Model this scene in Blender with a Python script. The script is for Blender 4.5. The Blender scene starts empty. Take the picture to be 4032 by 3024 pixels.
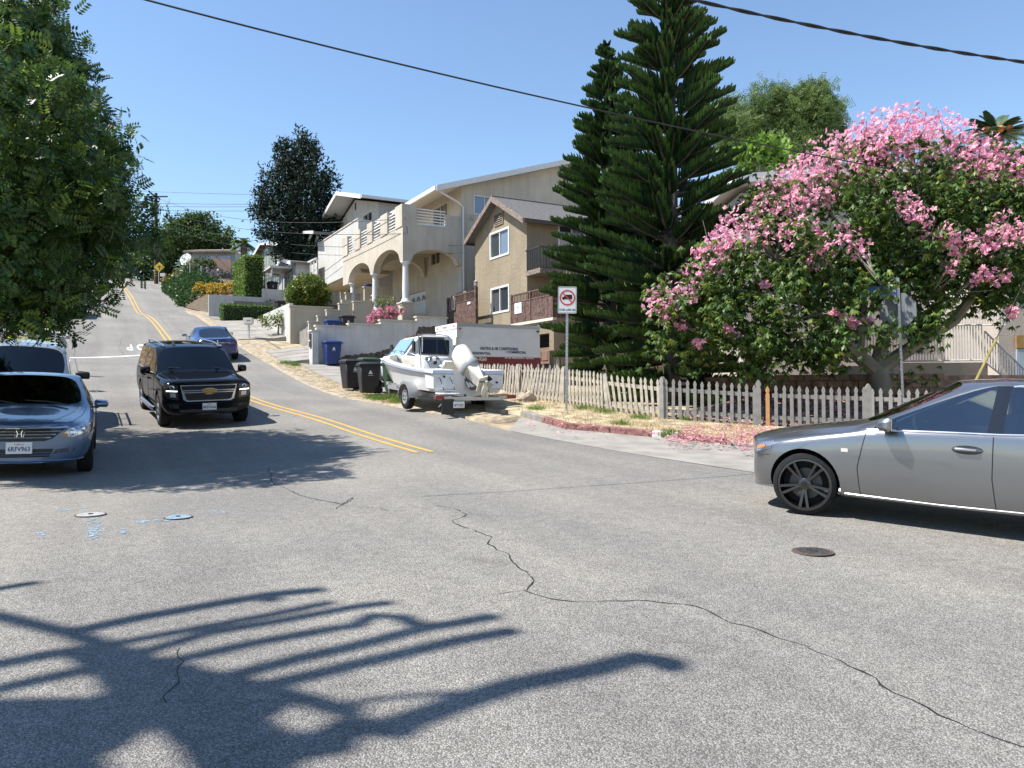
import bpy, bmesh, math, random
import numpy as np
from mathutils import Vector, Matrix
from mathutils.bvhtree import BVHTree
R = math.radians
random.seed(7); rng = np.random.default_rng(7)
scene = bpy.context.scene
COL = scene.collection
# ------------------------------------------------------------------ camera
FPX = 3028.0                      # focal length in pixels of the 4032 px wide photograph
PITCH, ROLL = R(0.58), R(0.4)
_f0 = Vector((0, math.cos(PITCH), math.sin(PITCH)))
_r0 = Vector((1, 0, 0)); _u0 = Vector((0, -math.sin(PITCH), math.cos(PITCH)))
CR = _r0 * math.cos(ROLL) - _u0 * math.sin(ROLL)
CU = _u0 * math.cos(ROLL) + _r0 * math.sin(ROLL)
CF = _f0
cd = bpy.data.cameras.new('camera'); cd.sensor_width = 36; cd.lens = 36 * FPX / 4032
cd.clip_start = 0.05; cd.clip_end = 3000
cam = bpy.data.objects.new('camera', cd); COL.objects.link(cam)
cam.matrix_world = Matrix(((CR.x, CU.x, -CF.x, 0), (CR.y, CU.y, -CF.y, 0), (CR.z, CU.z, -CF.z, 0), (0, 0, 0, 1)))
scene.camera = cam
# ------------------------------------------------------------------ sky, sun, exposure
SUN_EL = R(57); LIGHT_XY = Vector((0.975, 0.22)).normalized()     # the way the light travels
SUNV = Vector((-LIGHT_XY.x * math.cos(SUN_EL), -LIGHT_XY.y * math.cos(SUN_EL), math.sin(SUN_EL)))
world = bpy.data.worlds.new('World'); scene.world = world; world.use_nodes = True
wn = world.node_tree.nodes; wl = world.node_tree.links
for n in list(wn): wn.remove(n)
sky = wn.new('ShaderNodeTexSky'); sky.sky_type = 'NISHITA'; sky.sun_disc = False
sky.sun_elevation = SUN_EL; sky.sun_rotation = math.atan2(SUNV.x, SUNV.y)
sky.altitude = 60; sky.air_density = 1.2; sky.dust_density = 0.0; sky.ozone_density = 4.0
bg = wn.new('ShaderNodeBackground'); bg.inputs[1].default_value = 0.108
wo = wn.new('ShaderNodeOutputWorld')
wl.new(sky.outputs[0], bg.inputs[0]); wl.new(bg.outputs[0], wo.inputs[0])
sd = bpy.data.lights.new('sun', 'SUN'); sd.energy = 5.0; sd.angle = R(0.53); sd.color = (1.0, 0.955, 0.88)
sun = bpy.data.objects.new('sun', sd); COL.objects.link(sun)
sun.rotation_euler = SUNV.to_track_quat('Z', 'Y').to_euler(); sun.location = (0, 0, 60)
vs = scene.view_settings; vs.view_transform = 'Standard'; vs.look = 'None'; vs.gamma = 1; vs.exposure = 0.9
vs.use_curve_mapping = False
scene.cycles.max_bounces = 6; scene.cycles.diffuse_bounces = 3; scene.cycles.glossy_bounces = 3
scene.cycles.transmission_bounces = 4; scene.cycles.transparent_max_bounces = 10
scene.cycles.caustics_reflective = False; scene.cycles.caustics_refractive = False
scene.cycles.use_denoising = True
# ------------------------------------------------------------------ pixels, rays, road coordinates
def ray(px, py):
    return CF + CR * ((px - 2016) / FPX) - CU * ((py - 1512) / FPX)
def at(px, py, Y):                # the point on the sight line of a pixel that lies Y metres ahead
    d = ray(px, py); return d * (Y / d.y)
DV = Vector((-0.487, 0.873, 0)); NV = Vector((0.873, 0.487, 0)); C0 = Vector((-7.8, 23, 0))
def W(s, t, z=0.0):               # s metres up the street, t metres right of its centre line
    return Vector((C0.x + DV.x * s + NV.x * t, C0.y + DV.y * s + NV.y * t, z))
def ST(v):
    a = v[0] - C0.x; b = v[1] - C0.y
    return a * DV.x + b * DV.y, a * NV.x + b * NV.y
def onT(px, py, t):               # pixel ray met with the upright plane t = const -> (s, z)
    d = ray(px, py); k = (C0.dot(NV) + t) / d.dot(NV); p = d * k; return ST(p)[0], p.z
def onS(px, py, s):               # with the plane s = const -> (t, z)
    d = ray(px, py); k = (C0.dot(DV) + s) / d.dot(DV); p = d * k; return ST(p)[1], p.z
# ------------------------------------------------------------------ terrain
_cp = []
for px, py, Y in [(3165, 2022, 8.1), (350, 1861, 11.8), (638, 1676, 18.6), (985, 1660, 18.9), (985, 1571, 24), (957, 1425, 35), (299, 1409, 35.5),
                  (620, 1368, 40), (684, 1360, 40.5), (465, 1117, 97), (619, 1100, 99), (440, 1094, 99), (961, 1371, 40),
                  (559, 1233, 58), (776, 1244, 54), (693, 1175, 68), (646, 1125, 86),
                  (2230, 1631, 19), (2565, 1716, 16.3), (2859, 1747, 15.2), (2640, 1670, 18), (3046, 1698, 17.3),
                  (2020, 1569, 23), (1606, 1618, 21), (1436, 1554, 27), (1230, 1435, 36), (980, 1335, 43), (2497, 1788, 13.5),
                  (2995, 1865, 11.3), (2000, 1695, 17.4), (1673, 1781, 13.2)]:
    p = at(px, py, Y); _cp.append((p.x, p.y, p.z))
_cp += [(0, 0, -1.52), (-7, 1, -1.15), (7, 1, -1.68), (0, -9, -1.9), (-9, -8, -1.5), (10, -8, -2.1), (13, 8, -1.5), (14, 15, -1.15), (25, 4, -1.9), (30, 16, -1.3)]
def _zs(s):                       # height of the street along s
    return float(np.interp(s, [-30, -12, -4, 0, 8, 14, 20, 40, 60, 80, 95, 130, 200], [-1.6, -0.9, -0.5, -0.15, 0.75, 1.5, 2.6, 6.1, 9.8, 13.2, 14.4, 13.0, 6.0]))
for s in (10, 25, 40, 55, 70, 95, 130):
    for t in (-9, -22): _cp.append((*W(s, t)[:2], _zs(s) + (0.6 if t == -22 else 0.15)))
    for t in (14, 30): _cp.append((*W(s, t)[:2], _zs(s) + (0.15 if t == 14 else 0.5)))
    if s > 95: _cp.append((*W(s, 0)[:2], _zs(s)))
_cp += [(*W(2, 15)[:2], 0.25), (*W(-4, 14)[:2], -0.35), (*W(0, 28)[:2], 0.2), (*W(-10, 30)[:2], -0.6), (*W(-2, -12)[:2], -0.1), (*W(-10, -14)[:2], -0.6)]
_cp = np.array(_cp)
def _phi(r2): return 0.5 * r2 * np.log(r2 + 1e-9)
def _fit(cp, lam):
    n = len(cp); x = cp[:, :2] / 10.0
    K = _phi(((x[:, None] - x[None]) ** 2).sum(-1)) + lam * np.eye(n)
    Pm = np.c_[np.ones(n), x]
    A = np.zeros((n + 3, n + 3)); A[:n, :n] = K; A[:n, n:] = Pm; A[n:, :n] = Pm.T
    b = np.zeros(n + 3); b[:n] = cp[:, 2]
    return x, np.linalg.solve(A, b)
_tx, _tw = _fit(_cp, 0.03)
def GA(xy):
    xy = np.asarray(xy, float); q = xy / 10.0; n = len(_tx); out = np.zeros(len(q))
    for k in range(0, len(q), 4000):
        b = q[k:k + 4000]
        out[k:k + 4000] = _phi(((b[:, None] - _tx[None]) ** 2).sum(-1)) @ _tw[:n] + _tw[n] + b @ _tw[n + 1:]
    return out
def G(x, y): return float(GA([(x, y)])[0])
def GST(s, t): p = W(s, t); return G(p.x, p.y)
def onG(px, py, off=0.0):         # pixel ray met with the terrain
    d = ray(px, py); ks = np.r_[np.linspace(2, 60, 400), np.linspace(60.2, 140, 300)]
    P = np.outer(ks, np.array(d)); h = P[:, 2] - GA(P[:, :2]) - off
    i = np.argmax(h < 0)
    if h[i] >= 0: i = len(ks) - 1
    if i == 0: return Vector(P[0])
    a, b = h[i - 1], h[i]; k = ks[i - 1] + (ks[i] - ks[i - 1]) * a / (a - b + 1e-12)
    return d * k
# ------------------------------------------------------------------ materials
_M = {}
def mat(name, col, rough=0.7, metal=0.0, var=0.12, scale=4.0, bump=0.0, bscale=60.0, coat=0.0, spec=0.5, col2=None, detail=4.0, dist=0.02, streak=0.0):
    if name in _M: return _M[name]
    m = bpy.data.materials.new(name); m.use_nodes = True; nt = m.node_tree; N = nt.nodes; L = nt.links
    b = N['Principled BSDF']; b.inputs['Roughness'].default_value = rough; b.inputs['Metallic'].default_value = metal
    b.inputs['Specular IOR Level'].default_value = spec
    if coat: b.inputs['Coat Weight'].default_value = coat; b.inputs['Coat Roughness'].default_value = 0.03
    c1 = tuple(max(0, c * (1 - var)) for c in col[:3]) + (1,); c2 = tuple(min(1, c * (1 + var)) for c in (col2 or col)[:3]) + (1,)
    tc = N.new('ShaderNodeTexCoord'); no = N.new('ShaderNodeTexNoise'); no.inputs['Scale'].default_value = scale; no.inputs['Detail'].default_value = detail
    L.new(tc.outputs['Object'], no.inputs['Vector'])
    cr = N.new('ShaderNodeValToRGB'); cr.color_ramp.elements[0].position = 0.3; cr.color_ramp.elements[1].position = 0.7
    cr.color_ramp.elements[0].color = c1; cr.color_ramp.elements[1].color = c2
    L.new(no.outputs[0], cr.inputs[0]); src = cr.outputs[0]
    if streak:                        # rain streaks and blotches of dirt
        mp = N.new('ShaderNodeMapping'); mp.inputs['Scale'].default_value = (2.2, 2.2, .22); L.new(tc.outputs['Object'], mp.inputs['Vector'])
        ns = N.new('ShaderNodeTexNoise'); ns.inputs['Scale'].default_value = 1.6; ns.inputs['Detail'].default_value = 8; ns.inputs['Roughness'].default_value = .7; L.new(mp.outputs[0], ns.inputs['Vector'])
        rs = N.new('ShaderNodeValToRGB'); rs.color_ramp.elements[0].position = .46; rs.color_ramp.elements[1].position = .72; rs.color_ramp.elements[0].color = (1, 1, 1, 1); rs.color_ramp.elements[1].color = (1 - streak, 1 - streak * 1.02, 1 - streak * 1.08, 1); L.new(ns.outputs[0], rs.inputs[0])
        mm = N.new('ShaderNodeMixRGB'); mm.blend_type = 'MULTIPLY'; mm.inputs[0].default_value = 1; L.new(src, mm.inputs[1]); L.new(rs.outputs[0], mm.inputs[2]); src = mm.outputs[0]
    L.new(src, b.inputs['Base Color'])
    if bump:
        n2 = N.new('ShaderNodeTexNoise'); n2.inputs['Scale'].default_value = bscale; n2.inputs['Detail'].default_value = 3
        L.new(tc.outputs['Object'], n2.inputs['Vector'])
        bu = N.new('ShaderNodeBump'); bu.inputs['Strength'].default_value = bump; bu.inputs['Distance'].default_value = dist
        L.new(n2.outputs[0], bu.inputs['Height']); L.new(bu.outputs[0], b.inputs['Normal'])
    _M[name] = m; return m
def plain(name, col, rough=0.5, metal=0.0, coat=0.0, spec=0.5, emit=None):
    if name in _M: return _M[name]
    m = bpy.data.materials.new(name); m.use_nodes = True; nt = m.node_tree; b = nt.nodes['Principled BSDF']
    b.inputs['Base Color'].default_value = tuple(col[:3]) + (1,); b.inputs['Roughness'].default_value = rough
    b.inputs['Metallic'].default_value = metal; b.inputs['Specular IOR Level'].default_value = spec
    if coat: b.inputs['Coat Weight'].default_value = coat; b.inputs['Coat Roughness'].default_value = 0.03
    if emit: b.inputs['Emission Color'].default_value = tuple(emit[:3]) + (1,); b.inputs['Emission Strength'].default_value = emit[3]
    # faint procedural grain so that no surface is perfectly even
    tc = nt.nodes.new('ShaderNodeTexCoord'); no = nt.nodes.new('ShaderNodeTexNoise'); no.inputs['Scale'].default_value = 6; no.inputs['Detail'].default_value = 5
    mr = nt.nodes.new('ShaderNodeMapRange'); mr.inputs[3].default_value = max(0.0, rough * 0.8); mr.inputs[4].default_value = min(1.0, rough * 1.25)
    nt.links.new(tc.outputs['Object'], no.inputs['Vector']); nt.links.new(no.outputs[0], mr.inputs[0]); nt.links.new(mr.outputs[0], b.inputs['Roughness'])
    _M[name] = m; return m
def leafmat(name, c1, c2, rough=0.45, trans=0.35, spec=0.4):
    if name in _M: return _M[name]
    m = bpy.data.materials.new(name); m.use_nodes = True; nt = m.node_tree; N = nt.nodes; L = nt.links
    b = N['Principled BSDF']; b.inputs['Roughness'].default_value = rough; b.inputs['Specular IOR Level'].default_value = spec
    ge = N.new('ShaderNodeNewGeometry'); cr = N.new('ShaderNodeValToRGB')
    cr.color_ramp.elements[0].color = tuple(c1) + (1,); cr.color_ramp.elements[1].color = tuple(c2) + (1,)
    L.new(ge.outputs['Random Per Island'], cr.inputs[0]); L.new(cr.outputs[0], b.inputs['Base Color'])
    tr = N.new('ShaderNodeBsdfTranslucent'); mx = N.new('ShaderNodeMixShader'); mx.inputs[0].default_value = trans
    hs = N.new('ShaderNodeHueSaturation'); hs.inputs['Value'].default_value = 1.5; hs.inputs['Hue'].default_value = 0.485
    L.new(cr.outputs[0], hs.inputs['Color']); L.new(hs.outputs[0], tr.inputs['Color'])
    out = N['Material Output']; L.new(b.outputs[0], mx.inputs[1]); L.new(tr.outputs[0], mx.inputs[2]); L.new(mx.outputs[0], out.inputs[0])
    _M[name] = m; return m
def glassmat(name, tint, gloss=0.0, ior=1.5):
    if name in _M: return _M[name]
    m = bpy.data.materials.new(name); m.use_nodes = True; nt = m.node_tree; N = nt.nodes; L = nt.links
    N.remove(N['Principled BSDF'])
    t = N.new('ShaderNodeBsdfTransparent'); t.inputs[0].default_value = tuple(tint) + (1,)
    g = N.new('ShaderNodeBsdfGlossy'); g.inputs['Roughness'].default_value = gloss; g.inputs[0].default_value = (1, 1, 1, 1)
    f = N.new('ShaderNodeFresnel'); f.inputs[0].default_value = ior
    tc = N.new('ShaderNodeTexCoord'); no = N.new('ShaderNodeTexNoise'); no.inputs['Scale'].default_value = 1.3
    bu = N.new('ShaderNodeBump'); bu.inputs['Strength'].default_value = 0.02; L.new(tc.outputs['Object'], no.inputs['Vector']); L.new(no.outputs[0], bu.inputs['Height']); L.new(bu.outputs[0], g.inputs['Normal'])
    mx = N.new('ShaderNodeMixShader'); L.new(f.outputs[0], mx.inputs[0]); L.new(t.outputs[0], mx.inputs[1]); L.new(g.outputs[0], mx.inputs[2])
    L.new(mx.outputs[0], N['Material Output'].inputs[0]); _M[name] = m; return m
# ------------------------------------------------------------------ mesh helpers
class MB:
    def __init__(self): self.v = []; self.f = []; self.m = []
    def add(self, vs_, fs_, mi=0):
        o = len(self.v); self.v += [tuple(p) for p in vs_]; self.f += [tuple(i + o for i in q) for q in fs_]; self.m += [mi] * len(fs_); return o
    def hexa(self, P, mi=0):      # 8 corners: bottom 0-3 ccw, top 4-7
        self.add(P, [(0, 3, 2, 1), (4, 5, 6, 7), (0, 1, 5, 4), (1, 2, 6, 5), (2, 3, 7, 6), (3, 0, 4, 7)], mi)
    def box(self, a, b, mi=0):
        x0, y0, z0 = a; x1, y1, z1 = b
        self.hexa([(x0, y0, z0), (x1, y0, z0), (x1, y1, z0), (x0, y1, z0), (x0, y0, z1), (x1, y0, z1), (x1, y1, z1), (x0, y1, z1)], mi)
    def st(self, s0, s1, t0, t1, z0, z1, mi=0):          # box along the street axes
        P = [W(s0, t0, z0), W(s0, t1, z0), W(s1, t1, z0), W(s1, t0, z0), W(s0, t0, z1), W(s0, t1, z1), W(s1, t1, z1), W(s1, t0, z1)]
        self.hexa(P, mi)
    def prism(self, poly, d, mi=0):                       # closed outline (list of Vector) pushed along d
        n = len(poly); P = [Vector(p) for p in poly]; Q = [p + Vector(d) for p in P]
        self.add(P + Q, [tuple(range(n - 1, -1, -1)), tuple(range(n, 2 * n))] + [(i, (i + 1) % n, n + (i + 1) % n, n + i) for i in range(n)], mi)
    def tube(self, pts, r, n=6, mi=0, cap=True):
        pts = [Vector(p) for p in pts]; rs = r if isinstance(r, (list, tuple)) else [r] * len(pts); V = []; F = []
        for i, p in enumerate(pts):
            t = (pts[min(i + 1, len(pts) - 1)] - pts[max(i - 1, 0)])
            t = t.normalized() if t.length > 1e-9 else Vector((0, 0, 1))
            u = t.cross(Vector((0, 0, 1)) if abs(t.z) < 0.95 else Vector((1, 0, 0))).normalized(); w = t.cross(u)
            V += [p + (u * math.cos(2 * math.pi * k / n) + w * math.sin(2 * math.pi * k / n)) * rs[i] for k in range(n)]
        for i in range(len(pts) - 1):
            for k in range(n): F.append((i * n + k, i * n + (k + 1) % n, (i + 1) * n + (k + 1) % n, (i + 1) * n + k))
        if cap: F += [tuple(range(n - 1, -1, -1)), tuple(range((len(pts) - 1) * n, len(pts) * n))]
        self.add(V, F, mi)
    def lathe(self, prof, n=16, M4=None, mi=0, cap=True):           # profile (r, z) turned about z
        V = []; F = []
        for r_, z_ in prof:
            for k in range(n):
                a = 2 * math.pi * k / n; p = Vector((r_ * math.cos(a), r_ * math.sin(a), z_)); V.append(M4 @ p if M4 else p)
        for i in range(len(prof) - 1):
            for k in range(n): F.append((i * n + k, i * n + (k + 1) % n, (i + 1) * n + (k + 1) % n, (i + 1) * n + k))
        if cap: F += [tuple(range(n - 1, -1, -1)), tuple(range((len(prof) - 1) * n, len(prof) * n))]
        self.add(V, F, mi)
    def ball(self, c, r, n=8, mi=0):
        rr = r if hasattr(r, '__len__') else (r, r, r); prof = [(math.sin(math.pi * i / n) or 1e-4, -math.cos(math.pi * i / n)) for i in range(n + 1)]
        self.lathe(prof, n + 2, Matrix.Translation(Vector(c)) @ Matrix.Diagonal((rr[0], rr[1], rr[2], 1)), mi)
    def build(self, name, mats, parent=None, smooth=False, bevel=0.0, M4=None):
        me = bpy.data.meshes.new(name); me.from_pydata(self.v, [], self.f)
        for m in (mats if isinstance(mats, (list, tuple)) else [mats]): me.materials.append(m)
        if any(self.m): me.polygons.foreach_set('material_index', self.m)
        bm = bmesh.new(); bm.from_mesh(me)
        bmesh.ops.recalc_face_normals(bm, faces=bm.faces)
        if bevel: bmesh.ops.bevel(bm, geom=bm.edges[:], offset=bevel, segments=1, affect='EDGES', profile=0.5)
        bm.to_mesh(me); bm.free()
        if smooth:
            me.polygons.foreach_set('use_smooth', [True] * len(me.polygons)); me.set_sharp_from_angle(angle=R(38))
        return link(name, me, parent, M4)
def link(name, me, parent=None, M4=None):
    o = bpy.data.objects.new(name, me); COL.objects.link(o)
    if parent: o.parent = parent
    if M4 is not None: o.matrix_local = M4
    return o
def tag(o, label=None, cat=None, group=None, kind=None):
    if label: o['label'] = label
    if cat: o['category'] = cat
    if group: o['group'] = group
    if kind: o['kind'] = kind
    return o
def thing(name, label, cat, M4=None, group=None):
    o = bpy.data.objects.new(name, None); COL.objects.link(o); o.empty_display_size = 0.2
    if M4 is not None: o.matrix_world = M4
    return tag(o, label, cat, group)
def fastmesh(name, V, Q, mats, parent=None, mi=None, smooth=False):
    V = np.asarray(V, np.float32).reshape(-1, 3); Q = np.asarray(Q, np.int32); k = Q.shape[1]
    me = bpy.data.meshes.new(name); me.vertices.add(len(V)); me.vertices.foreach_set('co', V.ravel())
    me.loops.add(Q.size); me.loops.foreach_set('vertex_index', Q.ravel())
    me.polygons.add(len(Q)); me.polygons.foreach_set('loop_start', np.arange(0, Q.size, k, dtype=np.int32))
    for m in (mats if isinstance(mats, (list, tuple)) else [mats]): me.materials.append(m)
    if mi is not None: me.polygons.foreach_set('material_index', np.asarray(mi, np.int32))
    if smooth: me.polygons.foreach_set('use_smooth', np.ones(len(Q), bool))
    me.update(calc_edges=True); return link(name, me, parent)
def textmesh(txt, size, mat_, name, parent=None, M4=None, bold=0.0, ext=0.003, sx=1.0, align='CENTER'):
    cu = bpy.data.curves.new('t', 'FONT'); cu.body = txt; cu.size = size; cu.align_x = align; cu.align_y = 'CENTER'; cu.extrude = ext; cu.offset = bold; cu.resolution_u = 2
    o = bpy.data.objects.new('t', cu); COL.objects.link(o); dg = bpy.context.evaluated_depsgraph_get()
    me = bpy.data.meshes.new_from_object(o.evaluated_get(dg)); me.name = name
    bpy.data.objects.remove(o); bpy.data.curves.remove(cu)
    me.transform(Matrix.Diagonal((sx, 1, 1, 1))); me.materials.clear(); me.materials.append(mat_)
    return link(name, me, parent, M4)
def frame4(o, x, y, z):           # matrix from origin and axes
    return Matrix(((x[0], y[0], z[0], o[0]), (x[1], y[1], z[1], o[1]), (x[2], y[2], z[2], o[2]), (0, 0, 0, 1)))
UP = Vector((0, 0, 1))
def copy_tree(o, parent=None):
    c = o.copy(); COL.objects.link(c); c.parent = parent
    for ch in list(o.children): copy_tree(ch, c)
    return c
def facing(p, d, up=UP):          # local z out along d, y up
    z = Vector(d).normalized(); x = Vector(up).cross(z).normalized(); y = z.cross(x); return frame4(Vector(p), x, y, z)
# ------------------------------------------------------------------ ground materials
def asphalt_mat():
    m = bpy.data.materials.new('asphalt'); m.use_nodes = True; nt = m.node_tree; N = nt.nodes; L = nt.links; b = N['Principled BSDF']
    b.inputs['Roughness'].default_value = 0.82; b.inputs['Specular IOR Level'].default_value = 0.35
    ge = N.new('ShaderNodeNewGeometry')
    vo = N.new('ShaderNodeTexVoronoi'); vo.inputs['Scale'].default_value = 125; vo.feature = 'F1'
    no = N.new('ShaderNodeTexNoise'); no.inputs['Scale'].default_value = 0.35; no.inputs['Detail'].default_value = 6
    n3 = N.new('ShaderNodeTexNoise'); n3.inputs['Scale'].default_value = 9; n3.inputs['Detail'].default_value = 5
    for x in (vo, no, n3): L.new(ge.outputs['Position'], x.inputs['Vector'])
    cr = N.new('ShaderNodeValToRGB'); e = cr.color_ramp.elements          # stone colour of each chip
    e[0].color = (0.203, 0.194, 0.179, 1); e[1].color = (0.437, 0.415, 0.38, 1); e[0].position = 0.1
    x1 = cr.color_ramp.elements.new(0.55); x1.color = (0.31, 0.295, 0.27, 1)
    sep = N.new('ShaderNodeSeparateColor'); L.new(vo.outputs['Color'], sep.inputs[0]); L.new(sep.outputs[0], cr.inputs[0])
    gap = N.new('ShaderNodeValToRGB'); gap.color_ramp.elements[0].position = 0.35; gap.color_ramp.elements[1].position = 0.62
    gap.color_ramp.elements[0].color = (1, 1, 1, 1); gap.color_ramp.elements[1].color = (0.42, 0.41, 0.40, 1)
    L.new(vo.outputs['Distance'], gap.inputs[0])
    m1 = N.new('ShaderNodeMixRGB'); m1.blend_type = 'MULTIPLY'; m1.inputs[0].default_value = 0.8; L.new(cr.outputs[0], m1.inputs[1]); L.new(gap.outputs[0], m1.inputs[2])
    big = N.new('ShaderNodeValToRGB'); big.color_ramp.elements[0].position = 0.35; big.color_ramp.elements[1].position = 0.68
    big.color_ramp.elements[0].color = (0.84, 0.84, 0.85, 1); big.color_ramp.elements[1].color = (1.1, 1.09, 1.06, 1); L.new(no.outputs[0], big.inputs[0])
    m2 = N.new('ShaderNodeMixRGB'); m2.blend_type = 'MULTIPLY'; m2.inputs[0].default_value = 1; L.new(m1.outputs[0], m2.inputs[1]); L.new(big.outputs[0], m2.inputs[2])
    fin = N.new('ShaderNodeValToRGB'); fin.color_ramp.elements[0].position = 0.3; fin.color_ramp.elements[1].position = 0.7
    fin.color_ramp.elements[0].color = (0.88, 0.88, 0.88, 1); fin.color_ramp.elements[1].color = (1.1, 1.1, 1.1, 1); L.new(n3.outputs[0], fin.inputs[0])
    m3 = N.new('ShaderNodeMixRGB'); m3.blend_type = 'MULTIPLY'; m3.inputs[0].default_value = 1; L.new(m2.outputs[0], m3.inputs[1]); L.new(fin.outputs[0], m3.inputs[2])
    # faint tyre wear bands and old utility trench along the street
    dp = N.new('ShaderNodeVectorMath'); dp.operation = 'DOT_PRODUCT'; dp.inputs[1].default_value = tuple(NV); L.new(ge.outputs['Position'], dp.inputs[0])
    d2 = N.new('ShaderNodeVectorMath'); d2.operation = 'DOT_PRODUCT'; d2.inputs[1].default_value = tuple(DV); L.new(ge.outputs['Position'], d2.inputs[0])
    cb = N.new('ShaderNodeCombineXYZ'); L.new(dp.outputs['Value'], cb.inputs[0]); ml = N.new('ShaderNodeMath'); ml.operation = 'MULTIPLY'; ml.inputs[1].default_value = .05; L.new(d2.outputs['Value'], ml.inputs[0]); L.new(ml.outputs[0], cb.inputs[1])
    tw = N.new('ShaderNodeTexNoise'); tw.inputs['Scale'].default_value = 1.1; tw.inputs['Detail'].default_value = 4; L.new(cb.outputs[0], tw.inputs['Vector'])
    tr = N.new('ShaderNodeValToRGB'); tr.color_ramp.elements[0].position = .36; tr.color_ramp.elements[1].position = .62; tr.color_ramp.elements[0].color = (.87, .87, .875, 1); tr.color_ramp.elements[1].color = (1.05, 1.05, 1.04, 1); L.new(tw.outputs[0], tr.inputs[0])
    m4 = N.new('ShaderNodeMixRGB'); m4.blend_type = 'MULTIPLY'; m4.inputs[0].default_value = 1; L.new(m3.outputs[0], m4.inputs[1]); L.new(tr.outputs[0], m4.inputs[2])
    so = N.new('ShaderNodeTexNoise'); so.inputs['Scale'].default_value = 1.7; so.inputs['Detail'].default_value = 7; so.inputs['Roughness'].default_value = .65; L.new(ge.outputs['Position'], so.inputs['Vector'])
    sr_ = N.new('ShaderNodeValToRGB'); sr_.color_ramp.elements[0].position = .60; sr_.color_ramp.elements[1].position = .74; sr_.color_ramp.elements[0].color = (1, 1, 1, 1); sr_.color_ramp.elements[1].color = (.66, .65, .64, 1); L.new(so.outputs[0], sr_.inputs[0])
    m5 = N.new('ShaderNodeMixRGB'); m5.blend_type = 'MULTIPLY'; m5.inputs[0].default_value = .8; L.new(m4.outputs[0], m5.inputs[1]); L.new(sr_.outputs[0], m5.inputs[2])
    L.new(m5.outputs[0], b.inputs['Base Color'])
    bu = N.new('ShaderNodeBump'); bu.inputs['Strength'].default_value = 0.55; bu.inputs['Distance'].default_value = 0.012; bu.invert = True
    L.new(vo.outputs['Distance'], bu.inputs['Height']); L.new(bu.outputs[0], b.inputs['Normal'])
    return m
M_ASPH = asphalt_mat()
M_EARTH = mat('dry_earth', (0.24, 0.185, 0.125), 0.95, var=0.35, scale=1.6, bump=0.6, bscale=25, col2=(0.34, 0.28, 0.18), dist=0.03)
M_CONC = mat('concrete', (0.21, 0.198, 0.178), 0.9, var=0.22, scale=1.8, bump=0.25, bscale=80, detail=8, dist=0.005)
M_CONC2 = mat('concrete_pale', (0.25, 0.232, 0.205), 0.9, var=0.20, scale=1.9, bump=0.2, bscale=60, detail=8, dist=0.005)
M_YEL = mat('yellow_paint', (0.52, 0.31, 0.055), 0.6, var=0.22, scale=14, detail=9)
M_WHT = mat('white_road_paint', (0.68, 0.68, 0.66), 0.6, var=0.2, scale=12, detail=9)
M_TAR = plain('tar_black', (0.012, 0.012, 0.013), 0.8)
def drape(name, rows, nx, off, mats, parent=None, skirt=0.0):
    """Sheet laid on the terrain: rows of (left, right) points, nx cells across."""
    P = []
    for (a, b) in rows:
        a = np.array(a[:2], float); b = np.array(b[:2], float)
        P += [a + (b - a) * k / nx for k in range(nx + 1)]
    P = np.array(P); z = GA(P) + off; V = np.c_[P, z]; Q = []
    for i in range(len(rows) - 1):
        for k in range(nx):
            a = i * (nx + 1) + k; Q.append((a, a + 1, a + nx + 2, a + nx + 1))
    if skirt:                         # turn the edge of the sheet down into the ground
        m = len(rows) - 1; loop = list(range(nx + 1)) + [i * (nx + 1) + nx for i in range(1, m + 1)] + [m * (nx + 1) + k for k in range(nx - 1, -1, -1)] + [i * (nx + 1) for i in range(m - 1, 0, -1)]
        n0 = len(V); V = np.r_[V, V[loop] - np.array((0, 0, skirt))]; K = len(loop)
        Q += [(loop[i], n0 + i, n0 + (i + 1) % K, loop[(i + 1) % K]) for i in range(K)]
    return fastmesh(name, V, Q, mats, parent, smooth=not skirt)
def densify(rows, step=0.8):
    out = []
    for (a0, b0), (a1, b1) in zip(rows[:-1], rows[1:]):
        a0, b0, a1, b1 = [np.array(q[:2], float) for q in (a0, b0, a1, b1)]
        n = max(1, int(max(np.linalg.norm(a1 - a0), np.linalg.norm(b1 - b0)) / step))
        out += [(a0 + (a1 - a0) * k / n, b0 + (b1 - b0) * k / n) for k in range(n)]
    return out + [(rows[-1][0], rows[-1][1])]
# the land, one sheet far past everything in view
gx = np.r_[np.linspace(-420, -90, 18), np.linspace(-88, 60, 170), np.linspace(62, 420, 18)]
gy = np.r_[np.linspace(-200, -22, 12), np.linspace(-20, 140, 180), np.linspace(145, 700, 25)]
XX, YY = np.meshgrid(gx, gy); P = np.c_[XX.ravel(), YY.ravel()]; Z = GA(P)
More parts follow.
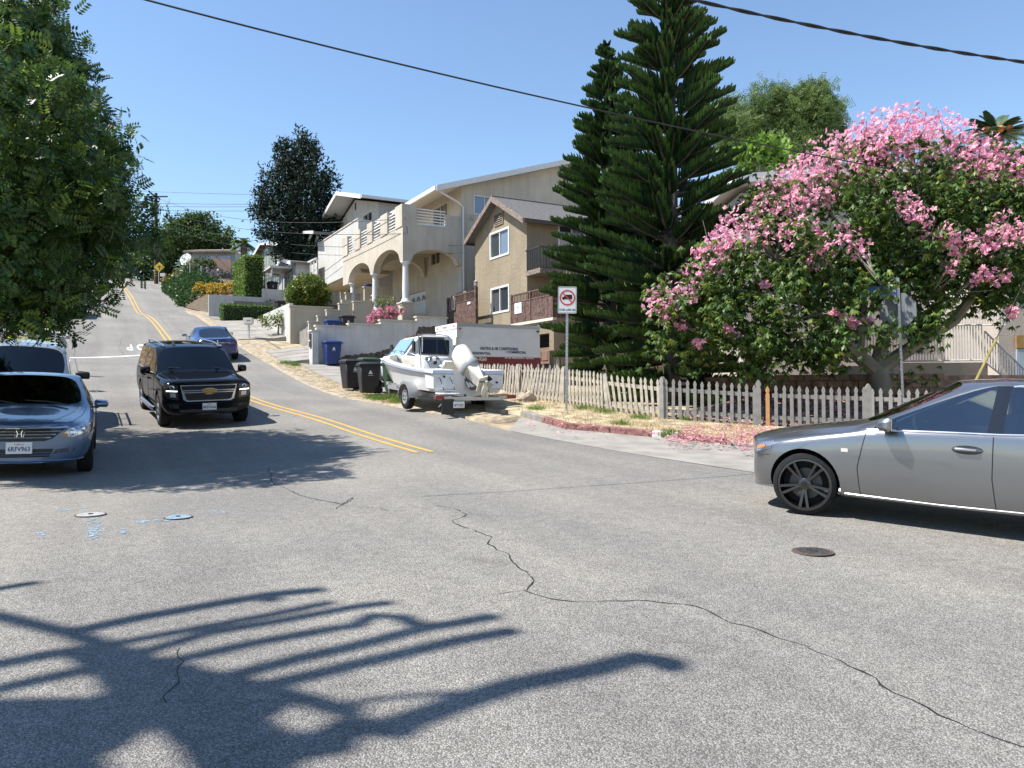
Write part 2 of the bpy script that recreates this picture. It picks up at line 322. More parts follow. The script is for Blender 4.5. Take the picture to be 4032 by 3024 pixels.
# fade the fitted height to gently rolling land away from the street
ss = (P[:, 0] - C0.x) * DV.x + (P[:, 1] - C0.y) * DV.y; tt = (P[:, 0] - C0.x) * NV.x + (P[:, 1] - C0.y) * NV.y
zs = np.interp(ss, [-200, -30, -12, 0, 20, 40, 60, 80, 95, 130, 220, 500], [-6, -1.7, -1.0, -0.2, 2.6, 6.1, 9.8, 13.2, 14.0, 12.5, 2, -20])
w = np.clip((np.maximum(np.abs(tt) - 24, 0) + np.maximum(ss - 105, 0) + np.maximum(-ss - 30, 0)) / 25, 0, 1); w = w * w * (3 - 2 * w)
Z = Z * (1 - w) + zs * w - 0.06
ny, nxx = len(gy), len(gx); idx = np.arange(ny * nxx).reshape(ny, nxx)
Q = np.stack([idx[:-1, :-1].ravel(), idx[:-1, 1:].ravel(), idx[1:, 1:].ravel(), idx[1:, :-1].ravel()], 1)
ground = fastmesh('ground', np.c_[P, Z], Q, M_EARTH, smooth=True); tag(ground, 'dry earth of the hillside lots', 'ground', kind='structure')
# asphalt: the street up the hill and the crossing in front of the camera
ROAD_T0, ROAD_T1 = -6.2, 4.6
def rp(s, t): return W(s, t)[:2]
e_in = onG(2995, 1865)[:2]; e_mid = onG(2497, 1788)[:2]; e_out = onG(2000, 1695)[:2]; e_r = onG(3600, 1960)[:2]
rows = [((-45, -14), (45, -14)), ((-45, -4), (45, -4)), ((-40, 3.0), (45, 4.0)), ((-17, 5.0), (22, 7.0)), ((-11.0, 6.4), (e_r[0] + 3.5, e_r[1] - 1.0)), ((-8.6, 8.0), e_in), ((-8.9, 10.5), e_mid),
        ((-9.9, 13.4), ((e_mid[0] + e_out[0]) / 2, (e_mid[1] + e_out[1]) / 2)), (rp(-6.5, -6.2), e_out)]
for s, t1 in [(-3.6, 3.8), (0, 3.5), (3, 3.4), (8, 3.3), (14, 3.2), (20, 2.95), (30, 2.7), (40, 2.85), (50, 2.8), (60, 2.85), (70, 3.5), (86, 4.1), (110, 4.4), (135, 4.4)]:
    rows.append((rp(s, -6.2), rp(s, t1)))
road = drape('road', densify(rows, 0.7), 46, 0.0, M_ASPH); tag(road, 'grey worn asphalt street climbing the hill', 'road', kind='structure')
# ------------------------------------------------------------------ markings, gutter, kerb, parkway, driveways
def ribbon(name, pts, w, off, m, parent=None, jitter=0.0, n=6):
    P = [np.array(p[:2], float) for p in pts]; D = []
    for a, b in zip(P[:-1], P[1:]):
        k = max(1, int(np.linalg.norm(b - a) / 0.5)); D += [a + (b - a) * j / k for j in range(k)]
    D.append(P[-1]); rows = []
    for i, p in enumerate(D):
        t = D[min(i + 1, len(D) - 1)] - D[max(i - 1, 0)]; t = t / (np.linalg.norm(t) + 1e-9); q = np.array((t[1], -t[0])); ww = w * (1 + random.uniform(-jitter, jitter))
        rows.append((p - q * ww / 2, p + q * ww / 2))
    return drape(name, rows, 1, off, m, parent)
yl = [onG(1673, 1781), onG(1500, 1728), onG(1250, 1645), onG(985, 1571)] + [W(s, t) for s, t in ((4, .1), (9, .02), (14, -.1), (20, -.28), (30, -.5), (45, -.75), (60, -.75), (78, -.6), (84, -.6))]
mk = thing('road_marking', 'double yellow centre line along the street', 'road marking')
for k, o_ in ((0, -.13), (1, .13)):
    pts = []
    for i, p in enumerate(yl):
        t = Vector(yl[min(i + 1, len(yl) - 1)]) - Vector(yl[max(i - 1, 0)]); t.z = 0; t.normalize(); pts.append(Vector((p[0], p[1], 0)) + Vector((t.y, -t.x, 0)) * o_)
    # smooth the polyline
    for _ in range(2): pts = [pts[0]] + [q for a, b in zip(pts[:-1], pts[1:]) for q in (a * .75 + b * .25, a * .25 + b * .75)] + [pts[-1]]
    ribbon('yellow_line', pts, .09, .006, M_YEL, mk, .05)
mk['kind'] = 'structure'
sb = thing('stop_bar', 'white stop bar painted across the downhill lane', 'road marking'); sb['kind'] = 'structure'
ribbon('bar', [W(16.6, -5.6), W(17.6, -.6)], .32, .006, M_WHT, sb)
wd = thing('stop_lettering', 'word STOP painted on the asphalt facing traffic from the hill', 'road marking'); wd['kind'] = 'structure'
for i, ch in enumerate('STOP'):
    # letters read by a driver coming downhill: their tops point to the camera
    o = textmesh(ch, 2.5, M_WHT, 'letter', wd, ext=0.0, sx=.25, bold=.03)
    c = W(20.2, -.62 - .56 * i); bx_, by_ = -NV, -DV
    for v in o.data.vertices:
        p = c + bx_ * v.co.x + by_ * v.co.y * 1.0; v.co = Vector((p.x, p.y, G(p.x, p.y) + .008))
# gutter and apron of pale concrete beside the asphalt
kb = [onG(2047, 1640), onG(2226, 1690), onG(2400, 1706), onG(2565, 1722), onG(2669, 1730), onG(2859, 1753), onG(3000, 1768)]
ge_ = [onG(2000, 1695), onG(2160, 1727), onG(2320, 1757), onG(2497, 1788), onG(2650, 1812), onG(2820, 1838), onG(2995, 1865)]
rows = [(a, b) for a, b in zip(ge_, kb)] + [(onG(3300, 1915), onG(3250, 1760)), (onG(3600, 1960), onG(3700, 1745)), ((e_r[0] + 3.5, e_r[1] - 1.0), (13, 14.5)), ((22, 7.0), (24, 13))]
gut = thing('gutter', 'pale concrete gutter and corner apron beside the asphalt', 'gutter'); gut['kind'] = 'structure'
dr = densify(rows, .8); seg = [0, 9, 16, 22, len(dr) - 1]
for a, b in zip(seg[:-1], seg[1:]):
    rr = dr[a:b + 1]; u = [np.array(q, float) for q in (rr[0][0][:2], rr[0][1][:2], rr[1][0][:2], rr[1][1][:2])]
    rr = [(np.array(rr[0][0][:2]) + (u[2] - u[0]) * .03, np.array(rr[0][1][:2]) + (u[3] - u[1]) * .03)] + rr[1:]
    drape('concrete_panel', rr, 8, .005, M_CONC2, gut)
# kerb, each cast length a piece of its own
M_KRED = mat('kerb_red', (0.15, 0.05, 0.047), 0.75, var=0.4, scale=9, bump=.3, bscale=40, col2=(.21, .10, .09)); M_KGREY = mat('kerb_grey', (0.22, 0.20, 0.18), 0.9, var=0.3, scale=7, bump=.5, bscale=30)
kerb = thing('kerb', 'low worn kerb painted red along the corner parkway', 'kerb'); kerb['kind'] = 'structure'
kl = [Vector((p[0], p[1], 0)) for p in kb]; dens = []
for a, b in zip(kl[:-1], kl[1:]):
    k = max(1, round((b - a).length / 1.3)); dens += [a + (b - a) * j / k for j in range(k)]
dens.append(kl[-1])
def kh(i): return .13 if i < len(dens) * .72 else .13 * max(0.05, 1 - (i - len(dens) * .72) / (len(dens) * .28))
num_i = None
for i in range(len(dens) - 1):
    a, b = dens[i], dens[i + 1]; t = (b - a).normalized(); q = Vector((-t.y, t.x, 0))
    if q.y < 0: q = -q
    g0 = .004; a2 = a + t * g0; b2 = b - t * g0; j = random.uniform(-.006, .006); mb = MB()
    def zz(p, h): return Vector((p.x, p.y, G(p.x, p.y) + h))
    mb.hexa([zz(a2, -.1), zz(b2, -.1), zz(b2 + q * .16, -.1), zz(a2 + q * .16, -.1), zz(a2 + q * .015, kh(i) + j), zz(b2 + q * .015, kh(i + 1) + j), zz(b2 + q * .16, kh(i + 1) + j), zz(a2 + q * .16, kh(i) + j)])
    mm = M_KGREY if i < 1 or i > len(dens) * .72 else M_KRED
    px = 2016 + (a.x + b.x) / 2 / ((a.y + b.y) / 2) * FPX
    num = 2540 < px < 2680 and num_i is None
    o = mb.build('kerb_stone', (mat('kerb_white', (.55, .54, .5), .8, var=.2, scale=10) if num else mm), kerb, bevel=.008)
    if num:
        num_i = i; c = (a2 + b2) / 2 - q * .004; c = zz(c, .065)
        textmesh('801', .115, plain('stencil_black', (.015, .015, .015), .7), 'house_number', o, facing(c, -q + UP * .12), bold=.002, ext=.002)
# parkway of straw and dust between kerb and fence, and the corner lot behind it
def straw_mat():
    m = mat('straw_ground', (0.24, 0.19, 0.125), 0.95, var=0.35, scale=3.5, bump=.8, bscale=38, col2=(.40, .34, .22), detail=9, dist=.03); return m
M_STRAW = straw_mat()
FEN = [onG(1905, 1566), onG(2045, 1582), onG(2215, 1600), onG(2400, 1632), onG(2520, 1650), onG(2610, 1664), onG(2830, 1682), onG(2987, 1692), onG(3200, 1702), onG(3420, 1712), onG(3650, 1724), onG(3900, 1740)]
FEN = [Vector((p.x, p.y, 0)) for p in FEN]
kb2 = [kl[0] + Vector((-.9, .9, 0))] + kl
rows = []
fl = [FEN[0], FEN[1], FEN[2], FEN[3], FEN[4], FEN[5], FEN[6], FEN[7]]
for a, b in zip(kb2, fl):
    d = (b - a); rows.append((a + d.normalized() * .12, b + d.normalized() * 7.0))
rows.append((Vector((7.2, 14.6, 0)), FEN[9] + Vector((2.2, 7, 0)))); rows.append((Vector((13, 14.5, 0)), Vector((15.5, 24, 0)))); rows.append((Vector((24, 13.2, 0)), Vector((27, 24, 0))))
pk = drape('parkway', densify(rows, .7), 26, .10, M_STRAW, skirt=.25); tag(pk, 'strip of straw and dust behind the red kerb', 'parkway', kind='structure')
# bare dirt shoulder along the uphill houses
rows = [(W(s, ta), W(s, tb)) for s, ta, tb in [(-7.6, 4.3, 6.6), (-5, 3.6, 8), (-3, 3.4, 8.5), (0, 3.2, 5.2), (2.4, 3.1, 4.9), (6, 3.05, 4.7), (11, 3.0, 4.8), (14, 2.95, 4.9), (20, 2.75, 4.6), (26, 2.6, 4.5), (31, 2.5, 5.2), (36, 2.6, 6), (42, 2.7, 5)]]
sh = drape('shoulder', densify(rows, .6), 8, .012, mat('dirt_shoulder', (.22, .18, .135), .95, var=.35, scale=5, bump=.6, bscale=40, col2=(.33, .27, .18), dist=.02), skirt=.15); tag(sh, 'dusty dirt shoulder with leaf litter at the edge of the asphalt', 'shoulder', kind='structure')
# slabbed driveways
def slabs(name, label, s0, s1, ns, rowsT, zf, m, skew=0.0):
    dv = thing(name, label, 'driveway'); dv['kind'] = 'structure'
    for i in range(ns):
        for ta, tb in zip(rowsT[:-1], rowsT[1:]):
            a, b = s0 + (s1 - s0) * i / ns + .02, s0 + (s1 - s0) * (i + 1) / ns - .02; j = random.uniform(-.008, .008); mb = MB(); P = []
            for dz in (-.7, 0):
                for s, t in ((a, ta + .02), (a, tb - .02), (b, tb - .02), (b, ta + .02)):
                    z = zf(s, t) + dz + j; P.append(W(s + skew * (t - 4), t, z))
            mb.hexa(P); mb.build('concrete_slab', m, dv)
    return dv
slabs('driveway', 'pale slabbed concrete driveway with the box truck on it', 2.3, 11.7, 5, [4.3, 6.2, 8.2, 10.0, 12.8], lambda s, t: GST(s, t) + .05, M_CONC2)
slabs('driveway', 'steep pale driveway of the arcaded beige house beside the grey wall', 12.3, 16.3, 4, [3.7, 5.6, 7.8, 10.0], lambda s, t: GST(s, 4.0) + .05 + max(0, t - 4.8) * .34, M_CONC2)
slabs('driveway', 'sloping pale driveway behind the white number mailbox', 20.6, 29.9, 5, [3.1, 5.0, 7.2, 9.6], lambda s, t: GST(s, 3.3) + .05 + max(0, t - 4.3) * .16, M_CONC2)
slabs('driveway', 'cracked grey driveway below the long low white wall', 31.4, 36.0, 3, [3.2, 4.6, 6.2], lambda s, t: GST(s, t) + .05, M_CONC)
# cracks in the crossing, filled dark
def crack(pts, w=.02):
    P = [onG(x, y) for x, y in pts]; Q = []
    for a, b in zip(P[:-1], P[1:]):
        n = max(2, int((b - a).length / .07)); d = b - a; q = Vector((-d.y, d.x, 0)).normalized()
        off = 0
        for k in range(n): off = off * .6 + random.uniform(-.022, .022); Q.append(a + d * k / n + q * off)
    Q.append(P[-1]); rows = []
    for i, p in enumerate(Q):
        t = Q[min(i + 1, len(Q) - 1)] - Q[max(i - 1, 0)]; t.normalize(); q = Vector((-t.y, t.x, 0)); ww = w * random.uniform(.12, .62)
        rows.append(((p - q * ww / 2)[:2], (p + q * ww / 2)[:2]))
    o = drape('crack', rows, 1, .003, M_TAR, crk); return o
crk = thing('road_cracks', 'long branching crack across the asphalt of the crossing', 'crack'); crk['kind'] = 'structure'
U = 4032 / 2212
def u(*p): return [(x * U, y * U) for x, y in p]
crack(u((580, 1010), (590, 1040), (620, 1058), (660, 1075), (700, 1082), (740, 1092), (760, 1075)), .03)
crack(u((740, 1092), (800, 1097), (870, 1105)), .015)
crack(u((760, 1075), (728, 1100)), .02)
crack(u((940, 1093), (985, 1100), (1008, 1112), (975, 1128), (1030, 1148), (1062, 1160), (1060, 1180), (1105, 1205), (1140, 1235), (1150, 1262), (1138, 1275)), .026)
crack(u((1138, 1275), (1190, 1295), (1280, 1300), (1400, 1296), (1500, 1310), (1580, 1345), (1680, 1375), (1750, 1398)), .024)
crack(u((1138, 1275), (1085, 1280), (1040, 1290)), .012)
crack(u((1750, 1398), (1830, 1440), (1905, 1480), (2000, 1530), (2100, 1575), (2212, 1615)), .026)
crack(u((380, 1400), (395, 1440), (360, 1520)), .012); crack([(560, 1455), (575, 1480), (560, 1520)], .04); crack([(480, 1330), (470, 1370), (495, 1410)], .04)
crack([(290, 1350), (310, 1480), (330, 1600)], .05); crack([(620, 1180), (640, 1260), (690, 1330)], .03)
# covers in the asphalt
def cover(px, py, r, m1, name, label):
    p = onG(px, py); mb = MB(); T = Matrix.Translation((p.x, p.y, G(p.x, p.y) + .002))
    root = thing(name, label, 'cover', T); root['kind'] = 'thing'
    mb.lathe([(r * 1.12, 0), (r * 1.12, .008), (r, .009), (r, .004)], 28); mb.build('rim', plain('rust_iron', (.10, .06, .045), .8), root)
    mb = MB(); mb.lathe([(r * .97, 0), (r * .97, .010), (.001, .011)], 28); mb.build('lid', m1, root)
    for k in range(-3, 4):
        mb = MB(); w = math.sqrt(max(0, 1 - (k / 4) ** 2)) * r * .85; mb.box((-w, k * r * .24 - r * .04, .009), (w, k * r * .24 + r * .04, .0145)); mb.build('tread_bar', m1, root)
    mb = MB(); mb.box((-.02, -r * .3, .011), (.02, r * .3, .017)); mb.build('lifting_slot', M_TAR, root, M4=Matrix.Rotation(R(35), 4, 'Z'))
cover(357, 2029, .13, mat('cover_white', (.48, .48, .47), .6, var=.15, scale=20), 'valve_cover', 'round valve cover painted white in the asphalt at left')
cover(702, 2039, .12, mat('cover_blue', (.30, .42, .52), .6, var=.3, scale=30), 'valve_cover', 'round valve cover painted pale blue, right of the white one')
cover(3200, 2174, .15, mat('cover_iron', (.07, .065, .06), .7, var=.3, scale=30), 'manhole_cover', 'dark iron cover in the asphalt below the silver sedan')
# utility paint dabs
M_BP = mat('utility_blue_paint', (.24, .33, .42), .8, var=.35, scale=30)
um = thing('utility_paint', 'faded blue utility paint marks around the valve covers', 'road marking'); um['kind'] = 'structure'; flk = MB()
for x, y, w_, h_ in [(370, 2085, 28, 40), (165, 2100, 16, 8), (485, 2095, 12, 10), (560, 2055, 40, 5), (880, 2015, 60, 4), (640, 2050, 30, 3), (250, 2010, 40, 4), (330, 2000, 14, 4)]:
    for _ in range(int(10 + w_ * h_ / 9)):
        p = onG(x + w_ * rng.normal() * .6, y + h_ * rng.normal() * .6); r_ = rng.uniform(.006, .022); a0 = rng.random() * 6; mb = MB(); mb.add([(p.x + r_ * rng.uniform(.5, 1.2) * math.cos(a0 + a), p.y + r_ * rng.uniform(.5, 1.2) * math.sin(a0 + a), G(p.x, p.y) + .004) for a in (0, 1.2, 2.5, 3.8, 5)], [(0, 1, 2, 3, 4)]); flk.add(mb.v, mb.f)
flk.build('paint_flecks', M_BP, um)['kind'] = 'stuff'
# ------------------------------------------------------------------ houses on the uphill side
def stucco(name, c, var=.10, b=.55, bs=18): return mat(name, c, .92, var=var, scale=.9, bump=b, bscale=bs, detail=8, dist=.03, streak=.17)
M_TAN = stucco('tan_stucco', (.255, .21, .145), b=.9, bs=9); M_BEI = stucco('beige_stucco', (.46, .41, .34)); M_BEIW = stucco('beige_smooth', (.45, .395, .31), .08, .3)
M_WST = stucco('white_stucco', (.47, .46, .435), .07, .8, 10); M_GRST = stucco('grey_stucco', (.55, .54, .52), .12, .6, 14)
M_SOFF = plain('soffit_cream', (.55, .49, .40), .8); M_WTRIM = mat('white_trim', (.60, .60, .59), .55, var=.05, scale=6)
M_BTRIM = mat('worn_brown_trim', (.12, .085, .065), .8, var=.5, scale=14, col2=(.22, .17, .14)); M_SHING = mat('grey_shingles', (.15, .145, .14), .95, var=.35, scale=16, bump=.7, bscale=30)
M_DWOOD = mat('dark_brown_boards', (.075, .038, .03), .8, var=.45, scale=7, bump=.4, bscale=50, col2=(.12, .07, .055)); M_CREAMCAP = mat('cream_cap', (.52, .47, .39), .8, var=.08, scale=4)
M_PANE = plain('window_pane', (.035, .045, .055), .04, spec=.9, coat=1.0); M_PANEB = plain('pane_blue_blind', (.16, .22, .30), .25, coat=1.0); M_SCREEN = plain('window_screen', (.05, .05, .05), .7)
M_BLIND = mat('window_blind', (.40, .40, .40), .7, var=.1); M_IRON = plain('dark_iron', (.03, .03, .032), .5); M_DIRTW = mat('damp_brown_wall', (.10, .078, .06), .95, var=.4, scale=6, bump=.8, bscale=20)
def cells(lo, hi, cuts): return sorted({lo, hi, *[c for c in cuts if lo < c < hi]})
def wall(mb, plane, c, a0, a1, z0, z1, holes=(), depth=.14, thick=.0, mi=0):
    """Wall sheet in the plane t = c ('t', runs along s) or s = c ('s', runs along t) with real openings and reveals inwards."""
    A = cells(a0, a1, [h[0] for h in holes] + [h[1] for h in holes]); Zs = cells(z0, z1, [h[2] for h in holes] + [h[3] for h in holes])
    P = (lambda a, z, d=0: W(a, c + d, z)) if plane == 't' else (lambda a, z, d=0: W(c + d, a, z))
    for i in range(len(A) - 1):
        for j in range(len(Zs) - 1):
            am, zm = (A[i] + A[i + 1]) / 2, (Zs[j] + Zs[j + 1]) / 2
            if any(h[0] < am < h[1] and h[2] < zm < h[3] for h in holes): continue
            mb.add([P(A[i], Zs[j]), P(A[i + 1], Zs[j]), P(A[i + 1], Zs[j + 1]), P(A[i], Zs[j + 1])], [(0, 1, 2, 3)], mi)
    for h in holes:
        a, b, z, zt = h[:4]
        for p, q in (((a, z), (b, z)), ((b, z), (b, zt)), ((b, zt), (a, zt)), ((a, zt), (a, z))):
            mb.add([P(*p), P(*q), P(*q, depth), P(*p, depth)], [(0, 1, 2, 3)], mi)
def window(parent, plane, c, a, b, z0, z1, fm=None, split=.5, pm=(None, None), fw=.055, proud=.03, name='window', sill=False):
    """Sliding window: frame bars standing proud of the wall, two panes set back."""
    fm = fm or M_WTRIM
    P = (lambda a_, z, d=0: W(a_, c + d, z)) if plane == 't' else (lambda a_, z, d=0: W(c + d, a_, z))
    def bar(mb, a0, a1, zz0, zz1, d0, d1):
        mb.hexa([P(a0, zz0, d0), P(a1, zz0, d0), P(a1, zz0, d1), P(a0, zz0, d1), P(a0, zz1, d0), P(a1, zz1, d0), P(a1, zz1, d1), P(a0, zz1, d1)])
    mb = MB()
    bar(mb, a - fw * .6, b + fw * .6, z0 - fw * .6, z0 + fw * .5, -proud, .09); bar(mb, a - fw * .6, b + fw * .6, z1 - fw * .5, z1 + fw * .6, -proud, .09)
    bar(mb, a - fw * .6, a + fw * .5, z0 + fw * .5, z1 - fw * .5, -proud, .09); bar(mb, b - fw * .5, b + fw * .6, z0 + fw * .5, z1 - fw * .5, -proud, .09)
    mid = a + (b - a) * split
    if split: bar(mb, mid - fw * .35, mid + fw * .35, z0 + fw * .5, z1 - fw * .5, -.005, .09)
    w = mb.build(name, fm, parent)
    for k, (p, q) in enumerate(((a, mid), (mid, b)) if split else ((a, b),)):
        mb = MB(); bar(mb, p + .03, q - .03, z0 + .03, z1 - .03, .05 + .02 * k, .07 + .02 * k); mb.build('pane', pm[k] or M_PANE, w)
    return w
def stbox(name, m, parent, *a, bevel=0.0):
    mb = MB(); mb.st(*a); return mb.build(name, m, parent, bevel=bevel)
def tlines(mb, P, r, mi=0): mb.tube(P, r, 6, mi)
# ---------------- tan house with the gable ------------------------
tan = thing('house', 'tall narrow tan stucco house with a gabled front and two white windows', 'house')
mb = MB(); TF, TS0, TS1 = 13.39, 6.5, 11.84
W1 = (8.19, 10.08, 6.63, 7.86); W2 = (8.21, 10.02, 3.90, 5.10)
wall(mb, 't', TF, TS0, TS1, .3, 7.95, [W1, W2]); wall(mb, 's', TS0, TF, 24, .3, 7.95, [(15.13, 16.6, 6.0, 7.82)]); wall(mb, 's', TS1, TF, 24, .3, 7.95); wall(mb, 't', 24, TS0, TS1, .3, 7.95)
vent = (8.75, 9.59, 8.2, 8.72)
pk_ = (9.1, 9.42)
mb.add([W(TS0, TF, 7.95), W(TS1, TF, 7.95), W(9.17, TF, 9.36)], [(0, 1, 2)]); mb.add([W(TS0, 24, 7.95), W(TS1, 24, 7.95), W(9.17, 24, 9.36)], [(0, 1, 2)])
mb.build('wall', M_TAN, tan)
window(tan, 't', TF, *W1[:2], *W1[2:], split=.5, pm=(M_BLIND if 0 else M_PANEB, M_PANE), fw=.09); window(tan, 't', TF, *W2, split=.52, pm=(M_PANE, M_SCREEN), fw=.09); window(tan, 's', TS0, 15.13, 16.6, 6.0, 7.82, pm=(M_PANE, M_PANEB), fw=.08)
ov = .42; th_ = .12
rf = thing('roof', None, None); rf.parent = tan
for nm, s_e, ap in (('roof_slope', TS0 - .42, 9.17), ('roof_slope', TS1 + .42, 9.17)):
    ze = 7.95 - .42 * .53
    mb = MB(); A = [W(s_e, TF - ov, ze), W(ap, TF - ov, 9.39), W(ap, 24.4, 9.39), W(s_e, 24.4, ze)]
    mb.hexa([p for p in A] + [p + UP * th_ for p in A]); mb.build(nm, M_SHING, rf)
    mb = MB(); mb.hexa([W(s_e, TF - ov - .03, ze - .13), W(ap, TF - ov - .03, 9.26), W(ap, TF - ov + .02, 9.26), W(s_e, TF - ov + .02, ze - .13), W(s_e, TF - ov - .03, ze + .13), W(ap, TF - ov - .03, 9.52), W(ap, TF - ov + .02, 9.52), W(s_e, TF - ov + .02, ze + .13)]); mb.build('rake_board', M_BTRIM, rf)
    mb = MB(); mb.st(s_e - .10, s_e + .02, TF - ov, 24.4, ze - .06, ze + .10); mb.build('rain_gutter', plain('gutter_brown', (.07, .045, .035), .6), rf)
for k in range(17):                                   # shingle courses, thin laps on the visible slope
    f0, f1 = k / 17, (k + 1) / 17; s0_, s1_ = TS0 - .42 + (9.17 - TS0 + .42) * f0, TS0 - .42 + (9.17 - TS0 + .42) * f1; z0_ = 7.727 + (9.39 - 7.727) * f0 + th_; z1_ = 7.727 + (9.39 - 7.727) * f1 + th_
    mb = MB(); A = [W(s0_, TF - ov + .02, z0_ + .018), W(s1_, TF - ov + .02, z1_ + .003), W(s1_, 24.3, z1_ + .003), W(s0_, 24.3, z0_ + .018)]
    mb.hexa([p - UP * .02 for p in A] + A); mb.build('shingle_course', M_SHING, rf)
mb = MB(); mb.tube([W(9.17, TF - ov, 9.54), W(9.17, 24.3, 9.54)], .07, 6); mb.build('ridge_cap', M_SHING, rf)
g = thing('gable_vent', None, None); g.parent = tan
mb = MB()
for a in ((8.70, 9.64, 8.15, 8.20), (8.70, 9.64, 8.72, 8.77), (8.70, 8.75, 8.20, 8.72), (9.59, 9.64, 8.20, 8.72)): mb.st(a[0], a[1], TF - .05, TF + .02, a[2], a[3])
mb.build('vent_frame', M_TAN, g); stbox('vent_back', M_IRON, g, 8.75, 9.59, TF - .012, TF - .002, 8.2, 8.72)
for k in range(5):
    z = 8.24 + k * .1; mb = MB(); mb.hexa([W(8.76, TF - .045, z), W(9.58, TF - .045, z), W(9.58, TF - .014, z + .05), W(8.76, TF - .014, z + .05), W(8.76, TF - .045, z + .015), W(9.58, TF - .045, z + .015), W(9.58, TF - .014, z + .065), W(8.76, TF - .014, z + .065)]); mb.build('louvre', M_BTRIM, g)
# garage storey with the deck on top
TD, TSD = 12.9, 3.47
mb = MB(); GO = (3.83, 6.2, .2, 2.48)
wall(mb, 't', TD, TSD, TS1, .1, 3.1, [GO], depth=.5); wall(mb, 's', TSD, TD, 23, .1, 3.1, [(13.98, 14.5, 1.75, 2.4)]); mb.add([W(TSD, TD, 3.1), W(TS1, TD, 3.1), W(TS1, TF + .3, 3.1), W(TSD, 23, 3.1)], [(0, 1, 2, 3)])
mb.build('garage_wall', M_TAN, tan); stbox('deck_edge', M_CREAMCAP, tan, TSD - .06, 7.05, TD - .08, TD + .1, 3.0, 3.12)
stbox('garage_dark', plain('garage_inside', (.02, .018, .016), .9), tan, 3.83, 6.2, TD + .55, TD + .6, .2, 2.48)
gd = stbox('garage_door', mat('brown_panel_door', (.23, .15, .115), .6, var=.1), tan, 3.86, 6.18, TD + .34, TD + .40, .1, 1.92)
for k in range(4):
    for j in range(3): stbox('door_panel', mat('brown_panel_door', (.23, .15, .115), .6, var=.1), gd, 3.92 + k * .56, 4.40 + k * .56, TD + .315, TD + .345, .25 + j * .55, .68 + j * .55, bevel=.012)
window(tan, 's', TSD, 13.98, 14.5, 1.75, 2.4, split=0, fw=.05)
dk = thing('wood_deck_fence', 'dark brown board fence with slotted top around the deck', 'fence')
nb = 26
for k in range(nb):
    a = TSD + .02 + (7.0 - TSD) * k / nb; stbox('board', M_DWOOD, dk, a, a + (7.0 - TSD) / nb - .012, TD - .03 + random.uniform(-.006, .006), TD - .005, 3.14, 4.06)
    stbox('slat', M_DWOOD, dk, a + .03, a + .075, TD - .025, TD, 4.1, 4.40)
for a in (TSD - .02, 5.29, 7.0): stbox('post', M_DWOOD, dk, a, a + .1, TD - .06, TD + .04, 3.12, 4.47)
for z in (4.06, 4.40): stbox('rail', M_DWOOD, dk, TSD - .02, 7.08, TD - .05, TD + .03, z, z + .05)
for k in range(9):
    t = TD + .05 + k * .19; stbox('board', M_DWOOD, dk, TSD - .03, TSD, t, t + .175, 3.14, 4.06); stbox('slat', M_DWOOD, dk, TSD - .03, TSD, t + .05, t + .1, 4.1, 4.40)
stbox('rail', M_DWOOD, dk, TSD - .05, TSD + .02, TD + .04, TD + 1.8, 4.40, 4.45); stbox('rail', M_DWOOD, dk, TSD - .05, TSD + .02, TD + .04, TD + 1.8, 4.06, 4.10)
sg = thing('notice_board', 'small white sign with a looped monogram on the brown deck fence', 'sign')
stbox('sign_panel', plain('sign_white', (.75, .76, .76), .5), sg, 6.09, 6.71, TD - .06, TD - .04, 3.55, 4.03)
M_SIGNP = facing(W(6.40, TD - .062, 3.79), -NV)
stbox('rule', M_TAR, sg, 6.12, 6.68, TD - .066, TD - .061, 3.82, 3.835)
textmesh('JS', .24, M_TAR, 'monogram', sg, M_SIGNP @ Matrix.Translation((0, -.03, 0)), sx=.6, ext=.002); textmesh('CUSTOM', .05, M_TAR, 'small_print', sg, M_SIGNP @ Matrix.Translation((0, .16, 0)), ext=.002); textmesh('CALL  310', .05, M_TAR, 'small_print', sg, M_SIGNP @ Matrix.Translation((0, -.18, 0)), ext=.002)
# balcony on the shaded side
bl = thing('balcony', None, None); bl.parent = tan
stbox('balcony_floor', M_BTRIM, bl, 5.2, TS0 - .01, 13.3, 18.5, 5.28, 5.5)
for k in range(34): stbox('baluster', M_IRON, bl, 5.22, 5.25, 13.32 + k * .155, 13.35 + k * .155, 5.5, 6.42)
for k in range(8): stbox('baluster', M_IRON, bl, 5.3 + k * .155, 5.33 + k * .155, 13.32, 13.35, 5.5, 6.42)
stbox('handrail', M_IRON, bl, 5.2, 5.27, 13.3, 18.5, 6.42, 6.47); stbox('handrail', M_IRON, bl, 5.27, TS0, 13.3, 13.37, 6.42, 6.47); stbox('handrail', M_IRON, bl, 5.2, 5.26, 13.3, 18.5, 5.52, 5.55)
